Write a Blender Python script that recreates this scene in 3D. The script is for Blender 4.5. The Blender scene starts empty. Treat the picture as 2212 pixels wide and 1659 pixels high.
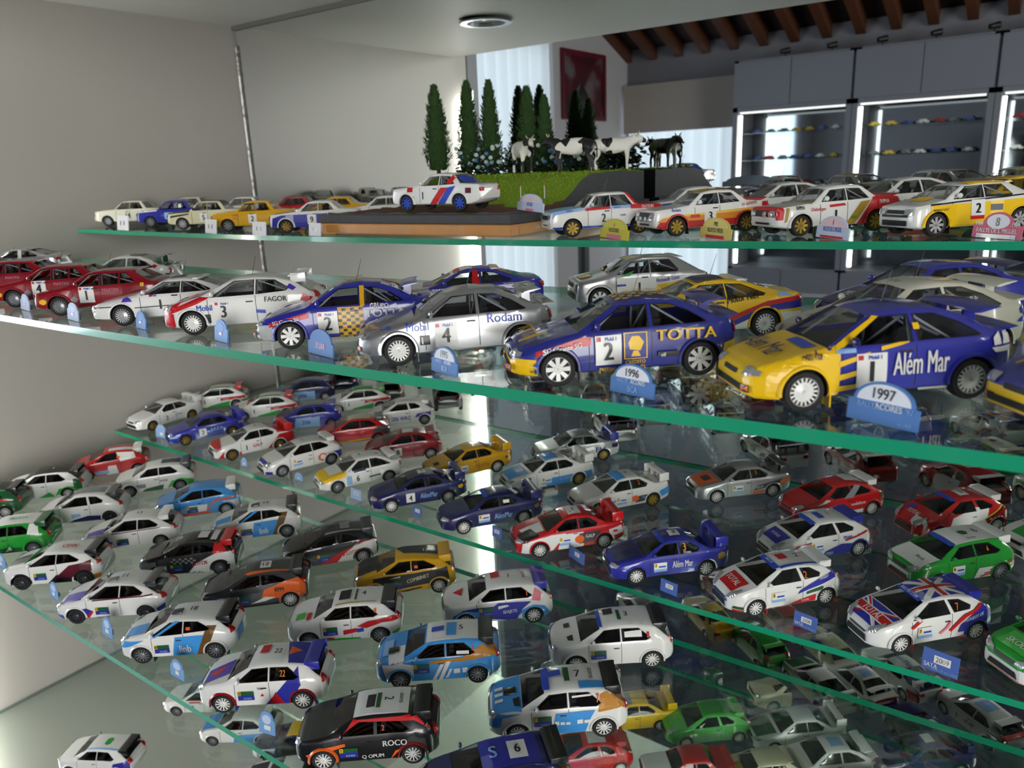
import bpy, bmesh, math, random
from mathutils import Vector, Matrix
from mathutils.bvhtree import BVHTree
from mathutils.geometry import delaunay_2d_cdt
random.seed(4)
SC = bpy.context.scene
COL = SC.collection
PI = math.pi

# ---------------------------------------------------------------- camera, world, lights, exposure
CAM_POS = Vector((1.08305, -0.79541, 0.4018))
YAW, PITCH, ROLL = -0.63415, -0.26967, -0.04098
cam_data = bpy.data.cameras.new('camera')
cam_data.sensor_width = 36.0
cam_data.lens = 1670.84 / 2212 * 36.0
cam_data.clip_start = 0.02
cam_data.clip_end = 60
cam = bpy.data.objects.new('camera', cam_data)
COL.objects.link(cam)
_f = Vector((math.sin(YAW) * math.cos(PITCH), math.cos(YAW) * math.cos(PITCH), math.sin(PITCH)))
_r = Vector((math.cos(YAW), -math.sin(YAW), 0))
_u = _r.cross(_f)
_r2 = math.cos(ROLL) * _r + math.sin(ROLL) * _u
_u2 = -math.sin(ROLL) * _r + math.cos(ROLL) * _u
cam.matrix_world = Matrix(((_r2.x, _u2.x, -_f.x, CAM_POS.x), (_r2.y, _u2.y, -_f.y, CAM_POS.y),
                           (_r2.z, _u2.z, -_f.z, CAM_POS.z), (0, 0, 0, 1)))
cam_data.dof.use_dof = True
cam_data.dof.focus_distance = 0.46
cam_data.dof.aperture_fstop = 19.0
SC.camera = cam
SC.view_settings.view_transform = 'Standard'
SC.view_settings.look = 'None'
SC.view_settings.gamma = 1.0
SC.view_settings.use_curve_mapping = False
SC.view_settings.exposure = 0.10
SC.cycles.max_bounces = 14
SC.cycles.diffuse_bounces = 4
SC.cycles.glossy_bounces = 8
SC.cycles.transmission_bounces = 8
SC.cycles.transparent_max_bounces = 40
SC.cycles.use_denoising = True
SC.cycles.sample_clamp_indirect = 8.0
SC.cycles.caustics_reflective = False
SC.cycles.caustics_refractive = False

world = bpy.data.worlds.new('world')
SC.world = world
world.use_nodes = True
world.node_tree.nodes['Background'].inputs[0].default_value = (0.62, 0.72, 0.86, 1)
world.node_tree.nodes['Background'].inputs[1].default_value = 1.0

def area_light(name, loc, target, sx, sy, power, color):
    d = bpy.data.lights.new(name, 'AREA')
    d.shape = 'RECTANGLE'
    d.size, d.size_y, d.energy, d.color = sx, sy, power, color
    o = bpy.data.objects.new(name, d)
    o.location = loc
    o.rotation_euler = (Vector(target) - Vector(loc)).to_track_quat('-Z', 'Y').to_euler()
    COL.objects.link(o)
    return o

def spot_light(name, loc, target, power, angle, blend, color, radius):
    d = bpy.data.lights.new(name, 'SPOT')
    d.energy, d.color, d.spot_size, d.spot_blend, d.shadow_soft_size = power, color, angle, blend, radius
    o = bpy.data.objects.new(name, d)
    o.location = loc
    o.rotation_euler = (Vector(target) - Vector(loc)).to_track_quat('-Z', 'Y').to_euler()
    COL.objects.link(o)
    return o

LED_W = (1.0, 0.985, 0.93)
CEIL = 0.6285
DB, DF = 0.285, 0.5485
CAB_W = 1.52
# light strips run up both front corners inside the cabinet; daylight from two curtained windows, plus two added fill panes
LED_MAT_STRENGTH = 27.0
PANE_LEFT, PANE_FAR, FILL_NEAR, FILL_RIGHT = 2.0, 2.2, 8.0, 10.0
spot_a = spot_light('downlight_beam', (0.294, -0.248, CEIL - 0.012), (0.294, -0.248, 0), 0.25, 1.9, 0.8, LED_W, 0.02)
spot_b = spot_light('downlight_beam', (0.86, -0.248, CEIL - 0.012), (0.86, -0.248, 0), 0.25, 1.9, 0.8, LED_W, 0.02)


# ---------------------------------------------------------------- helpers
def srgb(h):
    h = h.lstrip('#')
    v = [int(h[i:i + 2], 16) / 255 for i in (0, 2, 4)]
    return tuple(c / 12.92 if c <= .04045 else ((c + .055) / 1.055) ** 2.4 for c in v) + (1.0,)

MATS = {}
def principled(name, color, rough=0.5, metal=0.0, coat=0.0, spec=0.5, trans=0.0, noise=0.0, nscale=40, bump=0.0, emit=None):
    key = name
    if key in MATS:
        return MATS[key]
    m = bpy.data.materials.new(name)
    m.use_nodes = True
    nt = m.node_tree
    b = nt.nodes['Principled BSDF']
    c = srgb(color) if isinstance(color, str) else color
    b.inputs['Base Color'].default_value = c
    b.inputs['Roughness'].default_value = rough
    b.inputs['Metallic'].default_value = metal
    b.inputs['Coat Weight'].default_value = coat
    b.inputs['Coat Roughness'].default_value = 0.06
    b.inputs['Specular IOR Level'].default_value = spec
    b.inputs['Transmission Weight'].default_value = trans
    if emit:
        b.inputs['Emission Color'].default_value = emit[0]
        b.inputs['Emission Strength'].default_value = emit[1]
    if noise or bump:
        tc = nt.nodes.new('ShaderNodeTexCoord')
        n = nt.nodes.new('ShaderNodeTexNoise')
        n.inputs['Scale'].default_value = nscale
        n.inputs['Detail'].default_value = 6
        nt.links.new(tc.outputs['Object'], n.inputs['Vector'])
        if noise:
            mx = nt.nodes.new('ShaderNodeMix')
            mx.data_type = 'RGBA'
            mx.inputs[6].default_value = tuple(x * (1 - noise) for x in c[:3]) + (1,)
            mx.inputs[7].default_value = tuple(min(1, x * (1 + noise)) for x in c[:3]) + (1,)
            nt.links.new(n.outputs['Fac'], mx.inputs[0])
            nt.links.new(mx.outputs[2], b.inputs['Base Color'])
        if bump:
            bp = nt.nodes.new('ShaderNodeBump')
            bp.inputs['Strength'].default_value = bump
            bp.inputs['Distance'].default_value = 0.002
            nt.links.new(n.outputs['Fac'], bp.inputs['Height'])
            nt.links.new(bp.outputs['Normal'], b.inputs['Normal'])
    MATS[key] = m
    return m

def emission(name, color, strength):
    if name in MATS:
        return MATS[name]
    m = bpy.data.materials.new(name)
    m.use_nodes = True
    nt = m.node_tree
    nt.nodes.clear()
    e = nt.nodes.new('ShaderNodeEmission')
    e.inputs[0].default_value = color
    e.inputs[1].default_value = strength
    o = nt.nodes.new('ShaderNodeOutputMaterial')
    nt.links.new(e.outputs[0], o.inputs[0])
    MATS[name] = m
    return m

def clear_glass(name, tint, ior=1.5, rough=0.0, reflect=1.0):
    """sheet glass: tinted see-through body under a Fresnel mirror reflection"""
    if name in MATS:
        return MATS[name]
    m = bpy.data.materials.new(name)
    m.use_nodes = True
    nt = m.node_tree
    nt.nodes.clear()
    t = nt.nodes.new('ShaderNodeBsdfTransparent')
    t.inputs[0].default_value = tint
    g = nt.nodes.new('ShaderNodeBsdfGlossy')
    g.inputs['Roughness'].default_value = rough
    g.inputs[0].default_value = (reflect, reflect, reflect, 1)
    fr = nt.nodes.new('ShaderNodeFresnel')
    gm = nt.nodes.new('ShaderNodeNewGeometry')
    mr = nt.nodes.new('ShaderNodeMapRange')     # the same reflectance from either side of the sheet
    mr.inputs['To Min'].default_value = ior
    mr.inputs['To Max'].default_value = 1 / ior
    nt.links.new(gm.outputs['Backfacing'], mr.inputs['Value'])
    nt.links.new(mr.outputs[0], fr.inputs[0])
    mx = nt.nodes.new('ShaderNodeMixShader')
    o = nt.nodes.new('ShaderNodeOutputMaterial')
    nt.links.new(fr.outputs[0], mx.inputs[0])
    nt.links.new(t.outputs[0], mx.inputs[1])
    nt.links.new(g.outputs[0], mx.inputs[2])
    nt.links.new(mx.outputs[0], o.inputs[0])
    MATS[name] = m
    return m

def new_obj(name, mesh, parent=None, loc=None, rotz=None):
    o = bpy.data.objects.new(name, mesh)
    COL.objects.link(o)
    if parent is not None:
        o.parent = parent
    if loc is not None:
        o.location = loc
    if rotz is not None:
        o.rotation_euler = (0, 0, rotz)
    return o

def mesh_from(name, verts, faces, mats, idx=None, smooth=0.0):
    me = bpy.data.meshes.new(name)
    me.from_pydata([tuple(v) for v in verts], [], [tuple(f) for f in faces])
    for m in mats:
        me.materials.append(m)
    if idx:
        for p, i in zip(me.polygons, idx):
            p.material_index = i
    if smooth:
        for p in me.polygons:
            p.use_smooth = True
        me.set_sharp_from_angle(angle=smooth)
    return me

class MB:
    """collects shapes for one mesh object"""
    def __init__(s):
        s.v, s.f, s.i = [], [], []
    def add(s, vs, fs, mi=0):
        n = len(s.v)
        s.v += [tuple(v) for v in vs]
        s.f += [tuple(n + k for k in f) for f in fs]
        s.i += [mi] * len(fs)
        return s
    def box(s, x0, x1, y0, y1, z0, z1, mi=0, bev=0.0):
        if bev > 0:
            b = bev
            bm = bmesh.new()
            bmesh.ops.create_cube(bm, size=1)
            for v in bm.verts:
                v.co = Vector(((x0 + x1) / 2 + v.co.x * (x1 - x0), (y0 + y1) / 2 + v.co.y * (y1 - y0), (z0 + z1) / 2 + v.co.z * (z1 - z0)))
            bmesh.ops.bevel(bm, geom=bm.edges[:], offset=b, segments=2, affect='EDGES', profile=0.5)
            bm.verts.index_update()
            s.add([v.co for v in bm.verts], [[v.index for v in f.verts] for f in bm.faces], mi)
            bm.free()
            return s
        vs = [(x, y, z) for x in (x0, x1) for y in (y0, y1) for z in (z0, z1)]
        return s.add(vs, [(0, 1, 3, 2), (4, 6, 7, 5), (0, 4, 5, 1), (2, 3, 7, 6), (0, 2, 6, 4), (1, 5, 7, 3)], mi)
    def tube(s, pts, r, n=8, mi=0, cap=True):
        pts = [Vector(p) for p in pts]
        rr = r if isinstance(r, (list, tuple)) else [r] * len(pts)
        vs, fs = [], []
        for k, p in enumerate(pts):
            d = (pts[min(k + 1, len(pts) - 1)] - pts[max(k - 1, 0)]).normalized()
            a = d.orthogonal().normalized() if k == 0 else (a - d * a.dot(d)).normalized()
            b = d.cross(a)
            for j in range(n):
                t = 2 * PI * j / n
                vs.append(p + (a * math.cos(t) + b * math.sin(t)) * rr[k])
        for k in range(len(pts) - 1):
            for j in range(n):
                fs.append((k * n + j, k * n + (j + 1) % n, (k + 1) * n + (j + 1) % n, (k + 1) * n + j))
        if cap:
            fs.append(tuple(range(n))[::-1])
            fs.append(tuple((len(pts) - 1) * n + j for j in range(n)))
        return s.add(vs, fs, mi)
    def lathe(s, prof, n=24, axis='y', c=(0, 0, 0), mi=0, close=False):
        """prof: (offset along axis, radius)"""
        vs, fs = [], []
        for (h, r) in prof:
            for j in range(n):
                t = 2 * PI * j / n
                if axis == 'y':
                    vs.append((c[0] + r * math.cos(t), c[1] + h, c[2] + r * math.sin(t)))
                elif axis == 'x':
                    vs.append((c[0] + h, c[1] + r * math.cos(t), c[2] + r * math.sin(t)))
                else:
                    vs.append((c[0] + r * math.cos(t), c[1] + r * math.sin(t), c[2] + h))
        m = len(prof)
        for k in range(m if close else m - 1):
            k2 = (k + 1) % m
            for j in range(n):
                fs.append((k * n + j, k2 * n + j, k2 * n + (j + 1) % n, k * n + (j + 1) % n))
        return s.add(vs, fs, mi)
    def ball(s, c, rx, ry, rz, nu=10, nv=7, mi=0):
        vs, fs = [], []
        for i in range(nv + 1):
            ph = PI * i / nv
            for j in range(nu):
                t = 2 * PI * j / nu
                vs.append((c[0] + rx * math.sin(ph) * math.cos(t), c[1] + ry * math.sin(ph) * math.sin(t), c[2] + rz * math.cos(ph)))
        for i in range(nv):
            for j in range(nu):
                fs.append((i * nu + j, (i + 1) * nu + j, (i + 1) * nu + (j + 1) % nu, i * nu + (j + 1) % nu))
        return s.add(vs, fs, mi)
    def mesh(s, name, mats, smooth=0.0, scale=None):
        vs = s.v if scale is None else [(a * scale, b * scale, c * scale) for a, b, c in s.v]
        return mesh_from(name, vs, s.f, mats if isinstance(mats, (list, tuple)) else [mats], s.i, smooth)
    def build(s, name, mats, parent=None, smooth=0.0, scale=None):
        return new_obj(name, s.mesh(name, mats, smooth, scale), parent)

def tag(o, label, cat, group=None):
    o['label'] = label
    o['category'] = cat
    if group:
        o['group'] = group
    return o

def struct(o):
    o['kind'] = 'structure'
    return o

def empty(name, loc, rotz=0.0):
    o = bpy.data.objects.new(name, None)
    o.empty_display_size = 0.02
    COL.objects.link(o)
    o.location = loc
    o.rotation_euler = (0, 0, rotz)
    return o

SHELF_Z = {1: .34654, 2: .31081, 3: .06382, 4: .03177, 5: -.21848, 6: -.26477}
def shelf_z(k, x):
    return SHELF_Z[k] + .00602 * ((x - .42671) / .6) ** 2 + (.00346 * (x - .8) if k == 2 else 0)

# text outlines, one cache entry per string
TXT = {}
def text_mesh(s, bold=0.0):
    key = (s, bold)
    if key in TXT:
        return TXT[key]
    c = bpy.data.curves.new('t', 'FONT')
    c.body = s
    c.resolution_u = 3
    o = bpy.data.objects.new('t', c)
    me = bpy.data.meshes.new_from_object(o)
    vs = [(v.co.x, v.co.y) for v in me.vertices]
    fs = [tuple(p.vertices) for p in me.polygons]
    bpy.data.objects.remove(o)
    bpy.data.curves.remove(c)
    bpy.data.meshes.remove(me)
    if not vs:
        TXT[key] = ([], [], 0)
        return TXT[key]
    x0 = min(v[0] for v in vs)
    vs = [((x - x0) / .69, y / .69) for x, y in vs]
    if bold:
        n = len(vs)
        vs = vs + [(x + bold * 5, y) for x, y in vs]
        fs = fs + [tuple(i + n for i in f) for f in fs]
    TXT[key] = (vs, fs, max(v[0] for v in vs))
    return TXT[key]
# ---------------------------------------------------------------- model cars (built in full-size metres, then scaled 1:43)
K = 1 / 43.0
PAL = dict(white='e9e9e6', ivory='dcdac8', black='17171a', dgrey='3a3c40', grey='85888c', silver='b4b6b8', blue='2a2f9c', navy='1c2058', mblue='2a3188',
           royal='2446b8', sky='3f97e0', lsky='8fb8e6', red='c4151c', dred='8c1020', maroon='5c1024', yellow='f2c40c', dyellow='d8a410',
           orange='e8651c', green='1f9a30', dgreen='175a2c', lgreen='46b648', gold='a98a2e', brown='6a4a1c', bronze='8a6a22', purple='4a36b0',
           pink='e27a90', cream='d8d2b0', teal='2c7a78', amber='e08a20', ochre='c08018')

def paint(c):
    metal = 0.75 if c == 'silver' else 0.0
    return principled('paint_' + c, PAL[c], 0.3, metal, 0.7)
def ink(c):
    return principled('decal_' + c, PAL[c], 0.38, 0.0, 0.25)

M_RUBBER = principled('tyre_rubber', '1b1b1c', 0.75)
M_WELL = principled('black_plastic', '101011', 0.6)
M_TRIM = principled('black_trim', '18181a', 0.4)
M_CABIN = principled('cabin_black', '2a2a2c', 0.7)
M_SEAT = principled('seat_fabric', '2c2a2a', 0.85)
M_CAGE = principled('cage_paint', 'b8bac0', 0.4)
M_WIN = clear_glass('car_window', (.72, .74, .74, 1), 1.55, 0.02)
M_LAMP = principled('headlamp_lens', 'c9ccd0', 0.08, 0.6, 1.0)
M_TAIL = principled('tail_lamp', 'b01414', 0.15, 0.0, 1.0)
M_AMBER = principled('amber_lamp', 'd8661c', 0.2, 0.0, 1.0)
M_GRILLE = principled('grille_black', '0c0c0d', 0.45)

def lerp_pl(pl, s):
    if s <= pl[0][0]:
        return pl[0][1]
    for (a, b), (c, d) in zip(pl, pl[1:]):
        if s <= c:
            return b + (d - b) * (s - a) / (c - a)
    return pl[-1][1]

ARCH = {
 'escos': dict(L=4.03, Lu=4.21, wb=2.55, fo=.80, W=1.76, H=1.42, R=.315, wr=.56,
   top=[(0, .50), (.05, .62), (.22, .71), (.7, .84), (1.18, .93), (1.86, 1.33), (2.1, 1.39), (2.45, 1.42), (2.95, 1.38), (3.3, 1.26), (3.68, 1.05), (3.92, 1.02), (4.0, .94), (4.03, .80)],
   belt=[(0, .46), (.3, .64), (1.18, .86), (3.2, .94), (3.88, .93), (4.03, .74)],
   plan=[(0, .56), (.08, .69), (.25, .79), (.55, .87), (1.2, .86), (2.9, .86), (3.4, .88), (3.74, .85), (3.95, .77), (4.03, .70)],
   bot=[(0, .26), (.35, .2), (3.68, .22), (3.94, .3), (4.03, .38)], cowl=1.18, head=1.86, rhead=2.95, deck=3.68,
   wins=[[(1.42, .94), (1.98, 1.285), (2.42, 1.315), (2.42, .955)], [(2.53, .96), (2.53, 1.315), (2.86, 1.29), (3.16, 1.17), (3.46, .995), (3.40, .975)]],
   head_p=[(.44, .56), (.44, .66), (.60, .66), (.72, .64), (.72, .57)], tail_p=[(.46, .72), (.46, .90), (.70, .90), (.72, .72)],
   grille=[(-.24, .52), (.24, .52), (.26, .59), (-.26, .59)], intake=[(-.52, .32), (.52, .32), (.52, .42), (-.52, .42)], wing='whale', flare=.02, doors=(1.36, 2.48)),
 'hatch': dict(L=3.99, wb=2.47, fo=.80, W=1.82, H=1.47, R=.325, wr=.58,
   top=[(0, .62), (.05, .78), (.14, .87), (.5, .96), (.98, 1.05), (1.62, 1.37), (1.85, 1.43), (2.2, 1.47), (2.9, 1.46), (3.4, 1.40), (3.82, 1.02), (3.95, .92), (3.99, .75)],
   belt=[(0, .58), (.1, .76), (.5, .89), (1.0, .96), (3.3, 1.04), (3.85, .92), (3.99, .70)],
   plan=[(0, .56), (.07, .70), (.25, .81), (.5, .88), (.8, .91), (1.3, .885), (2.7, .885), (3.2, .915), (3.7, .87), (3.92, .76), (3.99, .68)],
   bot=[(0, .24), (.4, .19), (3.5, .19), (3.9, .28), (3.99, .36)], cowl=.98, head=1.62, rhead=3.4, deck=3.82,
   wins=[[(1.30, 1.01), (1.76, 1.325), (2.24, 1.365), (2.24, 1.03)], [(2.33, 1.03), (2.33, 1.365), (2.86, 1.35), (3.22, 1.12), (3.06, 1.05)]],
   head_p=[(.34, .70), (.38, .80), (.62, .88), (.74, .88), (.74, .76)], tail_p=[(.50, .82), (.52, 1.02), (.70, 1.0), (.76, .84)],
   grille=[(-.32, .66), (.32, .66), (.36, .77), (-.36, .77)], intake=[(-.5, .32), (.5, .32), (.42, .5), (-.42, .5)], wing='box', flare=.03, doors=(1.22, 2.28)),
 'fiesta': dict(L=3.96, wb=2.49, fo=.80, W=1.82, H=1.46, R=.325, wr=.56,
   top=[(0, .62), (.05, .78), (.16, .87), (.5, .97), (.92, 1.06), (1.65, 1.38), (1.95, 1.45), (2.25, 1.46), (2.9, 1.43), (3.4, 1.35), (3.8, 1.03), (3.92, .93), (3.96, .75)],
   belt=[(0, .58), (.1, .75), (.5, .88), (1.0, .95), (3.2, 1.10), (3.8, .94), (3.96, .70)],
   plan=[(0, .52), (.08, .69), (.25, .80), (.5, .88), (.8, .905), (1.3, .88), (2.7, .88), (3.2, .91), (3.7, .86), (3.9, .74), (3.96, .66)],
   bot=[(0, .24), (.4, .19), (3.5, .19), (3.9, .28), (3.96, .36)], cowl=.92, head=1.65, rhead=3.4, deck=3.8,
   wins=[[(1.16, .99), (1.8, 1.34), (2.22, 1.37), (2.22, 1.04)], [(2.30, 1.05), (2.30, 1.37), (2.75, 1.34), (3.18, 1.18), (3.1, 1.12)]],
   head_p=[(.36, .72), (.42, .80), (.60, .90), (.72, .92), (.70, .78)], tail_p=[(.50, .90), (.52, 1.10), (.70, 1.06), (.76, .90)],
   grille=[(-.30, .68), (.30, .68), (.34, .74), (-.34, .74)], intake=[(-.5, .30), (.5, .30), (.36, .54), (-.36, .54)], wing='box', flare=.03, doors=(1.18, 2.26)),
 'p207': dict(L=4.03, wb=2.54, fo=.85, W=1.80, H=1.46, R=.32, wr=.56,
   top=[(0, .52), (.06, .68), (.2, .80), (.5, .92), (.95, 1.04), (1.75, 1.39), (2.05, 1.45), (2.4, 1.46), (2.9, 1.43), (3.35, 1.34), (3.8, 1.02), (3.97, .92), (4.03, .72)],
   belt=[(0, .48), (.12, .66), (.5, .85), (1.0, .96), (3.2, 1.06), (3.85, .93), (4.03, .68)],
   plan=[(0, .46), (.08, .63), (.25, .76), (.5, .86), (.85, .90), (1.4, .87), (2.7, .87), (3.2, .90), (3.7, .86), (3.95, .73), (4.03, .64)],
   bot=[(0, .25), (.4, .19), (3.5, .19), (3.9, .28), (4.03, .38)], cowl=.95, head=1.75, rhead=3.35, deck=3.8,
   wins=[[(1.26, 1.0), (1.92, 1.35), (2.38, 1.375), (2.46, 1.03)], [(2.62, 1.06), (2.52, 1.37), (2.86, 1.335), (3.16, 1.19), (3.1, 1.10)]],
   head_p=[(.40, .64), (.44, .76), (.64, .92), (.72, .90), (.66, .70)], tail_p=[(.52, .84), (.52, 1.08), (.70, 1.02), (.76, .84)],
   grille=[(-.34, .56), (.34, .56), (.40, .62), (-.40, .62)], intake=[(-.46, .32), (.46, .32), (.42, .52), (-.42, .52)], wing='roof', flare=.03, doors=(1.2, 2.54)),
 'sedan': dict(L=4.36, wb=2.60, fo=.86, W=1.77, H=1.42, R=.32, wr=.56,
   top=[(0, .56), (.05, .70), (.2, .79), (.6, .88), (1.2, .98), (1.9, 1.33), (2.15, 1.39), (2.45, 1.42), (2.95, 1.38), (3.2, 1.27), (3.62, 1.05), (4.2, 1.01), (4.33, .93), (4.36, .80)],
   belt=[(0, .50), (.3, .70), (1.2, .90), (3.6, .98), (4.2, .95), (4.36, .74)],
   plan=[(0, .56), (.08, .68), (.28, .79), (.6, .86), (.95, .875), (1.4, .86), (3.0, .86), (3.5, .875), (4.0, .83), (4.28, .74), (4.36, .66)],
   bot=[(0, .26), (.4, .2), (3.9, .22), (4.25, .3), (4.36, .38)], cowl=1.2, head=1.9, rhead=2.95, deck=3.62,
   wins=[[(1.46, .965), (2.0, 1.285), (2.42, 1.315), (2.42, .985)], [(2.50, .985), (2.50, 1.315), (2.92, 1.28), (3.22, 1.10), (3.12, 1.0)]],
   head_p=[(.40, .62), (.42, .73), (.62, .77), (.74, .74), (.70, .64)], tail_p=[(.42, .76), (.42, .92), (.70, .92), (.74, .76)],
   grille=[(-.30, .58), (.30, .58), (.32, .67), (-.32, .67)], intake=[(-.54, .32), (.54, .32), (.50, .50), (-.50, .50)], wing='tall', flare=.012, doors=(1.36, 2.46)),
 'focus': dict(L=4.15, wb=2.61, fo=.82, W=1.78, H=1.43, R=.32, wr=.55,
   top=[(0, .54), (.06, .69), (.2, .78), (.6, .90), (1.05, 1.0), (1.8, 1.35), (2.1, 1.41), (2.5, 1.43), (3.0, 1.39), (3.45, 1.28), (3.92, .99), (4.1, .93), (4.15, .75)],
   belt=[(0, .48), (.2, .66), (1.05, .92), (3.4, 1.0), (3.95, .92), (4.15, .70)],
   plan=[(0, .52), (.08, .67), (.28, .79), (.6, .875), (1.3, .87), (2.9, .87), (3.4, .89), (3.9, .83), (4.1, .72), (4.15, .66)],
   bot=[(0, .25), (.4, .2), (3.7, .21), (4.0, .3), (4.15, .38)], cowl=1.05, head=1.8, rhead=3.45, deck=3.92,
   wins=[[(1.34, .975), (1.95, 1.32), (2.45, 1.345), (2.45, 1.0)], [(2.54, 1.0), (2.54, 1.345), (3.0, 1.30), (3.36, 1.12), (3.28, 1.05)]],
   head_p=[(.36, .62), (.40, .74), (.62, .82), (.72, .80), (.68, .66)], tail_p=[(.54, .82), (.54, 1.06), (.68, 1.04), (.74, .82)],
   grille=[(-.30, .56), (.30, .56), (.34, .64), (-.34, .64)], intake=[(-.50, .30), (.50, .30), (.46, .48), (-.46, .48)], wing='roof', flare=.025, doors=(1.26, 2.5)),
 'delta': dict(L=3.90, wb=2.48, fo=.80, W=1.76, H=1.36, R=.31, wr=.60,
   top=[(0, .60), (.04, .70), (.1, .75), (.6, .83), (1.08, .91), (1.66, 1.28), (1.8, 1.33), (2.2, 1.36), (3.0, 1.34), (3.1, 1.31), (3.62, .99), (3.82, .93), (3.87, .86), (3.90, .74)],
   belt=[(0, .55), (.1, .71), (1.08, .85), (3.2, .90), (3.8, .88), (3.9, .70)],
   plan=[(0, .68), (.05, .76), (.2, .81), (.55, .86), (.9, .87), (1.2, .83), (2.8, .83), (3.1, .86), (3.6, .85), (3.84, .79), (3.90, .74)],
   bot=[(0, .26), (.3, .22), (3.6, .22), (3.85, .28), (3.9, .36)], cowl=1.08, head=1.66, rhead=3.1, deck=3.62,
   wins=[[(1.34, .91), (1.76, 1.235), (2.06, 1.255), (2.06, .925)], [(2.14, .925), (2.14, 1.255), (2.66, 1.245), (2.66, .935)], [(2.74, .94), (2.74, 1.24), (2.92, 1.23), (3.2, .96)]],
   head_p=[(.36, .58), (.36, .69), (.70, .69), (.70, .58)], tail_p=[(.44, .70), (.44, .84), (.74, .84), (.74, .70)],
   grille=[(-.32, .58), (.32, .58), (.32, .69), (-.32, .69)], intake=[(-.56, .34), (.56, .34), (.56, .46), (-.56, .46)], wing='lip', flare=.03, doors=(1.24, 2.1)),
 'celica': dict(L=4.36, wb=2.525, fo=.93, W=1.72, H=1.27, R=.305, wr=.53,
   top=[(0, .48), (.05, .58), (.2, .66), (.7, .76), (1.32, .87), (2.02, 1.19), (2.25, 1.25), (2.6, 1.27), (3.0, 1.23), (3.4, 1.10), (3.86, .95), (4.25, .91), (4.33, .86), (4.36, .74)],
   belt=[(0, .44), (.3, .60), (1.3, .80), (3.6, .87), (4.2, .86), (4.36, .68)],
   plan=[(0, .54), (.08, .67), (.3, .78), (.6, .84), (1.4, .84), (3.0, .84), (3.6, .85), (4.1, .79), (4.3, .69), (4.36, .62)],
   bot=[(0, .24), (.4, .2), (3.9, .22), (4.25, .3), (4.36, .38)], cowl=1.32, head=2.02, rhead=3.0, deck=3.86,
   wins=[[(1.56, .87), (2.12, 1.155), (2.58, 1.175), (2.58, .89)], [(2.66, .89), (2.66, 1.175), (3.0, 1.13), (3.46, .95), (3.4, .91)]],
   head_p=[(.38, .50), (.38, .58), (.68, .58), (.68, .50)], tail_p=[(.40, .70), (.40, .82), (.70, .82), (.70, .70)],
   grille=[(-.26, .50), (.26, .50), (.26, .55), (-.26, .55)], intake=[(-.5, .30), (.5, .30), (.5, .40), (-.5, .40)], wing='lip', flare=.01, doors=(1.48, 2.62)),
 'esc2': dict(L=4.0, wb=2.41, fo=.74, W=1.68, H=1.38, R=.305, wr=.58,
   top=[(0, .64), (.03, .78), (.08, .83), (.6, .88), (1.2, .94), (1.66, 1.29), (1.8, 1.34), (2.1, 1.38), (2.7, 1.36), (2.82, 1.31), (3.16, 1.0), (3.9, .95), (3.97, .90), (4.0, .78)],
   belt=[(0, .58), (.08, .78), (1.2, .87), (3.2, .92), (3.9, .89), (4.0, .72)],
   plan=[(0, .72), (.04, .78), (.15, .80), (.45, .84), (.75, .85), (1.1, .80), (2.9, .80), (3.15, .84), (3.6, .83), (3.9, .77), (4.0, .73)],
   bot=[(0, .30), (.3, .24), (3.6, .24), (3.9, .32), (4.0, .42)], cowl=1.2, head=1.66, rhead=2.82, deck=3.16,
   wins=[[(1.42, .94), (1.76, 1.235), (2.18, 1.265), (2.18, .955)], [(2.26, .955), (2.26, 1.265), (2.66, 1.245), (2.90, .98)]],
   head_p=[(.42, .60), (.42, .75), (.56, .75), (.68, .75), (.68, .60)], tail_p=[(.46, .70), (.46, .82), (.72, .82), (.72, .70)],
   grille=[(-.66, .58), (.66, .58), (.66, .76), (-.66, .76)], intake=[(-.4, .36), (.4, .36), (.4, .42), (-.4, .42)], wing='duck', flare=.03, doors=(1.36, 2.22)),
 'saloon': dict(L=4.0, wb=2.36, fo=.76, W=1.58, H=1.42, R=.30, wr=.56,
   top=[(0, .66), (.03, .80), (.08, .86), (.6, .92), (1.2, .96), (1.58, 1.34), (1.7, 1.39), (2.0, 1.42), (2.65, 1.41), (2.78, 1.36), (3.06, .99), (3.9, .94), (3.97, .88), (4.0, .76)],
   belt=[(0, .60), (.08, .80), (1.2, .90), (3.1, .92), (3.9, .88), (4.0, .70)],
   plan=[(0, .70), (.05, .75), (.2, .77), (1.1, .775), (2.9, .775), (3.6, .77), (3.9, .73), (4.0, .70)],
   bot=[(0, .32), (.3, .26), (3.6, .26), (3.9, .34), (4.0, .42)], cowl=1.2, head=1.58, rhead=2.78, deck=3.06,
   wins=[[(1.36, .96), (1.66, 1.30), (2.08, 1.32), (2.08, .97)], [(2.15, .97), (2.15, 1.32), (2.62, 1.31), (2.86, .98)]],
   head_p=[(.44, .62), (.44, .76), (.56, .78), (.66, .76), (.66, .62)], tail_p=[(.50, .66), (.50, .80), (.68, .80), (.68, .66)],
   grille=[(-.40, .60), (.40, .60), (.40, .74), (-.40, .74)], intake=[(-.3, .40), (.3, .40), (.3, .44), (-.3, .44)], wing=None, flare=0, doors=(1.3, 2.12)),
 'r5t': dict(L=3.66, wb=2.43, fo=.62, W=1.76, H=1.33, R=.305, wr=.58,
   top=[(0, .58), (.04, .74), (.1, .79), (.5, .86), (.92, .94), (1.46, 1.25), (1.6, 1.29), (1.9, 1.33), (2.7, 1.31), (2.85, 1.28), (3.42, .93), (3.6, .86), (3.66, .7)],
   belt=[(0, .52), (.1, .74), (.9, .87), (3.2, .90), (3.55, .82), (3.66, .66)],
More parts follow.
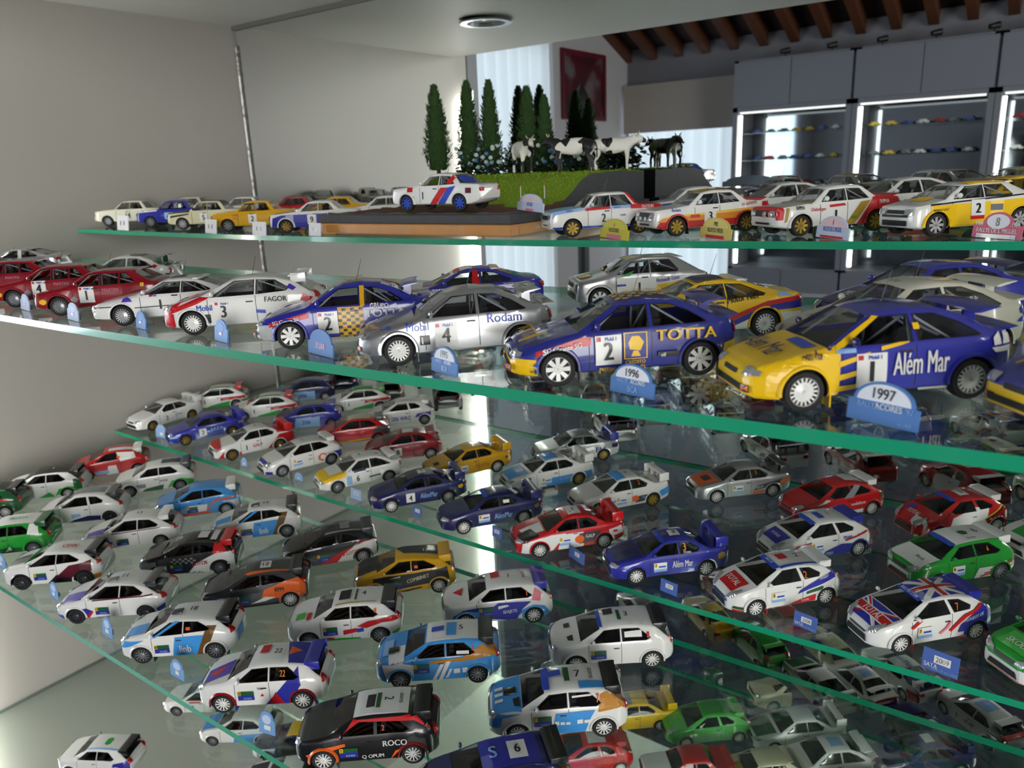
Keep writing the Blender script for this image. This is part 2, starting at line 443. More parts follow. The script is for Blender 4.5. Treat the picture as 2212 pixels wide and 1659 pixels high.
   plan=[(0, .66), (.05, .74), (.2, .79), (.5, .83), (.85, .82), (1.2, .76), (2.2, .77), (2.5, .87), (3.3, .88), (3.55, .80), (3.66, .72)],
   bot=[(0, .26), (.3, .2), (3.4, .22), (3.6, .3), (3.66, .4)], cowl=.92, head=1.46, rhead=2.85, deck=3.42,
   wins=[[(1.14, .93), (1.55, 1.215), (2.0, 1.24), (2.0, .94)], [(2.08, .94), (2.08, 1.24), (2.58, 1.225), (2.78, .98), (2.72, .94)]],
   head_p=[(.40, .58), (.40, .73), (.66, .73), (.66, .58)], tail_p=[(.46, .66), (.46, .82), (.68, .82), (.68, .66)],
   grille=[(-.34, .60), (.34, .60), (.34, .70), (-.34, .70)], intake=[(-.5, .30), (.5, .30), (.5, .44), (-.5, .44)], wing='lip', flare=.02, doors=(1.08, 2.04)),
}

def smooth_fill(a):
    ks = sorted(set([p[0] for p in a['top']] + [p[0] for p in a['plan']] + [a['cowl'], a['head'], a['rhead'], a['deck']]))
    out = [ks[0]]
    for k in ks[1:]:
        if k - out[-1] < .022 and k not in (a['cowl'], a['head'], a['rhead'], a['deck'], a['L']):
            continue
        d = k - out[-1]
        n = max(1, int(math.ceil(d / .16)))
        b = out[-1]
        out += [b + d * (i + 1) / n for i in range(n)]
    return out

def ring(a, s):
    w, zb, zt = lerp_pl(a['plan'], s), lerp_pl(a['bot'], s), lerp_pl(a['top'], s)
    zs = min(lerp_pl(a['belt'], s), zt - .014)
    zb = min(zb, zs - .05)
    hg = zt - zs
    k = max(0.0, min(1.0, hg / (a['H'] - .95)))
    wb_ = w * .96
    yre = wb_ - (wb_ - a['wr']) * k ** .85
    yre = min(yre, wb_ - .01)
    e = .05 + .015 * k
    return [(w * .90, zb), (w * .975, zb + .04), (w, zb + (zs - zb) * .36), (w * .998, zb + (zs - zb) * .62), (w * .982, zs - (zs - zb) * .10),
            (wb_, zs + min(.012, hg * .2)), ((wb_ + yre) / 2 + .012 * k, zs + hg * .47), (yre, zs + hg * .90), (yre - e, zs + hg * .975),
            ((yre - e) * .55, zt), (0, zt + .014)]

def in_poly(x, y, pl):
    r = False
    j = len(pl) - 1
    for i in range(len(pl)):
        (xi, yi), (xj, yj) = pl[i], pl[j]
        if (yi > y) != (yj > y) and x < (xj - xi) * (y - yi) / (yj - yi) + xi:
            r = not r
        j = i
    return r

def get_arch(key):
    a = ARCH[key]
    if 'body' in a:
        return a
    xo = a['fo'] + a['wb'] / 2
    a['xo'] = xo
    st = smooth_fill(a)
    bm = bmesh.new()
    rowl = bm.faces.layers.int.new('row')
    rings = []
    for s in st:
        h = ring(a, s)
        x = xo - s
        L = [bm.verts.new((x, y, z)) for y, z in h]
        Rr = [bm.verts.new((x, -y, z)) for y, z in h[:-1]] + [L[-1]]
        rings.append((L, Rr))
    for i in range(len(st) - 1):
        sm = (st[i] + st[i + 1]) / 2
        for side in (0, 1):
            A_, B_ = rings[i][side], rings[i + 1][side]
            for j in range(10):
                q = (A_[j], A_[j + 1], B_[j + 1], B_[j]) if side else (A_[j], B_[j], B_[j + 1], A_[j + 1])
                f = bm.faces.new(q)
                f[rowl] = j
                f.smooth = True
                if j >= 8 and (a['cowl'] < sm < a['head'] or a['rhead'] < sm < a['deck']):
                    f.material_index = 2
        q = (rings[i][0][0], rings[i][1][0], rings[i + 1][1][0], rings[i + 1][0][0])
        f = bm.faces.new(q)
        f[rowl] = -1
    for e, rev in ((0, False), (len(st) - 1, True)):
        loop = rings[e][0] + rings[e][1][-2::-1]
        f = bm.faces.new(loop[::-1] if rev else loop)
        f[rowl] = -2
    bmesh.ops.recalc_face_normals(bm, faces=bm.faces[:])
    for w in a['wins']:
        cx = sum(p[0] for p in w) / len(w)
        cz = sum(p[1] for p in w) / len(w)
        for i in range(len(w)):
            (s0, z0), (s1, z1) = w[i], w[(i + 1) % len(w)]
            p0, p1 = Vector((xo - s0, 0, z0)), Vector((xo - s1, 0, z1))
            d = p1 - p0
            no = Vector((d.z, 0, -d.x)).normalized()
            fs = [f for f in bm.faces if 3 <= f[rowl] <= 8 and f.material_index == 0]
            fs = [f for f in fs if abs((xo - f.calc_center_median().x) - cx) < 1.1]
            gm = set(fs)
            for f in fs:
                gm.update(f.edges)
                gm.update(f.verts)
            bmesh.ops.bisect_plane(bm, geom=list(gm), dist=1e-5, plane_co=p0, plane_no=no)
        for f in bm.faces:
            if 3 <= f[rowl] <= 8 and f.material_index == 0:
                c = f.calc_center_median()
                if in_poly(xo - c.x, c.z, w):
                    f.material_index = 2
    me = bpy.data.meshes.new('raw_' + key)
    bm.to_mesh(me)
    bm.free()
    for m in (paint('white'), M_WELL, M_WIN):
        me.materials.append(m)
    o = new_obj('raw', me)
    cut = MB()
    for sx in (a['wb'] / 2, -a['wb'] / 2):
        for sy in (1, -1):
            y0, y1 = sy * (a['W'] / 2 - .34), sy * (a['W'] / 2 + .3)
            lo, hi = min(y0, y1), max(y0, y1)
            n = 28
            Rw = a['R'] + .045
            vs, fs = [], []
            for yy in (lo, hi):
                for j in range(n):
                    t = 2 * PI * j / n
                    vs.append((sx + Rw * math.cos(t), yy, a['R'] - .005 + Rw * math.sin(t)))
            for j in range(n):
                fs.append((j, n + j, n + (j + 1) % n, (j + 1) % n))
            fs += [tuple(range(n)), tuple(range(2 * n - 1, n - 1, -1))]
            cut.add(vs, fs, 1)
    co = cut.build('cut', [paint('white'), M_WELL])
    md = o.modifiers.new('b', 'BOOLEAN')
    md.operation = 'DIFFERENCE'
    md.object = co
    md.solver = 'EXACT'
    dg = bpy.context.evaluated_depsgraph_get()
    dg.update()
    res = bpy.data.meshes.new_from_object(o.evaluated_get(dg))
    bpy.data.objects.remove(o)
    bpy.data.objects.remove(co)
    a['bvh'] = BVHTree.FromPolygons([v.co for v in res.vertices], [tuple(p.vertices) for p in res.polygons])
    V = [v.co.copy() for v in res.vertices]
    body = MB()
    used = {}
    bf, bi = [], []
    gl = []
    for p in res.polygons:
        if p.material_index == 2:
            gl.append(tuple(p.vertices))
        else:
            bf.append(tuple(p.vertices))
            bi.append(1 if p.material_index == 1 else 0)
    def compact(faces):
        mp, vs, out = {}, [], []
        for f in faces:
            g = []
            for k in f:
                if k not in mp:
                    mp[k] = len(vs)
                    vs.append(V[k])
                g.append(mp[k])
            out.append(tuple(g))
        return vs, out
    vs, fs = compact(bf)
    body.v, body.f, body.i = [tuple(v) for v in vs], fs, bi
    # arch lips, one mesh per wheel
    a['lips'] = []
    if a['flare']:
        for sx in (a['wb'] / 2, -a['wb'] / 2):
            for sy in (1, -1):
                w = lerp_pl(a['plan'], xo - sx)
                n = 18
                vs, fs = [], []
                for j in range(n + 1):
                    t = -.12 + (PI + .24) * j / n
                    for r, yy in ((a['R'] + .04, w - .04), (a['R'] + .04, w + a['flare']), (a['R'] + .075, w + a['flare']), (a['R'] + .105, w - .02)):
                        zz = max(a['R'] + r * math.sin(t), .17)
                        vs.append((sx + r * math.cos(t), sy * yy, zz))
                for j in range(n):
                    for q in range(3):
                        f = (j * 4 + q, j * 4 + q + 1, (j + 1) * 4 + q + 1, (j + 1) * 4 + q)
                        fs.append(f if sy > 0 else f[::-1])
                a['lips'].append(MB().add(vs, fs).mesh('lip_' + key, paint('white'), .6, K))
    a['body'] = body.mesh('body_' + key, [paint('white'), M_WELL], math.radians(38), K)
    # glass islands
    left = set(range(len(gl)))
    v2f = {}
    for i, f in enumerate(gl):
        for k in f:
            v2f.setdefault(k, []).append(i)
    a['glass'] = []
    while left:
        stck, isl = [left.pop()], []
        while stck:
            i = stck.pop()
            isl.append(gl[i])
            for k in gl[i]:
                for j in v2f[k]:
                    if j in left:
                        left.discard(j)
                        stck.append(j)
        vs, fs = compact(isl)
        c = sum(vs, Vector()) / len(vs)
        nm = 'side_window' if abs(c.y) > .3 else ('windshield' if c.x > 0 else 'rear_window')
        a['glass'].append((nm, mesh_from(nm, [v * K for v in vs], fs, [M_WIN], None, .6)))
    bpy.data.meshes.remove(res)
    # cabin tub with two seats and dashboard
    b = MB()
    sx0, sx1 = xo - a['rhead'] - .25, xo - a['cowl'] - .18
    w = min(lerp_pl(a['plan'], xo - sx0), lerp_pl(a['plan'], xo - sx1), min(v for q, v in a['plan'] if a['cowl'] < q < a['rhead'] + .2)) - .10
    b.box(sx0, sx1, -w, w, .34, .40)
    b.box(sx1 - .32, sx1, -w, w, .40, .86, 0, .03)
    b.box(sx0, sx0 + .05, -w + .05, w - .05, .40, min(.9, a['H'] - .5))
    for sy in (1, -1):
        b.box(sx0, sx1, sy * w - .02, sy * w + .02, .36, .88)
    a['cabin'] = b.mesh('cabin_' + key, M_CABIN, 0, K)
    b = MB()
    b.box(-.25, .26, -.25, .25, 0, .22, 0, .05)
    vs = MB().box(-.1, .04, -.24, .24, 0, .62, 0, .05)
    b.add([(x - .24 - z * .22, y, .16 + z) for x, y, z in vs.v], vs.f)
    vs = MB().box(-.06, .06, -.14, .14, 0, .22, 0, .04)
    b.add([(x - .40, y, .76 + z) for x, y, z in vs.v], vs.f)
    a['seat'] = b.mesh('seat_' + key, M_SEAT, .6, K)
    b = MB()
    xb = xo - a['wins'][0][-1][0] - .06
    zt = a['H'] - .09
    wr = a['wr'] - .05
    xh = xo - a['head'] - .1
    b.tube([(xb, w - .06, .4), (xb, w - .1, .9), (xb, wr, zt), (xb, -wr, zt), (xb, -w + .1, .9), (xb, -w + .06, .4)], .022, 6)
    for sy in (1, -1):
        b.tube([(xb, sy * wr, zt), (xh, sy * (wr - .02), zt - .05), (xo - a['cowl'] - .25, sy * (w - .1), .86)], .02, 6)
        b.tube([(xb, sy * wr, zt), (xo - a['rhead'] - .35, sy * (w - .15), .8)], .02, 6)
    b.tube([(xb, wr, zt), (xb, -w + .1, .6)], .02, 6)
    b.tube([(xb, -wr, zt), (xo - a['rhead'] - .35, .45, .8)], .02, 6)
    a['cage'] = b.mesh('cage_' + key, M_CAGE, .8, K)
    # lamps, grille, intake by projection on nose and tail
    def face_patch(poly, sx, off=.006):
        return project(a, poly, 'f' if sx > 0 else 'r', off, 0)
    def mk(polys, sx, mat, name, off=.036):
        m = MB()
        for pl in polys:
            vs, fs = face_patch(pl, sx, off)
            m.add(vs, fs)
        return m.mesh(name, mat, 0, K) if m.f else None
    fl = lambda pl: [(-y, z) for y, z in pl][::-1]
    a['lamps'] = [mk([a['head_p']], 1, M_LAMP, 'hl'), mk([fl(a['head_p'])], 1, M_LAMP, 'hl')]
    a['tails'] = [mk([a['tail_p']], -1, M_TAIL, 'tl'), mk([fl(a['tail_p'])], -1, M_TAIL, 'tl')]
    a['grille_m'] = mk([a['grille']], 1, M_GRILLE, 'gr', .030)
    a['intake_m'] = mk([a['intake']], 1, M_GRILLE, 'in', .030)
    # rear window surround + windshield blackening, door shut lines
    t = MB()
    for w_ in a['wins']:
        cx = sum(p[0] for p in w_) / len(w_)
        cz = sum(p[1] for p in w_) / len(w_)
        big = []
        for s, z in w_:
            d = Vector((s - cx, z - cz))
            d = d * (1 + .026 / d.length)
            big.append((cx + d.x, cz + d.y))
        for sd in 'LR':
            vs, fs = project(a, big, sd, .004, 0, [w_])
            t.add(vs, fs)
    for s in a['doors']:
        zz = lerp_pl(a['belt'], s) - .0
        for sd in 'LR':
            vs, fs = project(a, [(s - .008, .24), (s + .008, .24), (s + .008, zz), (s - .008, zz)], sd, .003, 0, nowin=True)
            t.add(vs, fs)
    hs = a['doors'][1] - .16
    for sd in 'LR':
        vs, fs = project(a, [(hs - .09, .80), (hs + .09, .80), (hs + .09, .835), (hs - .09, .835)], sd, .02, 0)
        t.add(vs, fs)
    a['trim'] = t.mesh('trim_' + key, M_TRIM, 0, K)
    # door mirror
    b = MB()
    s0 = a['wins'][0][0][0] + .06
    z0 = a['wins'][0][0][1] + .06
    y0 = lerp_pl(a['plan'], s0) * .96
    for sy, nm in ((1, 'ml'), (-1, 'mr')):
        b = MB()
        b.ball((xo - s0 - .02, sy * (y0 + .10), z0 + .03), .055, .10, .068, 8, 6)
        b.tube([(xo - s0, sy * (y0 - .03), z0 - .03), (xo - s0 - .02, sy * (y0 + .06), z0 + .01)], .022, 6)
        a[nm] = b.mesh('mirror', paint('white'), .8, K)
    b = MB()
    xa = xo - a['head'] - .5
    b.tube([(xa, 0, a['H'] + .0), (xa - .16, 0, a['H'] + .5)], [.008, .004], 5)
    a['ant'] = b.mesh('antenna', M_TRIM, 0, K)
    # wing
    a['wing_m'] = wing_mesh(a)
    # wheel and mud flap
    b = MB()
    Rr, tw = a['R'], .21
    b.lathe([(-tw / 2, Rr * .70), (-tw / 2, Rr * .93), (-tw / 2 + .03, Rr), (tw / 2 - .03, Rr), (tw / 2, Rr * .93), (tw / 2, Rr * .70), (tw / 2 - .05, Rr * .66), (-tw / 2 + .05, Rr * .66)], 28, 'y', close=True)
    a['tyre'] = b.mesh('tyre_' + key, M_RUBBER, .7, K)
    b = MB()
    b.box(-.012, .012, -.12, .12, -.24, .12)
    a['flap'] = b.mesh('flap', M_TRIM, 0, K)
    return a

def wing_mesh(a):
    k = a['wing']
    if not k:
        return None
    xo, L, H = a['xo'], a['L'], a['H']
    b = MB()
    def foil(x, z, span, chord, th, tilt, mi=0, sweep=0.0, drop=0.0):
        prof = [(0, 0), (.12, .5), (.4, .6), (.8, .35), (1, .1), (1, -.05), (.6, -.25), (.2, -.35)]
        vs, fs = [], []
        ny = 8
        for j in range(ny + 1):
            v = -1 + 2 * j / ny
            for (u, h) in prof:
                px = -u * chord
                pz = h * th
                vs.append((x + px * math.cos(tilt) - pz * math.sin(tilt) * 0 - sweep * v * v, v * span / 2, z - px * math.sin(tilt) + pz - drop * v * v))
        n = len(prof)
        for j in range(ny):
            for q in range(n):
                fs.append((j * n + q, j * n + (q + 1) % n, (j + 1) * n + (q + 1) % n, (j + 1) * n + q))
        fs += [tuple(range(n))[::-1], tuple(ny * n + q for q in range(n))]
        b.add(vs, fs, mi)
    if k == 'whale':
        x = xo - a['deck'] + .28
        foil(x, 1.30, 1.36, .40, .05, .18, 0, .05, .03)
        for sy in (.34, -.34):
            b.box(x - .26, x - .08, sy - .03, sy + .03, 1.06, 1.32)
        foil(xo - a['deck'] - .06, 1.02, 1.42, .34, .05, .14, 0, .04, .03)
    elif k == 'tall':
        x = xo - a['deck'] - .28
        foil(x, 1.34, 1.40, .32, .05, .22)
        for sy in (.70, -.70):
            b.box(x - .42, x + .04, sy - .02, sy + .02, 1.04, 1.40, 0, .01)
        for sy in (.3, -.3):
            b.box(x - .24, x - .06, sy - .02, sy + .02, .98, 1.34)
    elif k == 'box':
        x = xo - a['rhead'] + .06
        foil(x, 1.43, 1.20, .46, .05, .10)
        foil(x - .10, 1.27, 1.16, .38, .04, .16)
        for sy in (.6, -.6):
            b.box(x - .48, x - .02, sy - .02, sy + .02, 1.20, 1.47, 0, .01)
    elif k == 'roof':
        x = xo - a['rhead'] + .12
        foil(x, 1.38, 1.16, .48, .05, .16)
        for sy in (.56, -.56):
            b.box(x - .48, x - .08, sy - .02, sy + .02, 1.22, 1.46, 0, .01)
    elif k == 'lip':
        z = lerp_pl(a['top'], a['rhead'])
        foil(xo - a['rhead'] + .08, z + .0, 1.02, .26, .04, .0)
    elif k == 'duck':
        foil(xo - L + .34, .97, 1.36, .30, .05, .28)
    return b.mesh('wing', paint('white'), .6, K)

def project(a, poly, side, off, grid=.05, holes=(), nowin=False):
    """cover a flat outline with small triangles and lay them on the bodywork
    side L/R: outline in (s, z); F top view: (s, y); f/r nose and tail: (y, z)"""
    pts = []
    edges = []
    loops = [list(poly)] + [list(h) for h in holes]
    circ = []
    if side in 'LR':
        for s in (a['fo'], a['fo'] + a['wb']):
            r = a['R'] + .05
            if any(abs(p[0] - s) < r + .01 for p in poly) or min(p[0] for p in poly) < s < max(p[0] for p in poly):
                c = [(s + r * math.cos(2 * PI * j / 24), a['R'] + r * math.sin(2 * PI * j / 24)) for j in range(24)]
                circ.append(c)
    win = [] if nowin or side not in 'LR' else []
    step = .06
    for lp in loops + circ:
        n0 = len(pts)
        for i in range(len(lp)):
            p, q = lp[i], lp[(i + 1) % len(lp)]
            d = math.hypot(q[0] - p[0], q[1] - p[1])
            n = max(1, int(d / step))
            for k in range(n):
                pts.append((p[0] + (q[0] - p[0]) * k / n, p[1] + (q[1] - p[1]) * k / n))
        m = len(pts) - n0
        edges += [(n0 + i, n0 + (i + 1) % m) for i in range(m)]
    x0, x1 = min(p[0] for p in poly), max(p[0] for p in poly)
    y0, y1 = min(p[1] for p in poly), max(p[1] for p in poly)
    g = .042
    nx, ny = int((x1 - x0) / g), int((y1 - y0) / g)
    for i in range(1, nx + 1):
        for j in range(1, ny + 1):
            p = (x0 + (x1 - x0) * i / (nx + 1), y0 + (y1 - y0) * j / (ny + 1))
            if in_poly(p[0], p[1], poly):
                pts.append(p)
    if len(pts) < 3:
        return [], []
    r = delaunay_2d_cdt([Vector(p) for p in pts], edges, [], 0, 1e-5)
    co, tris = r[0], r[2]
    keep = []
    for t in tris:
        cx = sum(co[i].x for i in t) / len(t)
        cy = sum(co[i].y for i in t) / len(t)
        if not in_poly(cx, cy, poly):
            continue
        if any(in_poly(cx, cy, h) for h in holes) or any(in_poly(cx, cy, c) for c in circ):
            continue
        keep.append(t)
    return lay(a, [(c.x, c.y) for c in co], keep, side, off)

def refine(pts, faces, mx=.075):
    """split long lettering triangles so that they follow the bodywork"""
    pts, out, stack, mid = list(pts), [], [tuple(f) for f in faces], {}
    while stack:
        f = stack.pop()
        if len(f) != 3 or len(pts) > 4000:
            out.append(f)
            continue
        e = [(math.hypot(pts[f[i]][0] - pts[f[(i + 1) % 3]][0], pts[f[i]][1] - pts[f[(i + 1) % 3]][1]), i) for i in range(3)]
        L_, i = max(e)
        if L_ <= mx:
            out.append(f)
            continue
        a_, b_, c_ = f[i], f[(i + 1) % 3], f[(i + 2) % 3]
        k = (min(a_, b_), max(a_, b_))
        if k not in mid:
            mid[k] = len(pts)
            pts.append(((pts[a_][0] + pts[b_][0]) / 2, (pts[a_][1] + pts[b_][1]) / 2))
        m = mid[k]
        stack += [(a_, m, c_), (m, b_, c_)]
    return pts, out

def lay(a, pts, faces, side, off):
    bvh, xo = a['bvh'], a['xo']
    used = sorted({i for f in faces for i in f})
    loc = {}
    lim = a['W'] / 2 - .42
    for i in used:
        p, q = pts[i]
        if side == 'L':
            o, d = Vector((xo - p, 3, q)), Vector((0, -1, 0))
        elif side == 'R':
            o, d = Vector((xo - p, -3, q)), Vector((0, 1, 0))
        elif side == 'F':
            o, d = Vector((xo - p, q, 4)), Vector((0, 0, -1))
        elif side == 'f':
            o, d = Vector((5, p, q)), Vector((-1, 0, 0))
        else:
            o, d = Vector((-5, p, q)), Vector((1, 0, 0))
        h, n, _, _ = bvh.ray_cast(o, d)
        if h is None:
            continue
        if side in 'LR' and abs(h.y) < lim:
            continue
        if (side == 'f' and h.x < xo - .75) or (side == 'r' and h.x > xo - a['L'] + .75):
            continue
        if n.dot(d) > 0:
            n = -n
        if side in 'LR':
            n = (n - d * .6).normalized()
        loc[i] = h + n * off
    mp, vs, fs = {}, [], []
    for f in faces:
        if any(i not in loc for i in f):
            continue
        g = []
        for i in f:
            if i not in mp:
                mp[i] = len(vs)
                vs.append(loc[i])
            g.append(mp[i])
        if side in 'R' or side == 'f':
            g = g[::-1]
        fs.append(tuple(g))
    return vs, fs

# wheels: a small family of rim designs, shared between cars
RIMS = {}
def rim_mesh(kind, R):
    key = (kind, round(R, 3))
    if key in RIMS:
        return RIMS[key]
    b = MB()
    r0 = R * .69
    b.lathe([(.02, r0 * .97), (.105, r0 * .98), (.11, r0), (.10, r0 * 1.03), (.02, r0 * 1.03)], 28, 'y', close=False)
    b.lathe([(.02, .001), (.02, r0)], 24, 'y', mi=1)
    if kind == 'multi':
        n = 18
        b.lathe([(.085, .001), (.10, .04), (.09, .09), (.075, r0 * .62), (.085, r0 * .70)], 24, 'y')
        rin, rout, hw = r0 * .68, r0 * .95, .016
    elif kind == 'eight':
        n = 8
        b.lathe([(.09, .001), (.09, .06), (.06, .10)], 20, 'y')
        rin, rout, hw = .07, r0 * .97, .034
    elif kind == 'mini':
        n = 8
        b.lathe([(.075, .001), (.075, .05), (.05, .075)], 16, 'y')
        rin, rout, hw = .05, r0 * .95, .030
    else:
        n = 12
        b.lathe([(.10, .001), (.10, .05), (.08, .09)], 20, 'y')
        rin, rout, hw = .07, r0 * .97, .020
    for j in range(n):
        t = 2 * PI * j / n
        c, s_ = math.cos(t), math.sin(t)
        vs = []
        for (r, y, w) in ((rin, .085, hw * .9), (rout, .09, hw * (1.25 if kind in ('eight', 'mini') else 1.0))):
            for (e, dy) in ((-1, 0), (1, 0), (1, -.04), (-1, -.04)):
                vs.append((r * c - e * w * s_, y + dy, r * s_ + e * w * c))
        b.add(vs, [(0, 1, 5, 4), (1, 2, 6, 5), (3, 0, 4, 7), (4, 5, 6, 7)])
    b.lathe([(.10, .001), (.115, .018), (.10, .03)], 10, 'y')
    RIMS[key] = b.mesh('rim_' + kind, [paint('white'), M_WELL], .5, K)
    return RIMS[key]

def own_mat(o, m, slot=0):
    o.material_slots[slot].link = 'OBJECT'
    o.material_slots[slot].material = m

class Livery:
    def __init__(s, a):
        s.a, s.mats, s.mb = a, [], MB()
    def mi(s, c):
        m = ink(c)
        if m not in s.mats:
            s.mats.append(m)
        return s.mats.index(m)
    def put(s, vf, c):
        s.mb.add(vf[0], vf[1], s.mi(c))
    def build(s, name, root):
        if s.mb.f:
            return s.mb.build(name, s.mats, root, 0.0, K)

def build_car(sp):
    a = get_arch(sp['a'])
    L_, H_, W_ = a.get('Lu', a['L']), a['H'], a['W'] / 2
    det = sp.get('det', 1)
    root = empty('model_rally_car', (0, 0, 0))
    tag(root, sp['label'], 'model car', sp['group'])
    body = new_obj('body', a['body'], root)
    own_mat(body, paint(sp['c']))
    for nm, me in a['glass']:
        new_obj(nm, me, root)
    lipc = sp.get('lip', (sp['c'], sp['c']))
    for i_, me in enumerate(a['lips']):
        own_mat(new_obj('wheel_arch_lip', me, root), paint(lipc[0] if i_ < 2 else lipc[1]))
    new_obj('cabin', a['cabin'], root)
    new_obj('window_trim', a['trim'], root)
    if det >= 1:
        xs = a['xo'] - a['wins'][0][-1][0] + .16
        for sy in (.36, -.36):
            o = new_obj('seat', a['seat'], root, (xs * K, sy * K, (a['H'] - 1.15) * K))
    if det >= 2:
        new_obj('roll_cage', a['cage'], root)
    rimc = sp.get('rim', 'white')
    rk = sp.get('rk', 'twelve')
    rmat = principled('rim_' + rimc, PAL[rimc], .35, .3 if rimc in ('gold', 'bronze', 'silver', 'grey') else 0, .3)
    for sx in (1, -1):
        for sy in (1, -1):
            w = lerp_pl(a['plan'], a['xo'] - sx * a['wb'] / 2) - .115
            o = new_obj('wheel', a['tyre'], root, (sx * a['wb'] / 2 * K, sy * w * K, a['R'] * K), 0 if sy > 0 else PI)
            r = new_obj('rim', rim_mesh(rk, a['R']), o)
            own_mat(r, rmat)
            if sp.get('flaps') and True:
                q = new_obj('mud_flap', a['flap'], root, ((sx * a['wb'] / 2 - a['R'] - .07) * K, sy * (w - .0) * K, .30 * K))
                if sp['flaps'] is not True:
                    own_mat(q, ink(sp['flaps']))
    for me, nm, mt in [(m, 'headlight', None) for m in a['lamps']] + [(m, 'taillight', None) for m in a['tails']] + [(a['grille_m'], 'grille', None), (a['intake_m'], 'air_intake', None)]:
        if me:
            new_obj(nm, me, root)
    if det >= 1:
        for nm in ('ml', 'mr'):
            own_mat(new_obj('side_mirror', a[nm], root), paint(sp.get('mirc', sp['c'])))
    if sp.get('ant', det >= 2):
        new_obj('antenna', a['ant'], root)
    wc = sp.get('wing', sp['c'])
    if wc and a['wing_m']:
        own_mat(new_obj('rear_wing', a['wing_m'], root), paint(wc))
    livs = {q: Livery(a) for q in 'LRFfr'}
    plates = {'L': Livery(a), 'R': Livery(a)}
    class Let:
        @staticmethod
        def put(vf, c):
            if vf[1]:
                MB().add(vf[0], vf[1]).build('lettering', ink(c), root, 0.0, K)
    let = Let
    plt = None
    lay_n = 0
    for it in sp.get('L', ()):
        k = it[0]
        lay_n += 1
        off = .010 + .0016 * lay_n
        if k == 's':      # side outline, both flanks: ('s', colour, u, v, u, v ...)
            c, fl = it[1], it[2:]
            pl = [(fl[i] * L_, fl[i + 1] * H_) for i in range(0, len(fl), 2)]
            for sd in 'LR':
                livs[sd].put(project(a, pl, sd, off, holes=a['wins']), c)
        elif k == 'w':    # side outline that also covers glass
            c, fl = it[1], it[2:]
            pl = [(fl[i] * L_, fl[i + 1] * H_) for i in range(0, len(fl), 2)]
            for sd in 'LR':
                livs[sd].put(project(a, pl, sd, off + .014), c)
        elif k == 't':    # top outline: ('t', colour, u, v, ...), v = -1 right .. 1 left
            c, fl = it[1], it[2:]
            pl = [(fl[i] * L_, fl[i + 1] * W_) for i in range(0, len(fl), 2)]
            livs['F'].put(project(a, pl, 'F', off), c)
        elif k in 'fr':   # nose / tail outline in metres
            c, fl = it[1], it[2:]
            pl = [(fl[i], fl[i + 1]) for i in range(0, len(fl), 2)]
            livs[k].put(project(a, pl, k, off), c)
        elif k == 'x':    # side lettering: ('x', text, colour, u, v, height m, slope, stretch)
            s_, c, u, v, h = it[1:6]
            sl = it[6] if len(it) > 6 else 0
            stc = it[7] if len(it) > 7 else .8
            vs, fs, w = text_mesh(s_, .012)
            for sd in 'LR':
                if sd == 'L':
                    p2 = [(u * L_ + x * h * stc, v * H_ + y * h + sl * x * h * stc) for x, y in vs]
                else:
                    p2 = [(u * L_ + (w - x) * h * stc, v * H_ + y * h + sl * (w - x) * h * stc) for x, y in vs]
                let.put(lay(a, *refine(p2, fs), sd, off + .016), c)
        elif k == 'y':    # top lettering: ('y', text, colour, u, v, height, turned)
            s_, c, u, v, h = it[1:6]
            rot = it[6] if len(it) > 6 else 0
            stc = it[7] if len(it) > 7 else .8
            vs, fs, w = text_mesh(s_, .012)
            if rot == 0:
                p2 = [(u * L_ + h / 2 - y * h, v * W_ + (x - w / 2) * h * stc) for x, y in vs]
                p2 = [(u * L_ - h / 2 + y * h, v * W_ + (x - w / 2) * h * stc) for x, y in vs]
            else:
                p2 = [(u * L_ + (x - w / 2) * h * stc, v * W_ + h / 2 - y * h) for x, y in vs]
            let.put(lay(a, *refine(p2, fs), 'F', off + .022), c)
        elif k == 'p':    # door plate: ('p', number, style, u, v)
            num, sty, u, v = it[1:5]
            s0, z0 = u * L_, v * H_
            def rect(c, x0, z0_, x1, z1_, tgt=plt, extra=0.0):
                for sd in 'LR':
                    plates[sd].put(project(a, [(s0 + x0, z0 + z0_), (s0 + x1, z0 + z0_), (s0 + x1, z0 + z1_), (s0 + x0, z0 + z1_)], sd, off + extra), c)
            def txt(s_, c, x, z, h, stc=.8):
                vs, fs, w = text_mesh(s_, .022)
                for sd in 'LR':
                    x0 = s0 + x - w * h * stc / 2
                    p2 = [(x0 + (q if sd == 'L' else w - q) * h * stc, z0 + z + y * h) for q, y in vs]
                    let.put(lay(a, p2, fs, sd, off + .02), c)
            if sty == 'A':      # white square, sponsor strip above
                rect('white', -.23, -.24, .23, .26)
                rect('red', -.21, .17, -.13, .24, plt, .004)
                txt('Mobil 1', 'royal', .04, .175, .06)
                txt(num, 'black', 0, -.15, .30, .8)
            elif sty == 'B':    # stage-rally plate, dark head and blue foot
                rect('dgreen', -.25, .02, .25, .15)
                rect('yellow', -.25, .02, -.15, .15, plt, .004)
                rect('blue', -.25, -.15, .25, .02)
                txt(num, 'black', -.20, .05, .08)
                txt('AZORES', 'lsky', .05, -.10, .06)
            elif sty == 'C':    # white plate with pale blue foot
                rect('white', -.24, -.16, .24, .18)
                rect('lsky', -.24, -.16, .24, -.06, plt, .004)
                rect('yellow', -.22, .02, -.12, .16, plt, .004)
                rect('royal', -.06, .0, .2, .06, plt, .004)
                txt(num, 'black', -.17, .05, .09)
            elif sty == 'D':    # plain number
                txt(num, 'black', 0, -.13, .27, .8)
            elif sty == 'E':    # white square, number only
                rect('white', -.20, -.2, .20, .22)
                txt(num, 'black', 0, -.12, .25, .85)
        elif k == 'v':    # roof vent box: u, v
            b = MB()
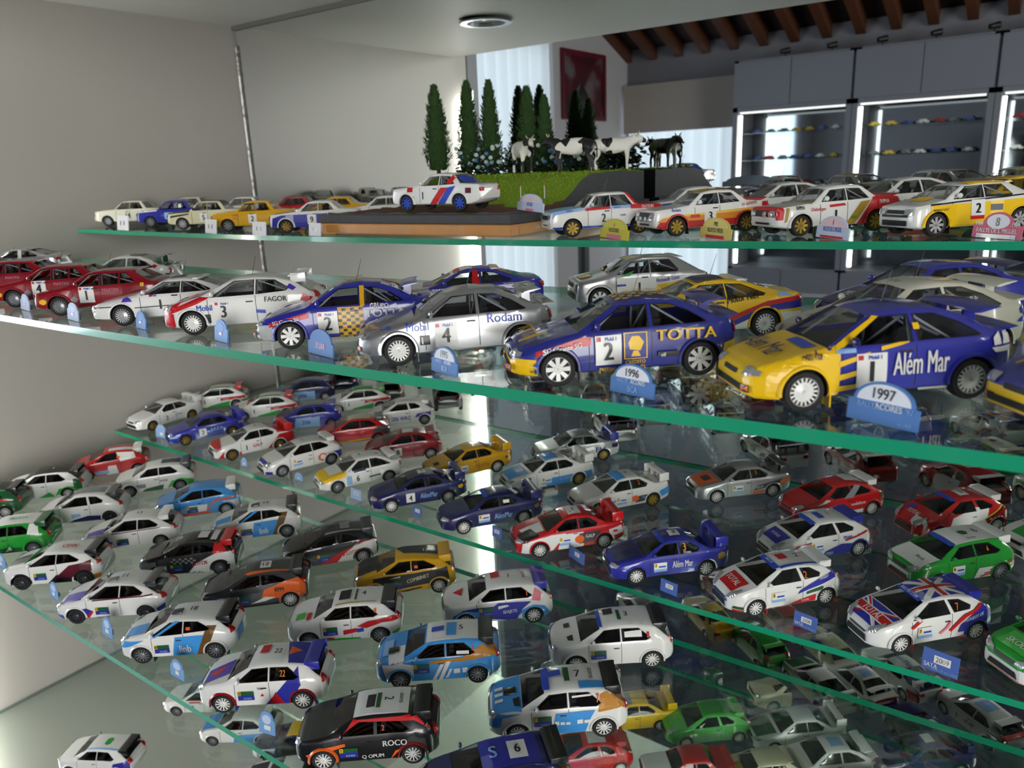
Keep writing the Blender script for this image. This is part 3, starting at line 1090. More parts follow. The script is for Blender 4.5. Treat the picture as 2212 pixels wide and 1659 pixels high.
            xs, ys = a['xo'] - it[1] * L_, it[2] * W_
            h, n, _, _ = a['bvh'].ray_cast(Vector((xs, ys, 4)), Vector((0, 0, -1)))
            if h:
                vs = MB().box(-.18, .18, -.16, .16, -.02, .07, 0, .02)
                b.add([(xs + x, ys + y, h.z + z * (1 if x < 0 else .4)) for x, y, z in vs.v], vs.f)
                o = b.build('roof_vent', paint(it[3] if len(it) > 3 else sp['c']), root, .6, K)
        elif k == 'l':    # round spot lamps on the nose
            for y in it[1]:
                b = MB()
                h, n, _, _ = a['bvh'].ray_cast(Vector((5, y, it[2])), Vector((-1, 0, 0)))
                if h:
                    b.lathe([(-.03, .001), (-.03, .07), (.06, .085), (.075, .08), (.075, .001)], 14, 'x', (h.x + .03, y, it[2]))
                    b.build('spot_lamp', M_LAMP, root, .5, K)
    for q in livs.values():
        q.build('livery', root)
    for sd in 'LR':
        plates[sd].build('door_plate', root)
    return root, a

def cam_ray(px, py):
    d = Vector(((px - 1106) / 1670.84, -(py - 829.5) / 1670.84, 1.0))
    return _r2 * d.x + _u2 * d.y + _f * d.z

def on_shelf(px, py, k, dz=0.0):
    """point of glass shelf k (or dz above it) that lies on the line of sight of a photo pixel"""
    d = cam_ray(px, py)
    z = SHELF_Z[k] + dz
    for _ in range(6):
        P = CAM_POS + d * ((z - CAM_POS.z) / d.z)
        z = shelf_z(k, P.x) + dz
    return P

def cam_px(P):
    d = P - CAM_POS
    return (1106 + 1670.84 * d.dot(_r2) / d.dot(_f), 829.5 - 1670.84 * d.dot(_u2) / d.dot(_f))

LOG = []
def place_car(sp, k, f=None, r=None, head=None, dz=0.0, xy=None):
    root, a = build_car(sp)
    wbm = a['wb'] * K
    hw = (lerp_pl(a['plan'], a['fo']) - .01) * K
    if xy:
        P = Vector((xy[0], xy[1], 0))
        ang = math.radians(head + 180)
    else:
        F = on_shelf(f[0], f[1], k, dz) if f else None
        R_ = on_shelf(r[0], r[1], k, dz) if r else None
        if F and R_:
            d = F - R_
            ang = math.atan2(d.y, d.x) if head is None else math.radians(head + 180)
            mid = (F + R_) / 2
            q = math.hypot(d.x, d.y) / wbm
            if k == 1 and dz == 0:        # seen almost edge-on: keep the front wheel, turn until the rear one lines up
                best = min((abs(cam_px(F + Vector((math.cos(t), math.sin(t), 0)) * wbm)[0] - r[0]), t) for t in [math.radians(20 + i * .5) for i in range(100)])
                ang = best[1] + PI
                mid = F + Vector((math.cos(best[1]), math.sin(best[1]), 0)) * wbm / 2
            elif not .9 < q < 1.12 and k != 1:
                ang = math.radians(-133)
                mid = R_ + Vector((math.cos(ang), math.sin(ang), 0)) * wbm / 2
            LOG.append((sp['label'][:30], round(math.hypot(d.x, d.y) / wbm, 3), round(math.degrees(ang))))
        else:
            ang = math.radians(head + 180)
            dr = Vector((math.cos(ang), math.sin(ang), 0))
            mid = F - dr * wbm / 2 if F else R_ + dr * wbm / 2
        left = Vector((-math.sin(ang), math.cos(ang), 0))
        P = mid - left * hw
    z = shelf_z(k, P.x) + dz
    e = .04
    tilt_x = (shelf_z(k, P.x + e) - shelf_z(k, P.x - e)) / (2 * e) if dz == 0 else 0
    root.location = (P.x, P.y, z + .00025)
    up = Vector((-tilt_x, 0, 1)).normalized()
    fw = Vector((math.cos(ang), math.sin(ang), 0))
    fw = (fw - up * fw.dot(up)).normalized()
    lf = up.cross(fw)
    root.rotation_euler = Matrix(((fw.x, lf.x, up.x), (fw.y, lf.y, up.y), (fw.z, lf.z, up.z))).to_euler()
    return root
# ---------------------------------------------------------------- cabinet shell
BOT = -0.848
FLOOR = -1.0
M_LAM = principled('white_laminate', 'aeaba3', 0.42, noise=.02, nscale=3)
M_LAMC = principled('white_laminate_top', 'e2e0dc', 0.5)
M_FRAME = principled('grey_cabinet_frame', '6c7078', 0.45, noise=.03, nscale=20)
M_ALU = principled('aluminium', 'b9bcc0', 0.3, 0.9)
M_SEAL = principled('clear_sealant', '8d8c86', 0.25, 0.2, 0.6, bump=.5, nscale=220)

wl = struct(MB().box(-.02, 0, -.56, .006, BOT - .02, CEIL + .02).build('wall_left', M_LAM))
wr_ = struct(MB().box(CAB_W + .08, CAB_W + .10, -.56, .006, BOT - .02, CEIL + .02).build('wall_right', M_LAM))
struct(MB().box(0, CAB_W + .08, -.525, .006, CEIL, CEIL + .02).build('ceiling', M_LAMC))
struct(MB().box(0, CAB_W + .08, -.5485, .006, BOT - .02, BOT).build('floor', M_LAMC))
struct(MB().box(-.045, .0, -.60, -.562, FLOOR, CEIL + .06, bev=.003).build('trim_1', M_FRAME))
struct(MB().box(CAB_W + .08, CAB_W + .125, -.60, -.562, FLOOR, CEIL + .06, bev=.003).build('trim_2', M_FRAME))
struct(MB().box(-.045, CAB_W + .125, -.556, .02, CEIL + .021, CEIL + .06).build('trim_3', M_FRAME))
struct(MB().box(-.045, CAB_W + .125, -.556, .02, FLOOR, BOT - .021).build('trim_4', M_FRAME))

# mirror back: silvered sheet with dark polished edge
mm = bpy.data.materials.new('mirror_silver')
mm.use_nodes = True
b = mm.node_tree.nodes['Principled BSDF']
b.inputs['Base Color'].default_value = (.80, .83, .81, 1)
b.inputs['Metallic'].default_value = 1
b.inputs['Roughness'].default_value = 0.0
mb = MB()
mb.add([(.005, 0, BOT), (CAB_W + .08, 0, BOT), (CAB_W + .08, 0, CEIL - .004), (.005, 0, CEIL - .004)], [(0, 1, 2, 3)], 0)
mb.box(.005, CAB_W + .08, .0004, .005, BOT, CEIL - .004, 1)
o = mb.build('mirror_panel', [mm, principled('mirror_edge', '3a3d3c', .3)])
tag(o, 'large frameless mirror sheet forming the back of the display cabinet', 'mirror')
# sealant beads in the corner and along the top of the mirror
bead = MB()
rnd = random.Random(3)
for i in range(260):
    z = BOT + .03 + (CEIL - BOT - .06) * i / 259
    bead.tube([(.0028, -.0022, z - .0028), (.0028, -.0022, z + .0028)], [.0021 + .0009 * rnd.random(), .0021 + .0009 * rnd.random()], 6)
struct(bead.build('trim_5', M_SEAL, smooth=.8))
struct(MB().box(.0, CAB_W + .08, -.004, -.0003, CEIL - .006, CEIL - .0002).build('trim_6', principled('top_sealant', '6f6e6a', .4)))

# ---------------------------------------------------------------- glass shelves
M_SHEET = clear_glass('shelf_glass', (.90, .955, .925, 1), 1.5, 0.0)
def edge_glass(name, c):
    m = principled(name, c, 0.25, 0.0, 0.6)
    return m
M_EDGE = edge_glass('green_glass_edge', '1a9870')
TH = .005
def glass_shelf(k, y0, y1, label):
    n = 28
    vs, fs, ii = [], [], []
    x1 = CAB_W + .079
    for i in range(n + 1):
        x = .001 + (x1 - .001) * i / n
        z = shelf_z(k, x)
        vs += [(x, y0, z), (x, y1, z), (x, y1, z - TH), (x, y0, z - TH)]
    for i in range(n):
        a_, c = i * 4, i * 4 + 4
        for (p, q, m) in ((0, 1, 0), (1, 2, 1), (2, 3, 0), (3, 0, 1)):
            fs.append((a_ + p, c + p, c + q, a_ + q))
            ii.append(m)
    fs += [(0, 1, 2, 3), (n * 4 + 3, n * 4 + 2, n * 4 + 1, n * 4)]
    ii += [2, 2]
    me = mesh_from('glass_shelf', vs, fs, [M_SHEET, M_EDGE, principled('glass_end_grey', '6f7a74', .4)], ii)  # end faces at the side walls are grey instead of green
    bm = bmesh.new(); bm.from_mesh(me); bmesh.ops.recalc_face_normals(bm, faces=bm.faces[:]); bm.to_mesh(me); bm.free()
    o = new_obj('glass_shelf', me)
    tag(o, label, 'shelf', 'green edged glass shelves of the cabinet')
glass_shelf(1, -DB, -.001, 'uppermost green-edged glass shelf carrying the diorama and old saloons')
glass_shelf(2, -DF, -DB - .002, 'front glass shelf with thick green edge carrying the largest cars')
glass_shelf(3, -DB, -.001, 'middle glass shelf against the mirror, under the big front cars')
glass_shelf(4, -DF, -DB - .002, 'lower front glass shelf carrying the white and blue hatchbacks')
glass_shelf(5, -DB, -.001, 'deep glass shelf against the mirror seen through the shelf above')
glass_shelf(6, -DF, -DB - .002, 'lowest front glass shelf at the bottom left of the picture')

# ---------------------------------------------------------------- light strips and downlights
M_LED = emission('led_white', LED_W + (1,), LED_MAT_STRENGTH)
M_DIF = principled('lamp_reflector', 'd8dadc', .15, .9)
def led(x, sx, label):
    r = empty('light_strip', (x, -.540, BOT + .02))
    tag(r, label, 'light strip')
    MB().box(-.009, .009, -.016, -.006, 0, .565 - BOT - .02).build('channel', M_ALU, r)
    MB().tube([(0, 0, .01), (0, 0, .56 - BOT - .03)], .007, 12).build('diffuser', M_LED, r, .8)
led(.0105, 1, 'bright vertical light strip in the front left corner of the cabinet')
led(CAB_W + .0695, -1, 'bright vertical light strip in the front right corner of the cabinet')
def downlight(x, y, label):
    r = empty('downlight', (x, y, CEIL))
    tag(r, label, 'lamp', 'ceiling downlights')
    MB().lathe([(-.001, .036), (-.004, .042), (-.006, .040), (-.006, .030), (-.001, .028)], 32, 'z', close=True).build('trim_ring', M_ALU, r, .6)
    MB().lathe([(-.001, .028), (.012, .022), (.014, .001)], 24, 'z').build('reflector', M_DIF, r, .6)
    MB().ball((0, 0, .004), .012, .012, .006).build('bulb', principled('frosted_bulb', 'eeeade', .3), r, 1)
downlight(.294, -.248, 'round chrome downlight sunk in the white cabinet ceiling on the left')
downlight(.860, -.248, 'round chrome downlight sunk in the white cabinet ceiling further right')

# ---------------------------------------------------------------- the room behind the camera (seen in the mirror)
XL, YF = -2.98, -7.0
M_WALLR = principled('grey_plaster', 'a7a4a6', .85, noise=.03, nscale=4)
M_FLOORR = principled('dark_tile', '2c303c', .25, noise=.08, nscale=6)
M_BEAM = principled('brown_timber', '4c2814', .6, noise=.25, nscale=9)
M_PLANK = principled('dark_roof_board', '2a1712', .7, noise=.2, nscale=7)
M_CURT = principled('curtain_cloth', 'cfd3d6', .9)
XR = 3.6
struct(MB().box(XL - .1, XL, YF, .12, FLOOR, 3.2).build('wall_room_left', M_WALLR))
struct(MB().box(XL - .1, XR, YF - .1, YF, FLOOR, 1.55).build('wall_room_far', principled('dark_grey_plaster', '77757a', .85)))
struct(MB().box(XR, XR + .1, YF, .12, FLOOR, 4.6).build('wall_room_right', M_WALLR))
struct(MB().box(XL - .1, XR, .021, .12, FLOOR, 4.6).build('wall_back', M_WALLR))
fl = MB().box(XL, XR, YF, .02, FLOOR - .1, FLOOR)
struct(fl.build('floor_2', M_FLOORR))
SL = .41
zt = lambda y: 1.56 + SL * (y - YF)
rf = MB()
ny = 8
y_r = -3.4
rf.add([(XL - .1, YF - .1, zt(YF - .1) + .0), (XR + .1, YF - .1, zt(YF - .1)), (XR + .1, y_r, zt(y_r)), (XL - .1, y_r, zt(y_r)),
        (XR + .1, .12, zt(y_r) - .3), (XL - .1, .12, zt(y_r) - .3)], [(0, 1, 2, 3), (3, 2, 4, 5)])
struct(rf.build('ceiling_2', M_PLANK))
for i in range(27):
    x = XL + .02 + .284 * i
    p = MB()
    w = .04
    ye, ys = YF + .02, y_r
    vs = []
    for (y, dz0, dz1) in ((ye, -.14, -.005), (ys, -.14, -.005)):
        for xx in (x - w, x + w):
            vs += [(xx, y, zt(y) + dz0), (xx, y, zt(y) + dz1)]
    p.add(vs, [(0, 1, 3, 2), (4, 6, 7, 5), (0, 4, 5, 1), (2, 3, 7, 6), (0, 2, 6, 4), (1, 5, 7, 3)])
    o = p.build('roof_beam', M_BEAM)
    tag(o, 'brown timber roof beam of the room, one in a row of equal beams', 'beam', 'timber roof beams')

# left window with sheer curtain, far window half covered by a blind
M_PANE = emission('daylit_pane', (.80, .90, 1.0, 1), PANE_LEFT)
struct(MB().box(XL - .02, XL + .006, -5.35, -4.05, -.95, 1.45).build('window_1', [M_PANE]))
def curtain(name, label, p0, p1, z0, z1, mat, folds, amp, nrm):
    vs, fs = [], []
    n = folds * 8
    for i in range(n + 1):
        t = i / n
        a_ = amp * math.sin(t * folds * 2 * PI)
        x, y = p0[0] + (p1[0] - p0[0]) * t + nrm[0] * a_, p0[1] + (p1[1] - p0[1]) * t + nrm[1] * a_
        vs += [(x, y, z0), (x, y, z1)]
    for i in range(n):
        fs.append((2 * i, 2 * i + 2, 2 * i + 3, 2 * i + 1))
    o = mesh_from(name, vs, fs, [mat], None, 1.2)
    return tag(new_obj(name, o), label, 'curtain')
def cloth(name, c, tr):
    m = bpy.data.materials.new(name)
    m.use_nodes = True
    nt = m.node_tree
    nt.nodes.clear()
    d = nt.nodes.new('ShaderNodeBsdfDiffuse'); t = nt.nodes.new('ShaderNodeBsdfTranslucent'); x = nt.nodes.new('ShaderNodeMixShader'); o = nt.nodes.new('ShaderNodeOutputMaterial')
    d.inputs[0].default_value = srgb(c); t.inputs[0].default_value = srgb(c); x.inputs[0].default_value = tr
    nt.links.new(d.outputs[0], x.inputs[1]); nt.links.new(t.outputs[0], x.inputs[2]); nt.links.new(x.outputs[0], o.inputs[0])
    return m
curtain('sheer_curtain', 'pale sheer curtain over the left window, reflected in the mirror', (XL + .10, -4.0), (XL + .10, -5.40), -.96, 1.5, cloth('sheer', 'dfe3e6', .6), 9, .03, (1, 0))
M_PANE2 = emission('daylit_pane_far', (.80, .90, 1.0, 1), PANE_FAR)
struct(MB().box(-2.9, -1.78, YF - .006, YF + .006, -.9, 1.05).build('window_2', [M_PANE2]))
curtain('sheer_curtain', 'pale sheer curtain over the far window beside the display cabinets', (-2.92, YF + .09), (-1.74, YF + .09), -.95, 1.18, cloth('sheer2', 'dfe3e6', .6), 8, .02, (0, 1))
o = MB().box(-2.95, -1.71, YF + .13, YF + .145, .72, 1.19).build('roller_blind', principled('blind_cloth', 'a89f98', .9))
tag(o, 'taupe roller blind half lowered over the far window', 'blind')

# framed poster on the left wall: a plain dark print with a red blur
r = empty('framed_picture', (XL, -6.08, 1.15))
tag(r, 'large dark picture with red and grey shapes in a deep red frame', 'picture')
p = MB()
for (y0, y1, z0, z1) in ((-.41, .41, -.31, -.27), (-.41, .41, .27, .31), (-.41, -.37, -.27, .27), (.37, .41, -.27, .27)):
    p.box(.005, .03, y0, y1, z0, z1)
p.build('frame', principled('red_frame', '5a1424', .4), r)
pm = bpy.data.materials.new('picture_print')
pm.use_nodes = True
nt = pm.node_tree
bs = nt.nodes['Principled BSDF']
tc = nt.nodes.new('ShaderNodeTexCoord'); nz = nt.nodes.new('ShaderNodeTexNoise'); rp = nt.nodes.new('ShaderNodeValToRGB')
nz.inputs['Scale'].default_value = 3.2; nz.inputs['Detail'].default_value = 3
rp.color_ramp.elements[0].position = .35; rp.color_ramp.elements[0].color = srgb('201a20')
rp.color_ramp.elements[1].position = .66; rp.color_ramp.elements[1].color = srgb('5e5a5e')
e_ = rp.color_ramp.elements.new(.52); e_.color = srgb('4a141d')
nt.links.new(tc.outputs['Object'], nz.inputs['Vector']); nt.links.new(nz.outputs['Fac'], rp.inputs[0]); nt.links.new(rp.outputs[0], bs.inputs['Base Color'])
bs.inputs['Roughness'].default_value = .3
MB().box(.006, .012, -.37, .37, -.27, .27).build('print', pm, r)

# dark stand with a tapering post in front of the picture
r = empty('floor_lamp', (-2.36, -5.0, FLOOR))
tag(r, 'dark slender floor lamp standing in front of the red framed picture', 'lamp')
MB().lathe([(0, .001), (0, .16), (.03, .15), (.04, .001)], 20, 'z').build('base', M_TRIMROOM if 'M_TRIMROOM' in globals() else principled('black_metal', '121214', .5), r, .6)
MB().tube([(0, 0, .03), (0, 0, 1.72)], .05, 10).build('post', principled('black_metal', '121214', .5), r, .6)
MB().lathe([(1.70, .06), (1.76, .085), (1.98, .05), (2.06, .001)], 16, 'z').build('lamp_shade', principled('black_metal', '121214', .5), r, .6)

# display cabinets along the far wall
M_CABF = principled('cabinet_grey_paint', '62646c', .5)
M_DARK = principled('cabinet_mirror_back', '767c82', .05, 1.0)
M_LED2 = emission('far_led', (1, 1, .97, 1), 9.0)
M_LED3 = emission('far_led_dim', (1, 1, .97, 1), 1.6)
M_PALE = [principled('far_car_' + c, PALC, .4) for c, PALC in (('white', 'd8d8d6'), ('blue', '4a5a9c'), ('red', 'a8323a'), ('yellow', 'c8a83a'), ('grey', '777a80'))]
M_G2 = clear_glass('far_shelf_glass', (.80, .92, .86, 1), 1.5)
unit = MB()
rr = random.Random(7)
for n, x0 in enumerate((-1.655, -.615, .425, 1.465, 2.505)):
    x1 = x0 + 1.035
    yb, yf = YF + .02, YF + .46
    r = empty('display_cabinet', ((x0 + x1) / 2, YF + .24, FLOOR))
    tag(r, ['lit grey display cabinet beside the curtained far window', 'lit grey display cabinet second from the far window', 'lit grey display cabinet third from the far window',
            'lit grey display cabinet fourth from the far window', 'lit grey display cabinet furthest from the far window'][n], 'cabinet', 'display cabinets along the far wall')
    cx, cy = (x0 + x1) / 2, YF + .24
    def lb(a0, a1, b0, b1, c0, c1):
        return MB().box(a0 - cx, a1 - cx, b0 - cy, b1 - cy, c0 - FLOOR, c1 - FLOOR)
    s = lb(x0, x0 + .045, yb, yf, FLOOR, 1.27)
    for q in ((x1 - .045, x1, yb, yf, FLOOR, 1.27), (x0, x1, yb, yf, 1.24, 1.27), (x0, x1, yb, yf, .83, .87), (x0, x1, yb, yf, -.62, -.58), (x0, x1, yb, yf, FLOOR, FLOOR + .08)):
        s.box(q[0] - cx, q[1] - cx, q[2] - cy, q[3] - cy, q[4] - FLOOR, q[5] - FLOOR)
    s.build('carcass', M_CABF, r)
    lb(x0 + .045, x1 - .045, yb + .0, yb + .01, -.58, .83).build('mirror_back', M_DARK, r)
    for (a0, a1) in ((x0 + .01, (x0 + x1) / 2 - .003), ((x0 + x1) / 2 + .003, x1 - .01)):
        lb(a0, a1, yf + .001, yf + .02, .87, 1.25).build('door', M_CABF, r)
        lb(a0, a1, yf + .001, yf + .02, FLOOR + .09, -.60).build('door', M_CABF, r)
    lb(x0 + .05, x0 + .075, yf - .05, yf - .03, -.55, .80).build('light_strip', M_LED2, r)
    lb(x0 + .06, x1 - .06, yf - .04, yf - .02, .815, .829).build('light_strip', M_LED3, r)
    for q, z in enumerate((.64, .40, .16, -.08, -.32)):
        lb(x0 + .046, x1 - .046, yb + .02, yf - .06, z - .006, z).build('glass_shelf', M_G2, r)
        for j in range(7):
            xx = x0 + .16 + .118 * j + rr.uniform(-.01, .01)
            c = MB()
            c.box(-.05, .05, -.02, .02, .006, .022, 0, .004)
            c.box(-.028, .03, -.017, .017, .02, .036, 0, .005)
            for wx in (-.03, .03):
                c.lathe([(-.021, .001), (-.021, .008), (.021, .008), (.021, .001)], 10, 'y', (wx, 0, .008), 1)
            o = c.build('miniature_car', [M_PALE[rr.randrange(5)], M_RUBBER], r)
            o.location = (xx - cx, -.02 + rr.uniform(-.05, .08), z + .0005 - FLOOR)
            o.rotation_euler = (0, 0, .6)
# spotlights on a rail above the far cabinets
r = empty('track_light', (0, YF + .30, 1.275))
tag(r, 'row of small black spotlights on top of the far display cabinets', 'lamp')
MB().box(-1.6, 2.6, -.02, .02, 0, .012).build('rail', principled('black_metal', '121214', .5), r)
for i in range(10):
    x = -1.25 + .40 * i
    s = MB().tube([(x, 0, .012), (x, 0, .05)], .006, 6)
    s.tube([(x - .03, .03, .05), (x + .03, -.02, .062)], [.02, .026], 8)
    s.build('spotlight', principled('black_metal', '121214', .5), r, .8)
# table and chair in the room
r = empty('work_table', (-.35, -2.9, FLOOR))
tag(r, 'plain grey table standing in the room, glimpsed in the mirror', 'table')
MB().box(-.8, .8, -.4, .4, .70, .73, bev=.004).build('table_top', principled('table_grey', '8d9096', .4), r)
for sx in (-.74, .74):
    for sy in (-.34, .34):
        MB().box(sx - .025, sx + .025, sy - .025, sy + .025, 0, .70).build('leg', M_ALU, r)
# glowing pane added on the left wall, outside the mirror's view, as fill light
struct(MB().box(XL - .02, XL + .006, -3.3, -1.0, -.3, 1.5).build('fill_window_left', [emission('fill_pane_near', (.80, .90, 1.0, 1), FILL_NEAR)]))
struct(MB().box(XR - .006, XR + .02, -5.4, -2.4, -.4, 1.6).build('fill_window_right', [emission('fill_pane_right', (1.0, .985, .955, 1), FILL_RIGHT)]))  # unseen pane added on the right wall to brighten the car flanks
# ---------------------------------------------------------------- diorama on the top shelf
DZ0 = shelf_z(1, .7045)
DX, DY = .4635, -.272
dio = empty('diorama', (DX, DY, DZ0))
tag(dio, 'countryside diorama with dirt road and grass bank on a pale wooden base', 'diorama')
DW, DD = .240, .262
M_PINE = principled('pine_wood', 'c98a44', .4, 0, .3, noise=.18, nscale=60)
M_ROADG = principled('grey_road_edge', '4c4c50', .8, noise=.15, nscale=120, bump=.4)
M_DIRT = principled('brown_dirt', '6a4836', .95, noise=.25, nscale=150, bump=.8)
M_GRASS = principled('short_grass', '7c9c1c', .95, noise=.35, nscale=320, bump=1.0)
M_LEAF = principled('conifer_green', '2c4a1e', .9, noise=.4, nscale=200)
M_LEAF2 = principled('hydrangea_leaf', '24401c', .9, noise=.4, nscale=200)
M_BARK = principled('bark', '4a382a', .9)
fr = MB()
for (x0, x1, y0, y1) in ((0, DW, 0, .012), (0, DW, DD - .012, DD), (0, .012, .012, DD - .012), (DW - .012, DW, .012, DD - .012)):
    fr.box(x0, x1, y0, y1, .0005, .0105, bev=.0012)
fr.build('wooden_frame', M_PINE, dio)
MB().box(.012, DW - .012, .012, DD - .012, .001, .010).build('base_board', M_PINE, dio)
MB().box(.002, DW - .002, .002, DD - .002, .0105, .0185, bev=.001).build('road_edge', M_ROADG, dio)
def terrain(x, y):
    """height above the shelf at diorama-local x, y"""
    t = max(0.0, min(1.0, (y - .075 - .03 * (1 - x / DW)) / .075))
    t = t * t * (3 - 2 * t)
    wob = .0006 * math.sin(x * 190 + y * 70) + .0005 * math.sin(y * 230 - x * 90)
    return .0195 + .029 * t + wob
vs, fs, ii = [], [], []
NX, NY = 44, 46
for j in range(NY + 1):
    for i in range(NX + 1):
        x, y = .008 + (DW - .016) * i / NX, .010 + (DD - .014) * j / NY
        vs.append((x, y, terrain(x, y)))
for j in range(NY):
    for i in range(NX):
        x, y = .008 + (DW - .016) * (i + .5) / NX, .010 + (DD - .014) * (j + .5) / NY
        yb = .085 + .035 * (1 - x / DW) + .006 * math.sin(x * 60) + .004 * math.sin(x * 170)
        fs.append((j * (NX + 1) + i, j * (NX + 1) + i + 1, (j + 1) * (NX + 1) + i + 1, (j + 1) * (NX + 1) + i))
        ii.append(1 if y > yb or (y < .018 and math.sin(x * 75) > .5) else 0)
per = [i for i in range(NX + 1)] + [j * (NX + 1) + NX for j in range(1, NY + 1)] + [NY * (NX + 1) + i for i in range(NX - 1, -1, -1)] + [j * (NX + 1) for j in range(NY - 1, 0, -1)]
n0 = len(vs)
for k in per:
    vs.append((vs[k][0], vs[k][1], .018))
for q in range(len(per)):
    q2 = (q + 1) % len(per)
    fs.append((per[q], n0 + q, n0 + q2, per[q2]))
    ii.append(2)
new_obj('ground', mesh_from('ground', vs, fs, [M_DIRT, M_GRASS, M_ROADG], ii, .8), dio)
# grass fibres: uncountable
rg = random.Random(11)
g = MB()
for _ in range(5200):
    x, y = rg.uniform(.01, DW - .01), rg.uniform(.085, DD - .008)
    if y < .09 + .035 * (1 - x / DW) + .006 * math.sin(x * 60):
        continue
    z = terrain(x, y)
    a_, l = rg.uniform(0, 2 * PI), rg.uniform(.0012, .0026)
    dx, dy = .0005 * math.cos(a_), .0005 * math.sin(a_)
    g.add([(x - dx, y - dy, z - .0003), (x + dx, y + dy, z - .0003), (x + rg.uniform(-.001, .001), y + rg.uniform(-.001, .001), z + l)], [(0, 1, 2)])
o = g.build('grass_fibre', principled('grass_fibre', '86a822', .9), dio)
o['kind'] = 'stuff'
# hydrangea hedge
h = MB()
fw = MB()
for i in range(60):
    x = rg.uniform(.006, .200)
    y = rg.uniform(.205, .238)
    if .128 < x < .142:
        continue
    z = terrain(x, y)
    r = rg.uniform(.007, .012)
    for _ in range(26):
        px, py, pz = x + rg.gauss(0, r * .55), y + rg.gauss(0, r * .55), z + abs(rg.gauss(.010, .008))
        a_, e = rg.uniform(0, 6.28), rg.uniform(.002, .0035)
        h.add([(px + e * math.cos(a_), py + e * math.sin(a_), pz), (px - e * math.sin(a_), py + e * math.cos(a_), pz + e * .6), (px - e * math.cos(a_), py - e * math.sin(a_), pz + e * .2), (px + e * math.sin(a_), py - e * math.cos(a_), pz - e * .4)], [(0, 1, 2, 3)])
    for _ in range(3):
        px, py, pz = x + rg.gauss(0, r * .6), y - abs(rg.gauss(0, r * .5)), z + rg.uniform(.010, .032)
        fw.ball((px, py, pz), .0028, .0028, .0024, 6, 4, rg.choice((0, 0, 1, 2)))
o = h.build('hedge_leaves', M_LEAF2, dio); o['kind'] = 'stuff'
o = fw.build('hedge_flowers', [principled('flower_white', 'c4d8d4', .8), principled('flower_blue', '5d86bc', .8), principled('flower_pale', '9cc0c8', .8)], dio, .8); o['kind'] = 'stuff'
# marker posts along the bank
for i in range(6):
    x = .055 + .030 * i
    y = .10 + .03 * (1 - x / DW)
    p = MB()
    p.tube([(0, 0, -.001), (0, 0, .011)], .0006, 6)
    p.tube([(0, 0, .011), (0, 0, .0125)], .0007, 6, 1)
    o = p.build('marker_post', [principled('post_white', 'd0d0cc', .6), paint('red')], dio)
    o.location = (x, y, terrain(x, y))

# cypress trees
def cypress(x, y, z, top, rad, label, seed):
    r = empty('model_cypress_tree', (x, y, z))
    tag(r, label, 'tree', 'model trees on the diorama')
    hgt = top - z
    MB().tube([(0, 0, -.001), (0, 0, hgt * .5)], [.0026, .0012], 6).build('trunk', M_BARK, r)
    q = random.Random(seed)
    m = MB()
    n = 2200
    for i in range(n):
        t = (i + .5) / n
        zz = .008 + (hgt - .008) * t
        prof = (1 - t) ** .55 * (.55 + .45 * min(1, t * 6)) if t > .0 else .4
        a0 = q.uniform(0, 6.283)
        rr_ = rad * 1.22 * prof * q.uniform(.60, 1.10) * (1 + .13 * math.sin(zz * 520 + 3 * a0 + seed))
        a_ = a0
        px, py = rr_ * math.cos(a_), rr_ * math.sin(a_)
        e = q.uniform(.0022, .004)
        ox, oy = math.cos(a_), math.sin(a_)
        m.add([(px - oy * e * .5, py + ox * e * .5, zz), (px + oy * e * .5, py - ox * e * .5, zz), (px + ox * e * .7, py + oy * e * .7, zz + e * 1.1)], [(0, 1, 2)])
    vsx = MB().lathe([(.008, .001), (.012, rad * .6)] + [(.008 + (hgt - .008) * t, rad * .86 * (1 - t) ** .55) for t in (.2, .4, .6, .8, .95)] + [(hgt, .0005)], 10, 'z')
    m.add(vsx.v, vsx.f)
    o = m.build('foliage', M_LEAF, r)
for i, (x, y, tp, rad, lb) in enumerate(((.470, -.088, .148, .0140, 'leftmost model cypress, standing apart from the hedge on the diorama'), (.488, -.052, .153, .0130, 'tall model cypress beside the light strip, second from the left'),
        (.520, -.052, .151, .0120, 'dark model cypress third from the left behind the flower hedge'), (.572, -.052, .140, .0130, 'wide model cypress fourth from the left behind the cow'),
        (.592, -.048, .129, .0095, 'smallest model cypress at the right end of the tree row'))):
    z = DZ0 + terrain(x - DX, y - DY)
    cypress(x, y, z, DZ0 + tp, rad, lb, i)

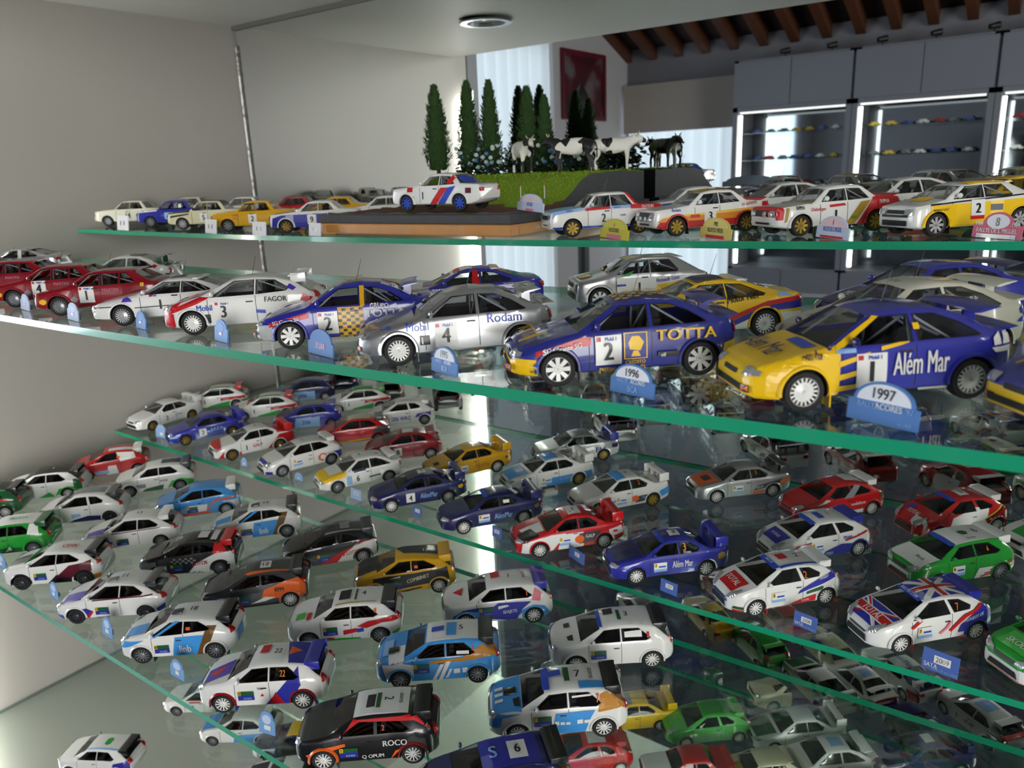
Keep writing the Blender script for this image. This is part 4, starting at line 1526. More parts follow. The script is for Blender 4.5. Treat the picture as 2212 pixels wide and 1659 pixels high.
# cows: one continuous skinned body each
def cow_mesh():
    V = [(-.72, 0, 1.22, .33), (-.25, 0, 1.16, .36), (.25, 0, 1.14, .37), (.62, 0, 1.20, .32), (.88, 0, 1.36, .19), (1.10, 0, 1.46, .16), (1.34, 0, 1.34, .115), (1.50, 0, 1.24, .095)]
    E_ = [(i, i + 1) for i in range(7)]
    def chain(root, pts):
        p = root
        for q in pts:
            V.append(q)
            E_.append((p, len(V) - 1))
            p = len(V) - 1
    for s in (1, -1):
        chain(3, [(.60, .20 * s, .92, .15), (.62, .20 * s, .55, .085), (.60, .20 * s, .30, .06), (.62, .20 * s, .05, .075)])
        chain(0, [(-.78, .21 * s, .98, .20), (-.70, .21 * s, .74, .11), (-.86, .21 * s, .48, .065), (-.82, .21 * s, .05, .075)])
        chain(5, [(1.06, .20 * s, 1.54, .05), (1.05, .31 * s, 1.52, .03)])
    chain(0, [(-1.02, 0, 1.34, .05), (-1.12, 0, 1.05, .03), (-1.12, 0, .66, .035), (-1.12, 0, .52, .05)])
    chain(1, [(-.42, 0, .78, .16)])
    me = bpy.data.meshes.new('cow')
    me.from_pydata([(a * K, b_ * K, c * K) for a, b_, c, _ in V], E_, [])
    o = new_obj('cow_tmp', me)
    sk = o.modifiers.new('s', 'SKIN')
    for i, v in enumerate(me.skin_vertices[0].data):
        v.radius = (V[i][3] * K, V[i][3] * K)
        v.use_root = (i == 0)
    sb = o.modifiers.new('u', 'SUBSURF')
    sb.levels = 2
    dg = bpy.context.evaluated_depsgraph_get()
    dg.update()
    r = bpy.data.meshes.new_from_object(o.evaluated_get(dg))
    bpy.data.objects.remove(o)
    for p in r.polygons:
        p.use_smooth = True
    return r
def cow_mat(name, seed, cut):
    m = bpy.data.materials.new(name)
    m.use_nodes = True
    nt = m.node_tree
    bs = nt.nodes['Principled BSDF']
    tc = nt.nodes.new('ShaderNodeTexCoord'); mp = nt.nodes.new('ShaderNodeMapping'); nz = nt.nodes.new('ShaderNodeTexNoise'); rp = nt.nodes.new('ShaderNodeValToRGB')
    mp.inputs['Location'].default_value = (seed * 1.7, seed * .6, 0)
    nz.inputs['Scale'].default_value = 55
    nz.inputs['Detail'].default_value = 1
    rp.color_ramp.interpolation = 'CONSTANT'
    rp.color_ramp.elements[0].color = srgb('18181a'); rp.color_ramp.elements[0].position = 0
    rp.color_ramp.elements[1].color = srgb('e4e2da'); rp.color_ramp.elements[1].position = cut
    nt.links.new(tc.outputs['Object'], mp.inputs[0]); nt.links.new(mp.outputs[0], nz.inputs['Vector']); nt.links.new(nz.outputs['Fac'], rp.inputs[0]); nt.links.new(rp.outputs[0], bs.inputs['Base Color'])
    bs.inputs['Roughness'].default_value = .5
    return m
cowm = cow_mesh()
for i, (x, y, hd, cut, lb) in enumerate(((.598, -.100, -38, .46, 'mostly white model cow facing the viewer on the grass bank'), (.664, -.108, 196, .52, 'black and white model cow side-on with its head to the left'),
        (.684, -.060, 28, .44, 'white model cow with dark head to the right, behind the others'))):
    r = empty('model_cow', (x, y, DZ0 + terrain(x - DX, y - DY) + .0006), math.radians(hd))
    tag(r, lb, 'cow', 'model cows on the diorama')
    r.scale = (.95, .95, .95)
    me = cowm.copy()
    me.materials.clear()
    me.materials.append(cow_mat('cow_hide_%d' % i, i + 1, cut))
    new_obj('body', me, r)
    hn = MB()
    for s in (1, -1):
        hn.tube([(1.12 * K, .10 * s * K, 1.58 * K), (1.14 * K, .17 * s * K, 1.66 * K), (1.18 * K, .19 * s * K, 1.74 * K)], [.035 * K, .028 * K, .008 * K], 6)
    hn.build('horns', principled('horn', 'b8ac94', .5), r)
    ey = MB()
    for s in (1, -1):
        ey.ball((1.24 * K, .115 * s * K, 1.46 * K), .022 * K, .016 * K, .022 * K, 6, 4)
    ey.build('eyes', principled('eye_black', '080808', .1), r)
    MB().ball((1.575 * K, 0, 1.22 * K), .035 * K, .075 * K, .06 * K, 8, 5).build('muzzle', principled('muzzle_pink', 'b89088', .5), r, .9)

# ---------------------------------------------------------------- standing rally plates
def plate(k, Lp, Rp, hpx, label, style, lines=(), dz=0.0, base='4a78b8', top='dfe2ea', grp='printed rally plates'):
    A, B = on_shelf(Lp[0], Lp[1], k, dz), on_shelf(Rp[0], Rp[1], k, dz)
    d = B - A
    w = math.hypot(d.x, d.y)
    mid = (A + B) / 2
    hgt = hpx * (mid - CAM_POS).length / 1670.84
    ang = math.atan2(d.y, d.x)
    r = empty('rally_plate', (mid.x, mid.y, shelf_z(k, mid.x) + dz + .0004), ang)
    tag(r, label, 'sign', grp)
    lean = .12
    def P(x, z, off=0.0):
        return (x, z * lean - off, z)
    def slab(pl, mat, name, t0, t1):
        n = len(pl)
        vs = [P(x, z, t1) for x, z in pl] + [P(x, z, t0) for x, z in pl]
        fs = [tuple(range(n)), tuple(range(2 * n - 1, n - 1, -1))] + [(i, n + i, n + (i + 1) % n, (i + 1) % n) for i in range(n)]
        me = mesh_from(name, vs, fs, [mat])
        bm = bmesh.new(); bm.from_mesh(me); bmesh.ops.recalc_face_normals(bm, faces=bm.faces[:]); bm.to_mesh(me); bm.free()
        return new_obj(name, me, r)
    hw = w / 2
    body_h = hgt * (.52 if style in ('arch', 'oval') else 1)
    cp = principled('card_' + base, base, .55)
    if style == 'arch':
        pl = [(-hw, 0), (hw, 0), (hw, body_h * .94)] + [(hw * .86 * math.cos(t), body_h + (hgt - body_h) * math.sin(t)) for t in [PI * i / 16 for i in range(17)]] + [(-hw, body_h * .94)]
        in_ = [(hw * .76 * math.cos(t), body_h * 1.0 + (hgt - body_h) * .88 * math.sin(t)) for t in [PI * i / 16 for i in range(17)]]
    elif style == 'oval':
        pl = [(-hw, 0), (hw, 0), (hw, body_h * .98)] + [(hw * .62 * math.cos(t), body_h + (hgt - body_h) * math.sin(t)) for t in [PI * i / 16 for i in range(17)]] + [(-hw, body_h * .98)]
        in_ = [(hw * .46 * math.cos(2 * PI * i / 24), hgt * .64 + hgt * .28 * math.sin(2 * PI * i / 24)) for i in range(24)]
    elif style == 'round':
        pl = [(-hw, 0), (hw, 0), (hw, hgt * .6)] + [(hw * .8 * math.cos(t), hgt * .66 + hgt * .34 * math.sin(t)) for t in [PI * i / 12 for i in range(13)]] + [(-hw, hgt * .6)]
        in_ = [(hw * .55 * math.cos(2 * PI * i / 20), hgt * .64 + hgt * .2 * math.sin(2 * PI * i / 20)) for i in range(20)]
    else:
        pl = [(-hw, 0), (hw, 0), (hw, hgt), (-hw, hgt)]
        in_ = None
    slab(pl, cp, 'card', 0, .0008)
    if in_ and top:
        slab(in_, principled('card_' + top, top, .55), 'panel', .0008, .00095)
    slab([(-hw * .25, 0), (hw * .25, 0), (hw * .2, hgt * .25), (-hw * .2, hgt * .25)], cp, 'foot', -.004, 0)
    mats, m = [], MB()
    for (s_, c, x, z, h, st) in lines:
        h = h * hgt
        rev = s_.startswith('<')
        vs, fs, tw = text_mesh(s_.lstrip('<'), .012)
        if s_ == '=':
            vs, fs, tw = [(0, 0), (1, 0), (1, 1), (0, 1)], [(0, 1, 2, 3)], 1
        mt = ink(c)
        if mt not in mats:
            mats.append(mt)
        q = [(x * hw + ((v[0] - tw / 2) * (-1 if rev else 1)) * h * st, z * hgt + v[1] * h) for v in vs]
        m.add([P(a_, b_, .0011) for a_, b_ in q], fs, mats.index(mt))
    if m.f:
        m.build('lettering', mats, r)
    return r
plate(2, (1830, 903), (1983, 936), 83, 'largest blue plate with the year 1997 beside the yellow-fronted car', 'arch', [('1997', 'black', 0, .60, .25, .8), ('RALLYE', 'lsky', -.42, .36, .13, .8), ('ACORES', 'white', .16, .36, .14, .85), ("'97", 'lsky', .74, .36, .13, .8), ('ACORES', 'lsky', .66, .08, .08, .7)])
plate(2, (1320, 846), (1414, 864), 66, 'blue plate with the year 1996 under the blue car', 'arch', [('1996', 'black', 0, .60, .25, .8), ('RALLYE', 'lsky', -.42, .38, .13, .7), ('ACORES', 'white', .26, .38, .14, .75), ('BCA', 'lsky', .05, .10, .2, .7)])
plate(2, (935, 801), (990, 816), 58, 'blue plate with the year 1995 in front of the silver car', 'arch', [('1995', 'black', 0, .60, .25, .7), ('RALLYE', 'lsky', -.44, .38, .12, .6), ('ACORES', 'white', .28, .38, .13, .6), ('BCA', 'lsky', .05, .10, .2, .6)])
plate(2, (669, 762), (722, 775), 54, 'blue round-topped plate with reversed pink lettering by the checked car', 'arch', [('<RALLYE', 'pink', 0, .26, .22, .62)], top=None)
for q, (a_, b_, h_, lb) in enumerate((((467, 735), (494, 742), 44, 'blue round-topped plate in front of the white and red car'), ((297, 708), (317, 713), 34, 'small blue plate beside the wheel of the white coupe'),
        ((149, 690), (172, 696), 33, 'pale lilac plate beside the second red hatchback wheel'), ((48, 668), (66, 673), 29, 'pale lilac plate near the left edge of the front shelf'))):
    plate(2, a_, b_, h_, lb, 'round', [('=', 'pink', 0, .3, .12, 2.2)], base='6f9ad8' if q < 2 else 'a9b4d4', top='7da4dc' if q < 2 else 'b9c4e0')
plate(1, (2100, 513), (2206, 519), 46, 'red and white plate with a big 8 at the right end of the top shelf', 'oval', [('8', 'black', 0, .47, .32, .8), ('1984', 'white', -.74, .46, .17, .7), ('1984', 'white', .74, .46, .17, .7), ('RALLYE DE S. MIGUEL', 'white', 0, .21, .17, .75), ('=', 'white', 0, .0, .15, 11.5), ('Mobil 1', 'royal', -.72, .03, .1, .7), ('Mobil 1', 'royal', .72, .03, .1, .7)], base='d2607a', top='f0eff4')
plate(1, (1764, 513), (1833, 520), 43, 'white and blue plate with a 1 in front of the white car with red tail', 'arch', [('1', 'black', 0, .62, .22, .8), ('RALLYE DE S. MIGUEL', 'royal', 0, .32, .2, .5), ('=', 'red', 0, .02, .1, 17)], base='c9d2ea', top='e8c8cc')
plate(1, (1513, 513), (1580, 520), 42, 'yellow plate with the year 1982 below the striped car', 'arch', [('1982', 'black', 0, .60, .2, .7), ('RALLYE DE S. MIGUEL', 'navy', 0, .30, .2, .5), ('=', 'red', 0, .0, .16, 10)], base='d8c260', top='e4d274')
plate(1, (1298, 513), (1358, 521), 41, 'yellow plate with pink foot below the white and blue saloon', 'arch', [('10', 'orange', 0, .62, .16, .7), ('RALLYE DE S. MIGUEL', 'navy', 0, .34, .2, .42), ('=', 'pink', 0, .0, .22, 7.2)], base='cfc02c', top='d8cc48')
plate(1, (1119, 454), (1175, 460), 35, 'small white and blue plate standing on the diorama road', 'arch', [('1', 'red', 0, .62, .18, .8), ('RALLYE ACORES', 'royal', 0, .30, .2, .52), ('=', 'pink', 0, .0, .14, 11)], dz=.0205, base='c6d0e8', top='e4d6dc')
for q, (a_, b_, h_, lb) in enumerate((((255, 497), (279, 499), 27, 'white card by the wheel of the ivory saloon on the top shelf'), ((445, 504), (469, 506), 27, 'white card with grey print left of the mustard saloon'),
        ((547, 509), (576, 510), 27, 'white card with a black square below the mustard saloon'), ((669, 510), (694, 511), 26, 'white card at the corner of the diorama base'))):
    plate(1, a_, b_, h_, lb, 'card', [('=', 'grey', -.3, .35, .3, .6), ('=', 'grey', .3, .35, .3, .6)], base='e6e6ee', top=None, grp='white cards on the top shelf')
S34 = [(3, (338, 943), (361, 948), 26, 'pale plate by the gold wheel of the white car on the middle shelf', ''), (3, (522, 1006), (535, 1009), 18, 'tiny pale plate by the white and red car on the middle shelf', ''),
       (3, (638, 1035), (655, 1040), 16, 'tiny pale plate below the white car with an orange ring', ''), (3, (759, 1075), (781, 1083), 22, 'pale blue plate below the white car with yellow bonnet', '2002'),
       (3, (894, 1112), (911, 1118), 20, 'small blue plate below the dark blue car number 4', '2004'), (3, (1064, 1157), (1083, 1165), 22, 'small blue plate between dark blue and red saloons', '2005'),
       (3, (1230, 1201), (1262, 1222), 24, 'blue plate in front of the red and white saloon', '2006'), (3, (1427, 1275), (1462, 1289), 26, 'blue plate below the dark blue saloon number 3', '2007'),
       (3, (1714, 1349), (1763, 1368), 30, 'blue plate with the year 2008 on the middle shelf', '2008'), (3, (1990, 1440), (2068, 1469), 40, 'blue plate with the year 2009 in front of the flag car', '2009'),
       (4, (110, 1286), (127, 1298), 30, 'thin blue plate by the white and maroon hatchback', ''), (4, (224, 1369), (244, 1381), 38, 'blue plate between two white hatchbacks near the front edge', ''),
       (4, (371, 1456), (399, 1472), 36, 'grey blue plate above the car with number 22', ''), (4, (562, 1580), (596, 1590), 46, 'grey green plate beside the black hatchback', ''), (4, (-6, 1222), (14, 1230), 26, 'blue plate cut by the left edge of the picture', '')]
for (k, a_, b_, h_, lb, yr) in S34:
    plate(k, a_, b_, h_, lb, 'round' if k == 4 or not yr else 'card', ([('=', 'white', .1, .42, .36, 1.9), (yr, 'black', .1, .48, .24, .8)] + ([('SATA', 'white', -.5, .16, .2, .8), ('RALLYE ACORES', 'lsky', .3, .08, .12, .8)] if yr in ('2008', '2009') else [])) if yr else [('=', 'white', .1, .2, .2, 1.6)],
          base={'': '8fb0dc', '2002': '9db6e0'}.get(yr, '4a66b0') if k == 3 else '7aa6d8', top='c4d4ec' if k == 4 else None, grp='printed rally plates')
# ---------------------------------------------------------------- the model cars
G = {1: 'model cars on the top glass shelf', 2: 'large model cars on the front glass shelf', 3: 'model cars on the middle glass shelf',
     4: 'model cars on the lower front glass shelf', 5: 'model cars on the deep lower shelf', 6: 'model cars on the lowest front shelf'}
FOG = [('f', 'black', .40, .33, .66, .33, .66, .43, .40, .43), ('f', 'black', -.66, .33, -.40, .33, -.40, .43, -.66, .43), ('f', 'orange', .54, .345, .65, .345, .65, .415, .54, .415), ('f', 'orange', -.65, .345, -.54, .345, -.54, .415, -.65, .415)]
def C(k, a, c, label, f=None, r=None, head=None, roof=None, mroof=None, L=(), dz=0.0, xy=None, **kw):
    if a == 'escos' and k == 2:
        L = list(L) + FOG
    sp = dict(a=a, c=c, label=label, group=G[k], L=L, **kw)
    if roof or mroof:
        px = roof or mroof
        H = ARCH[a]['H'] * K
        P = on_shelf(px[0], px[1], k, H + dz)
        if k == 1:      # top shelf is seen edge-on: second row stands a hand's breadth from the mirror
            d = cam_ray(px[0], px[1])
            P = CAM_POS + d * ((-.125 - CAM_POS.y) / d.y)
        xy = (P.x, P.y if roof else -P.y)
        ar = math.radians(head + 180)      # the roof sits a little behind mid wheelbase
        xy = (xy[0] + math.cos(ar) * .15 * K, xy[1] + math.sin(ar) * .15 * K)
    return place_car(sp, k, f, r, head, dz, xy)

STAR = lambda u, v, s, c: ('s', c, u - s, v, u, v + s * 1.6, u + s, v, u, v - s * 1.6)
def ship(u, v):
    return [('s', 'white', u - .025, v - .03, u + .03, v - .03, u + .04, v + .03, u - .04, v + .02), ('s', 'white', u - .03, v + .04, u - .005, v + .05, u - .01, v + .17, u - .035, v + .12),
            ('s', 'white', u + .0, v + .05, u + .035, v + .05, u + .03, v + .14, u + .005, v + .17)]
def check(u0, u1, v0, v1, nu, nv, c):
    out = []
    for i in range(nu):
        for j in range(nv):
            if (i + j) % 2:
                a_, b_ = u0 + (u1 - u0) * i / nu, v0 + (v1 - v0) * j / nv
                da, db = (u1 - u0) / nu * .9, (v1 - v0) / nv * .8
                out.append(('s', c, a_, b_, a_ + da, b_, a_ + da, b_ + db, a_, b_ + db))
    return out
def tcheck(u0, u1, nu, nv, c, vm=.55):
    out = []
    for i in range(nu):
        for j in range(nv):
            if (i + j) % 2:
                a_, b_ = u0 + (u1 - u0) * i / nu, -vm + 2 * vm * j / nv
                da, db = (u1 - u0) / nu * .85, 2 * vm / nv * .85
                out.append(('t', c, a_, b_, a_ + da, b_, a_ + da, b_ + db, a_, b_ + db))
    return out
def hood(c, u0=.03, u1=.24, v0=-.72, v1=.72):
    return ('t', c, u0, v0 * .85, u1, v0, u1, v1, u0, v1 * .85)
def roofp(c, u0=.5, u1=.66, v0=-.5, v1=.5):
    return ('t', c, u0, v0, u1, v0, u1, v1, u0, v1)
def sill(c, h=.2, u0=.30, u1=.70):
    return ('s', c, u0, .10, u1, .10, u1, h, u0, h)
def rear_q(c):
    return ('s', c, .66, .12, .80, .62, .99, .62, 1.0, .15)

# ----- shelf 2, front row
TOT = dict(det=2, flaps='blue')
C(2, 'escos', 'blue', 'yellow fronted blue rally car with number 1 and white lettering on its flank', (1745, 893), (2085, 865), det=2, rk='multi', rim='white', flaps='yellow', wing='blue', mirc='navy', lip=('yellow', 'blue'), L=[
    ('s', 'yellow', 0, .05, .31, .05, .315, .66, .27, .72, .0, .62), ('t', 'yellow', 0, -.96, .275, -.96, .275, .96, 0, .96), ('f', 'yellow', -.86, .2, .86, .2, .86, .72, -.86, .72),
    ('w', 'yellow', .30, .63, .30, .67, .356, .765, .4275, .88, .455, .925, .475, .92, .4275, .835, .356, .705, .33, .655), ('s', 'yellow', .31, .20, .41, .24, .41, .28, .31, .26), ('s', 'yellow', .31, .32, .40, .38, .40, .43, .31, .38), ('s', 'yellow', .31, .46, .42, .56, .42, .60, .31, .52),
    ('s', 'yellow', .46, .60, .56, .66, .57, .69, .46, .64), ('w', 'yellow', .583, .78, .605, .78, .605, .84, .583, .84), ('s', 'white', .60, .10, .72, .10, .72, .18, .60, .18),
    ('t', 'royal', .215, -.1, .26, -.1, .26, .66, .215, .60), ('s', 'lsky', .30, .60, .37, .60, .37, .64, .30, .64),
    ('p', '1', 'A', .425, .40), ('x', 'Além Mar', 'white', .50, .34, .33, 0, .44), ('x', 'Além Mar', 'navy', .18, .555, .10, 0, .5), ('y', 'Além Mar', 'navy', .14, -.08, .36, 0, .52), ('y', '1', 'navy', .56, 0, .2, 1),
    ('x', 'TELECEL', 'royal', .385, .20, .04), ('x', 'FORD', 'lsky', .31, .605, .035)] + ship(.895, .53))
C(2, 'escos', 'mblue', 'dark blue rally car with yellow chequered roof and number 2 by the 1996 plate', (1211, 837), (1509, 813), det=2, rk='eight', rim='white', flaps='black', wing='mblue', L=[
    ('f', 'yellow', -.86, .2, .86, .2, .86, .50, -.86, .50), ('s', 'yellow', 0, .10, .11, .10, .10, .36, 0, .38), ('f', 'red', -.6, .30, -.2, .30, -.2, .42, -.6, .42), ('s', 'yellow', .88, .12, 1.0, .18, 1.0, .46, .90, .40),
    ('s', 'red', .10, .39, .33, .50, .33, .60, .29, .595, .10, .455)] + tcheck(.47, .70, 9, 7, 'yellow', .52) + [('t', 'yellow', .05, .30, .17, .34, .17, .48, .05, .44), ('w', 'yellow', .44, .955, .47, .955, .47, .97, .44, .97),
    ('s', 'yellow', .465, .30, .565, .30, .565, .62, .465, .62), ('s', 'mblue', .47, .31, .56, .31, .56, .61, .47, .61), ('s', 'yellow', .49, .42, .535, .40, .55, .50, .53, .58, .50, .58, .485, .50), ('s', 'yellow', .495, .33, .535, .33, .525, .40, .505, .40),
    ('s', 'black', .61, .30, .70, .30, .70, .36, .61, .36), ('s', 'royal', .085, .30, .105, .33, .125, .30, .105, .27),
    ('p', '2', 'A', .40, .42), ('x', 'TOTTA', 'yellow', .60, .50, .18, 0, 1.25), ('x', 'SG Gigante SG', 'white', .13, .425, .085, .14, .9), ('x', 'CRÉDITO', 'yellow', .47, .245, .065, 0, .9), ('x', 'PREDIAL PORTUGUÊS', 'yellow', .36, .175, .065, 0, .9),
    ('x', 'elf', 'white', .62, .31, .06, 0, 1.1), ('y', 'TOTTA', 'yellow', .10, 0, .26, 0, .9), ('x', 'REAL', 'black', .075, .22, .045), ('f', 'red', .2, .33, .45, .33, .45, .42, .2, .42)])
C(2, 'escos', 'silver', 'silver rally car with number 4 and blue lettering by the 1995 plate', (865, 792), (1128, 768), det=2, rk='multi', rim='white', flaps='black', wing='silver', L=[
    ('s', 'black', .295, .28, .345, .28, .345, .42, .295, .42), ('s', 'red', .28, .13, .35, .13, .35, .155, .28, .155), ('p', '4', 'A', .425, .40), ('x', 'Mobil', 'royal', .235, .49, .17, 0, .85), ('x', '1', 'white', .305, .30, .14, 0, .9),
    ('x', 'Rodam', 'royal', .63, .53, .19, 0, .95), ('x', 'AÇORES', 'royal', .10, .53, .06), ('x', 'Sport primo', 'royal', .46, .145, .045), ('x', 'MICHELIN', 'black', .90, .46, .05)])
C(2, 'escos', 'blue', 'blue rally car with yellow checked doors and number 2 left of the silver car', (631, 756), None, 42, det=2, rk='eight', rim='white', flaps='black', wing='blue', L=[
    ('s', 'silver', 0, .08, .10, .08, .10, .42, 0, .42), ('s', 'red', .08, .38, .30, .50, .30, .595, .08, .445), ('s', 'dyellow', .46, .12, .60, .12, .60, .64, .46, .64), ('w', 'dyellow', .585, .64, .61, .64, .61, .95, .585, .95)] +
    check(.46, .60, .13, .63, 6, 9, 'black') + tcheck(.47, .60, 5, 7, 'dyellow', .5) + [('p', '2', 'A', .405, .40), ('x', 'GRUPO', 'white', .64, .60, .09, 0, 1), ('x', 'TOTTA', 'white', .61, .46, .17, 0, 1.15), ('x', 'SG Gigante SG', 'white', .11, .42, .075, .14, .9)])
C(2, 'focus', 'white', 'white rally car with red nose stripe and number 3 in front of the corner', (421, 726), None, 41, det=2, rk='multi', rim='white', wing='white', L=[
    ('s', 'red', 0, .05, .09, .05, .085, .42, 0, .40), ('s', 'red', .02, .44, .05, .40, .24, .58, .32, .68, .26, .70), ('t', 'red', .02, -.9, .08, -.95, .27, -.62, .27, -.45), ('t', 'red', .02, .9, .27, .45, .27, .62, .08, .95),
    ('s', 'black', .27, .22, .315, .22, .315, .38, .27, .38), ('s', 'red', .88, .54, .93, .50, .96, .58, .90, .66), ('p', '3', 'A', .40, .42), ('x', 'Mobil', 'royal', .235, .45, .15, 0, .85), ('x', '1', 'white', .28, .245, .15), ('x', 'FAGOR', 'black', .66, .55, .13, 0, .95), ('s', 'royal', .60, .36, .66, .34, .66, .40, .60, .42), ('w', 'purple', .80, .78, .84, .72, .86, .76, .82, .84)])
C(2, 'celica', 'white', 'low white rally coupe with black side strip and number 1 on the front shelf', (269, 706), None, 41, det=2, rk='multi', rim='silver', wing='white', L=[
    ('s', 'black', .02, .43, .16, .45, .16, .47, .02, .45), ('s', 'black', .30, .40, .56, .42, .56, .44, .30, .42), ('s', 'black', .30, .13, .68, .13, .68, .17, .30, .17), ('s', 'purple', .22, .55, .29, .55, .28, .62, .255, .65, .23, .62),
    ('s', 'red', .40, .64, .42, .64, .42, .68, .40, .68), ('p', '1', 'D', .47, .46), ('x', 'Mobil', 'royal', .42, .64, .05), ('t', 'black', .5, -.3, .6, -.3, .6, .3, .5, .3), ('f', 'red', .5, .42, .68, .42, .68, .48, .5, .48)])
LAN = [('s', 'yellow', .05, .32, .08, .28, .11, .32, .11, .38, .08, .42, .05, .38), ('s', 'grey', .29, .36, .34, .30, .36, .38, .33, .46), ('x', 'MARTINI', 'pink', .56, .52, .10, 0, .9), ('s', 'yellow', .86, .60, .89, .60, .89, .68, .86, .68)]
C(2, 'delta', 'dred', 'boxy dark red rally hatchback with number 1, nearest of the red ones', (133, 684), None, 42, det=2, rk='multi', rim='grey', wing='dred', L=LAN + [('p', '1', 'A', .43, .46)])
C(2, 'delta', 'dred', 'boxy dark red rally hatchback second from the right among the red ones', (35, 666), None, 42, det=2, rk='multi', rim='grey', wing='dred', L=LAN + [('p', '4', 'A', .43, .46)])
C(2, 'delta', 'dred', 'boxy dark red rally hatchback third in the red row, cut by the left edge', (-62, 648), None, 42, det=2, rk='multi', rim='grey', wing='dred', L=LAN + [('p', '7', 'A', .43, .46)])
C(2, 'delta', 'dred', 'dark red rally hatchback of which only the roof corner shows at the left edge', (-160, 632), None, 42, det=2, rk='multi', rim='grey', wing='dred', L=LAN)
C(2, 'escos', 'mblue', 'dark blue and yellow rally car cut by the right edge of the front shelf', (2432, 969), None, 40, det=2, rk='eight', rim='white', wing='navy', L=[
    ('f', 'yellow', -.86, .2, .86, .2, .86, .54, -.86, .54), ('s', 'yellow', 0, .08, .12, .08, .10, .42, 0, .42), ('y', 'TOTTA', 'dyellow', .12, .0, .30, 0, .9)])
# ----- shelf 2, second row
C(2, 'celica', 'yellow', 'yellow coupe with blue and red swoosh and white tail spoiler behind the 1996 car', None, (1652, 730), 42, det=2, rk='multi', rim='white', wing='white', L=[
    ('s', 'white', .60, .08, 1.0, .08, 1.0, .40, .80, .44, .60, .26), ('s', 'blue', .54, .10, .60, .20, .80, .46, 1.0, .46, 1.0, .60, .80, .56, .54, .22), ('s', 'red', .52, .20, .78, .54, .98, .60, .99, .68, .80, .62, .52, .30), ('x', 'Motor NeT', 'black', .60, .62, .13, .12, .8), ('s', 'lsky', .86, .68, .93, .68, .93, .74, .86, .74), hood('navy'), ('t', 'navy', .48, -.5, .62, -.5, .62, .5, .48, .5)])
C(2, 'r5t', 'silver', 'silver compact hatchback with yellow flash and number 1 behind the blue cars', (1297, 672), None, 42, det=2, rk='eight', rim='white', wing='silver', L=[
    ('s', 'white', .30, .14, .98, .14, .98, .62, .30, .62), ('s', 'yellow', .62, .34, .84, .40, .76, .52, .60, .44), ('t', 'yellow', .05, -.2, .14, -.3, .14, .3, .05, .2), ('w', 'green', .33, .66, .40, .66, .44, .76), ('s', 'royal', .30, .46, .37, .46, .37, .50, .30, .50), ('p', '1', 'E', .47, .42), ('x', 'Renault Gest', 'royal', .60, .50, .10, .12, .8)])
C(2, 'celica', 'blue', 'blue and white saloon with a red pillar stripe behind the silver car', roof=(1012, 577), head=42, det=1, rk='multi', rim='white', wing='white', L=[
    ('s', 'white', 0, .05, .52, .05, .60, .66, 0, .60), hood('white'), ('w', 'red', .545, .62, .60, .62, .585, .96, .555, .96), ('t', 'white', .42, -.5, .56, -.5, .56, .5, .42, .5), ('t', 'red', .44, -.5, .48, -.5, .48, .5, .44, .5), ('x', 'TOTTA', 'white', .74, .60, .10), ('x', 'Mobil 1', 'royal', .28, .56, .10)])
C(2, 'escos', 'ivory', 'cream white rally car with tall tail wing behind the yellow fronted car', roof=(1965, 604), head=43, det=2, rk='multi', rim='white', wing='ivory', L=[
    ('y', 'Além Mar', 'navy', .15, .05, .30, 0, .5), ('t', 'navy', .215, .1, .25, .1, .25, .6, .215, .6), ('x', 'Além Mar', 'navy', .55, .38, .24, 0, .5), ('s', 'royal', .90, .46, .96, .44, .97, .54, .92, .50), ('s', 'royal', .92, .55, .95, .55, .94, .66, .91, .62), ('y', 'B. FIT', 'black', .47, 0, .10), ('p', '4', 'A', .425, .40), ('x', 'R.LUIS 0+', 'white', .66, .76, .06)])
C(2, 'escos', 'blue', 'blue rally car mostly hidden behind the cream white one', roof=(2012, 565), head=43, det=1, rk='multi', rim='white', wing='navy', L=[
    hood('navy'), ('f', 'white', -.8, .2, .8, .2, .8, .5, -.8, .5), ('s', 'orange', .04, .56, .12, .60, .12, .66, .05, .62), ('y', 'MEGRE', 'white', .14, 0, .2), ('s', 'yellow', .90, .60, .97, .58, .97, .68, .91, .70)])
C(2, 'escos', 'white', 'white rally car with dark green tail wing behind the red hatchbacks', roof=(272, 551), head=40, det=1, rk='multi', rim='white', wing='dgreen', L=[
    ('t', 'dgreen', .55, -.5, .70, -.5, .70, .5, .60, .5), ('s', 'dgreen', .86, .12, 1.0, .2, 1.0, .38, .90, .30), ('s', 'red', .80, .70, .84, .66, .86, .72, .83, .76), ('s', 'navy', .92, .48, .97, .46, .97, .50, .92, .52)])
C(2, 'celica', 'silver', 'silver coupe with blue lettered flank at the far left of the front shelf', roof=(42, 536), head=40, det=1, rk='multi', rim='white', wing='silver', L=[
    ('s', 'lsky', .45, .45, .92, .45, .92, .66, .45, .66), ('w', 'white', .60, .66, .64, .66, .62, .95, .585, .95), ('x', 'ALFOMBRAS', 'navy', .50, .48, .13, 0, .8)])

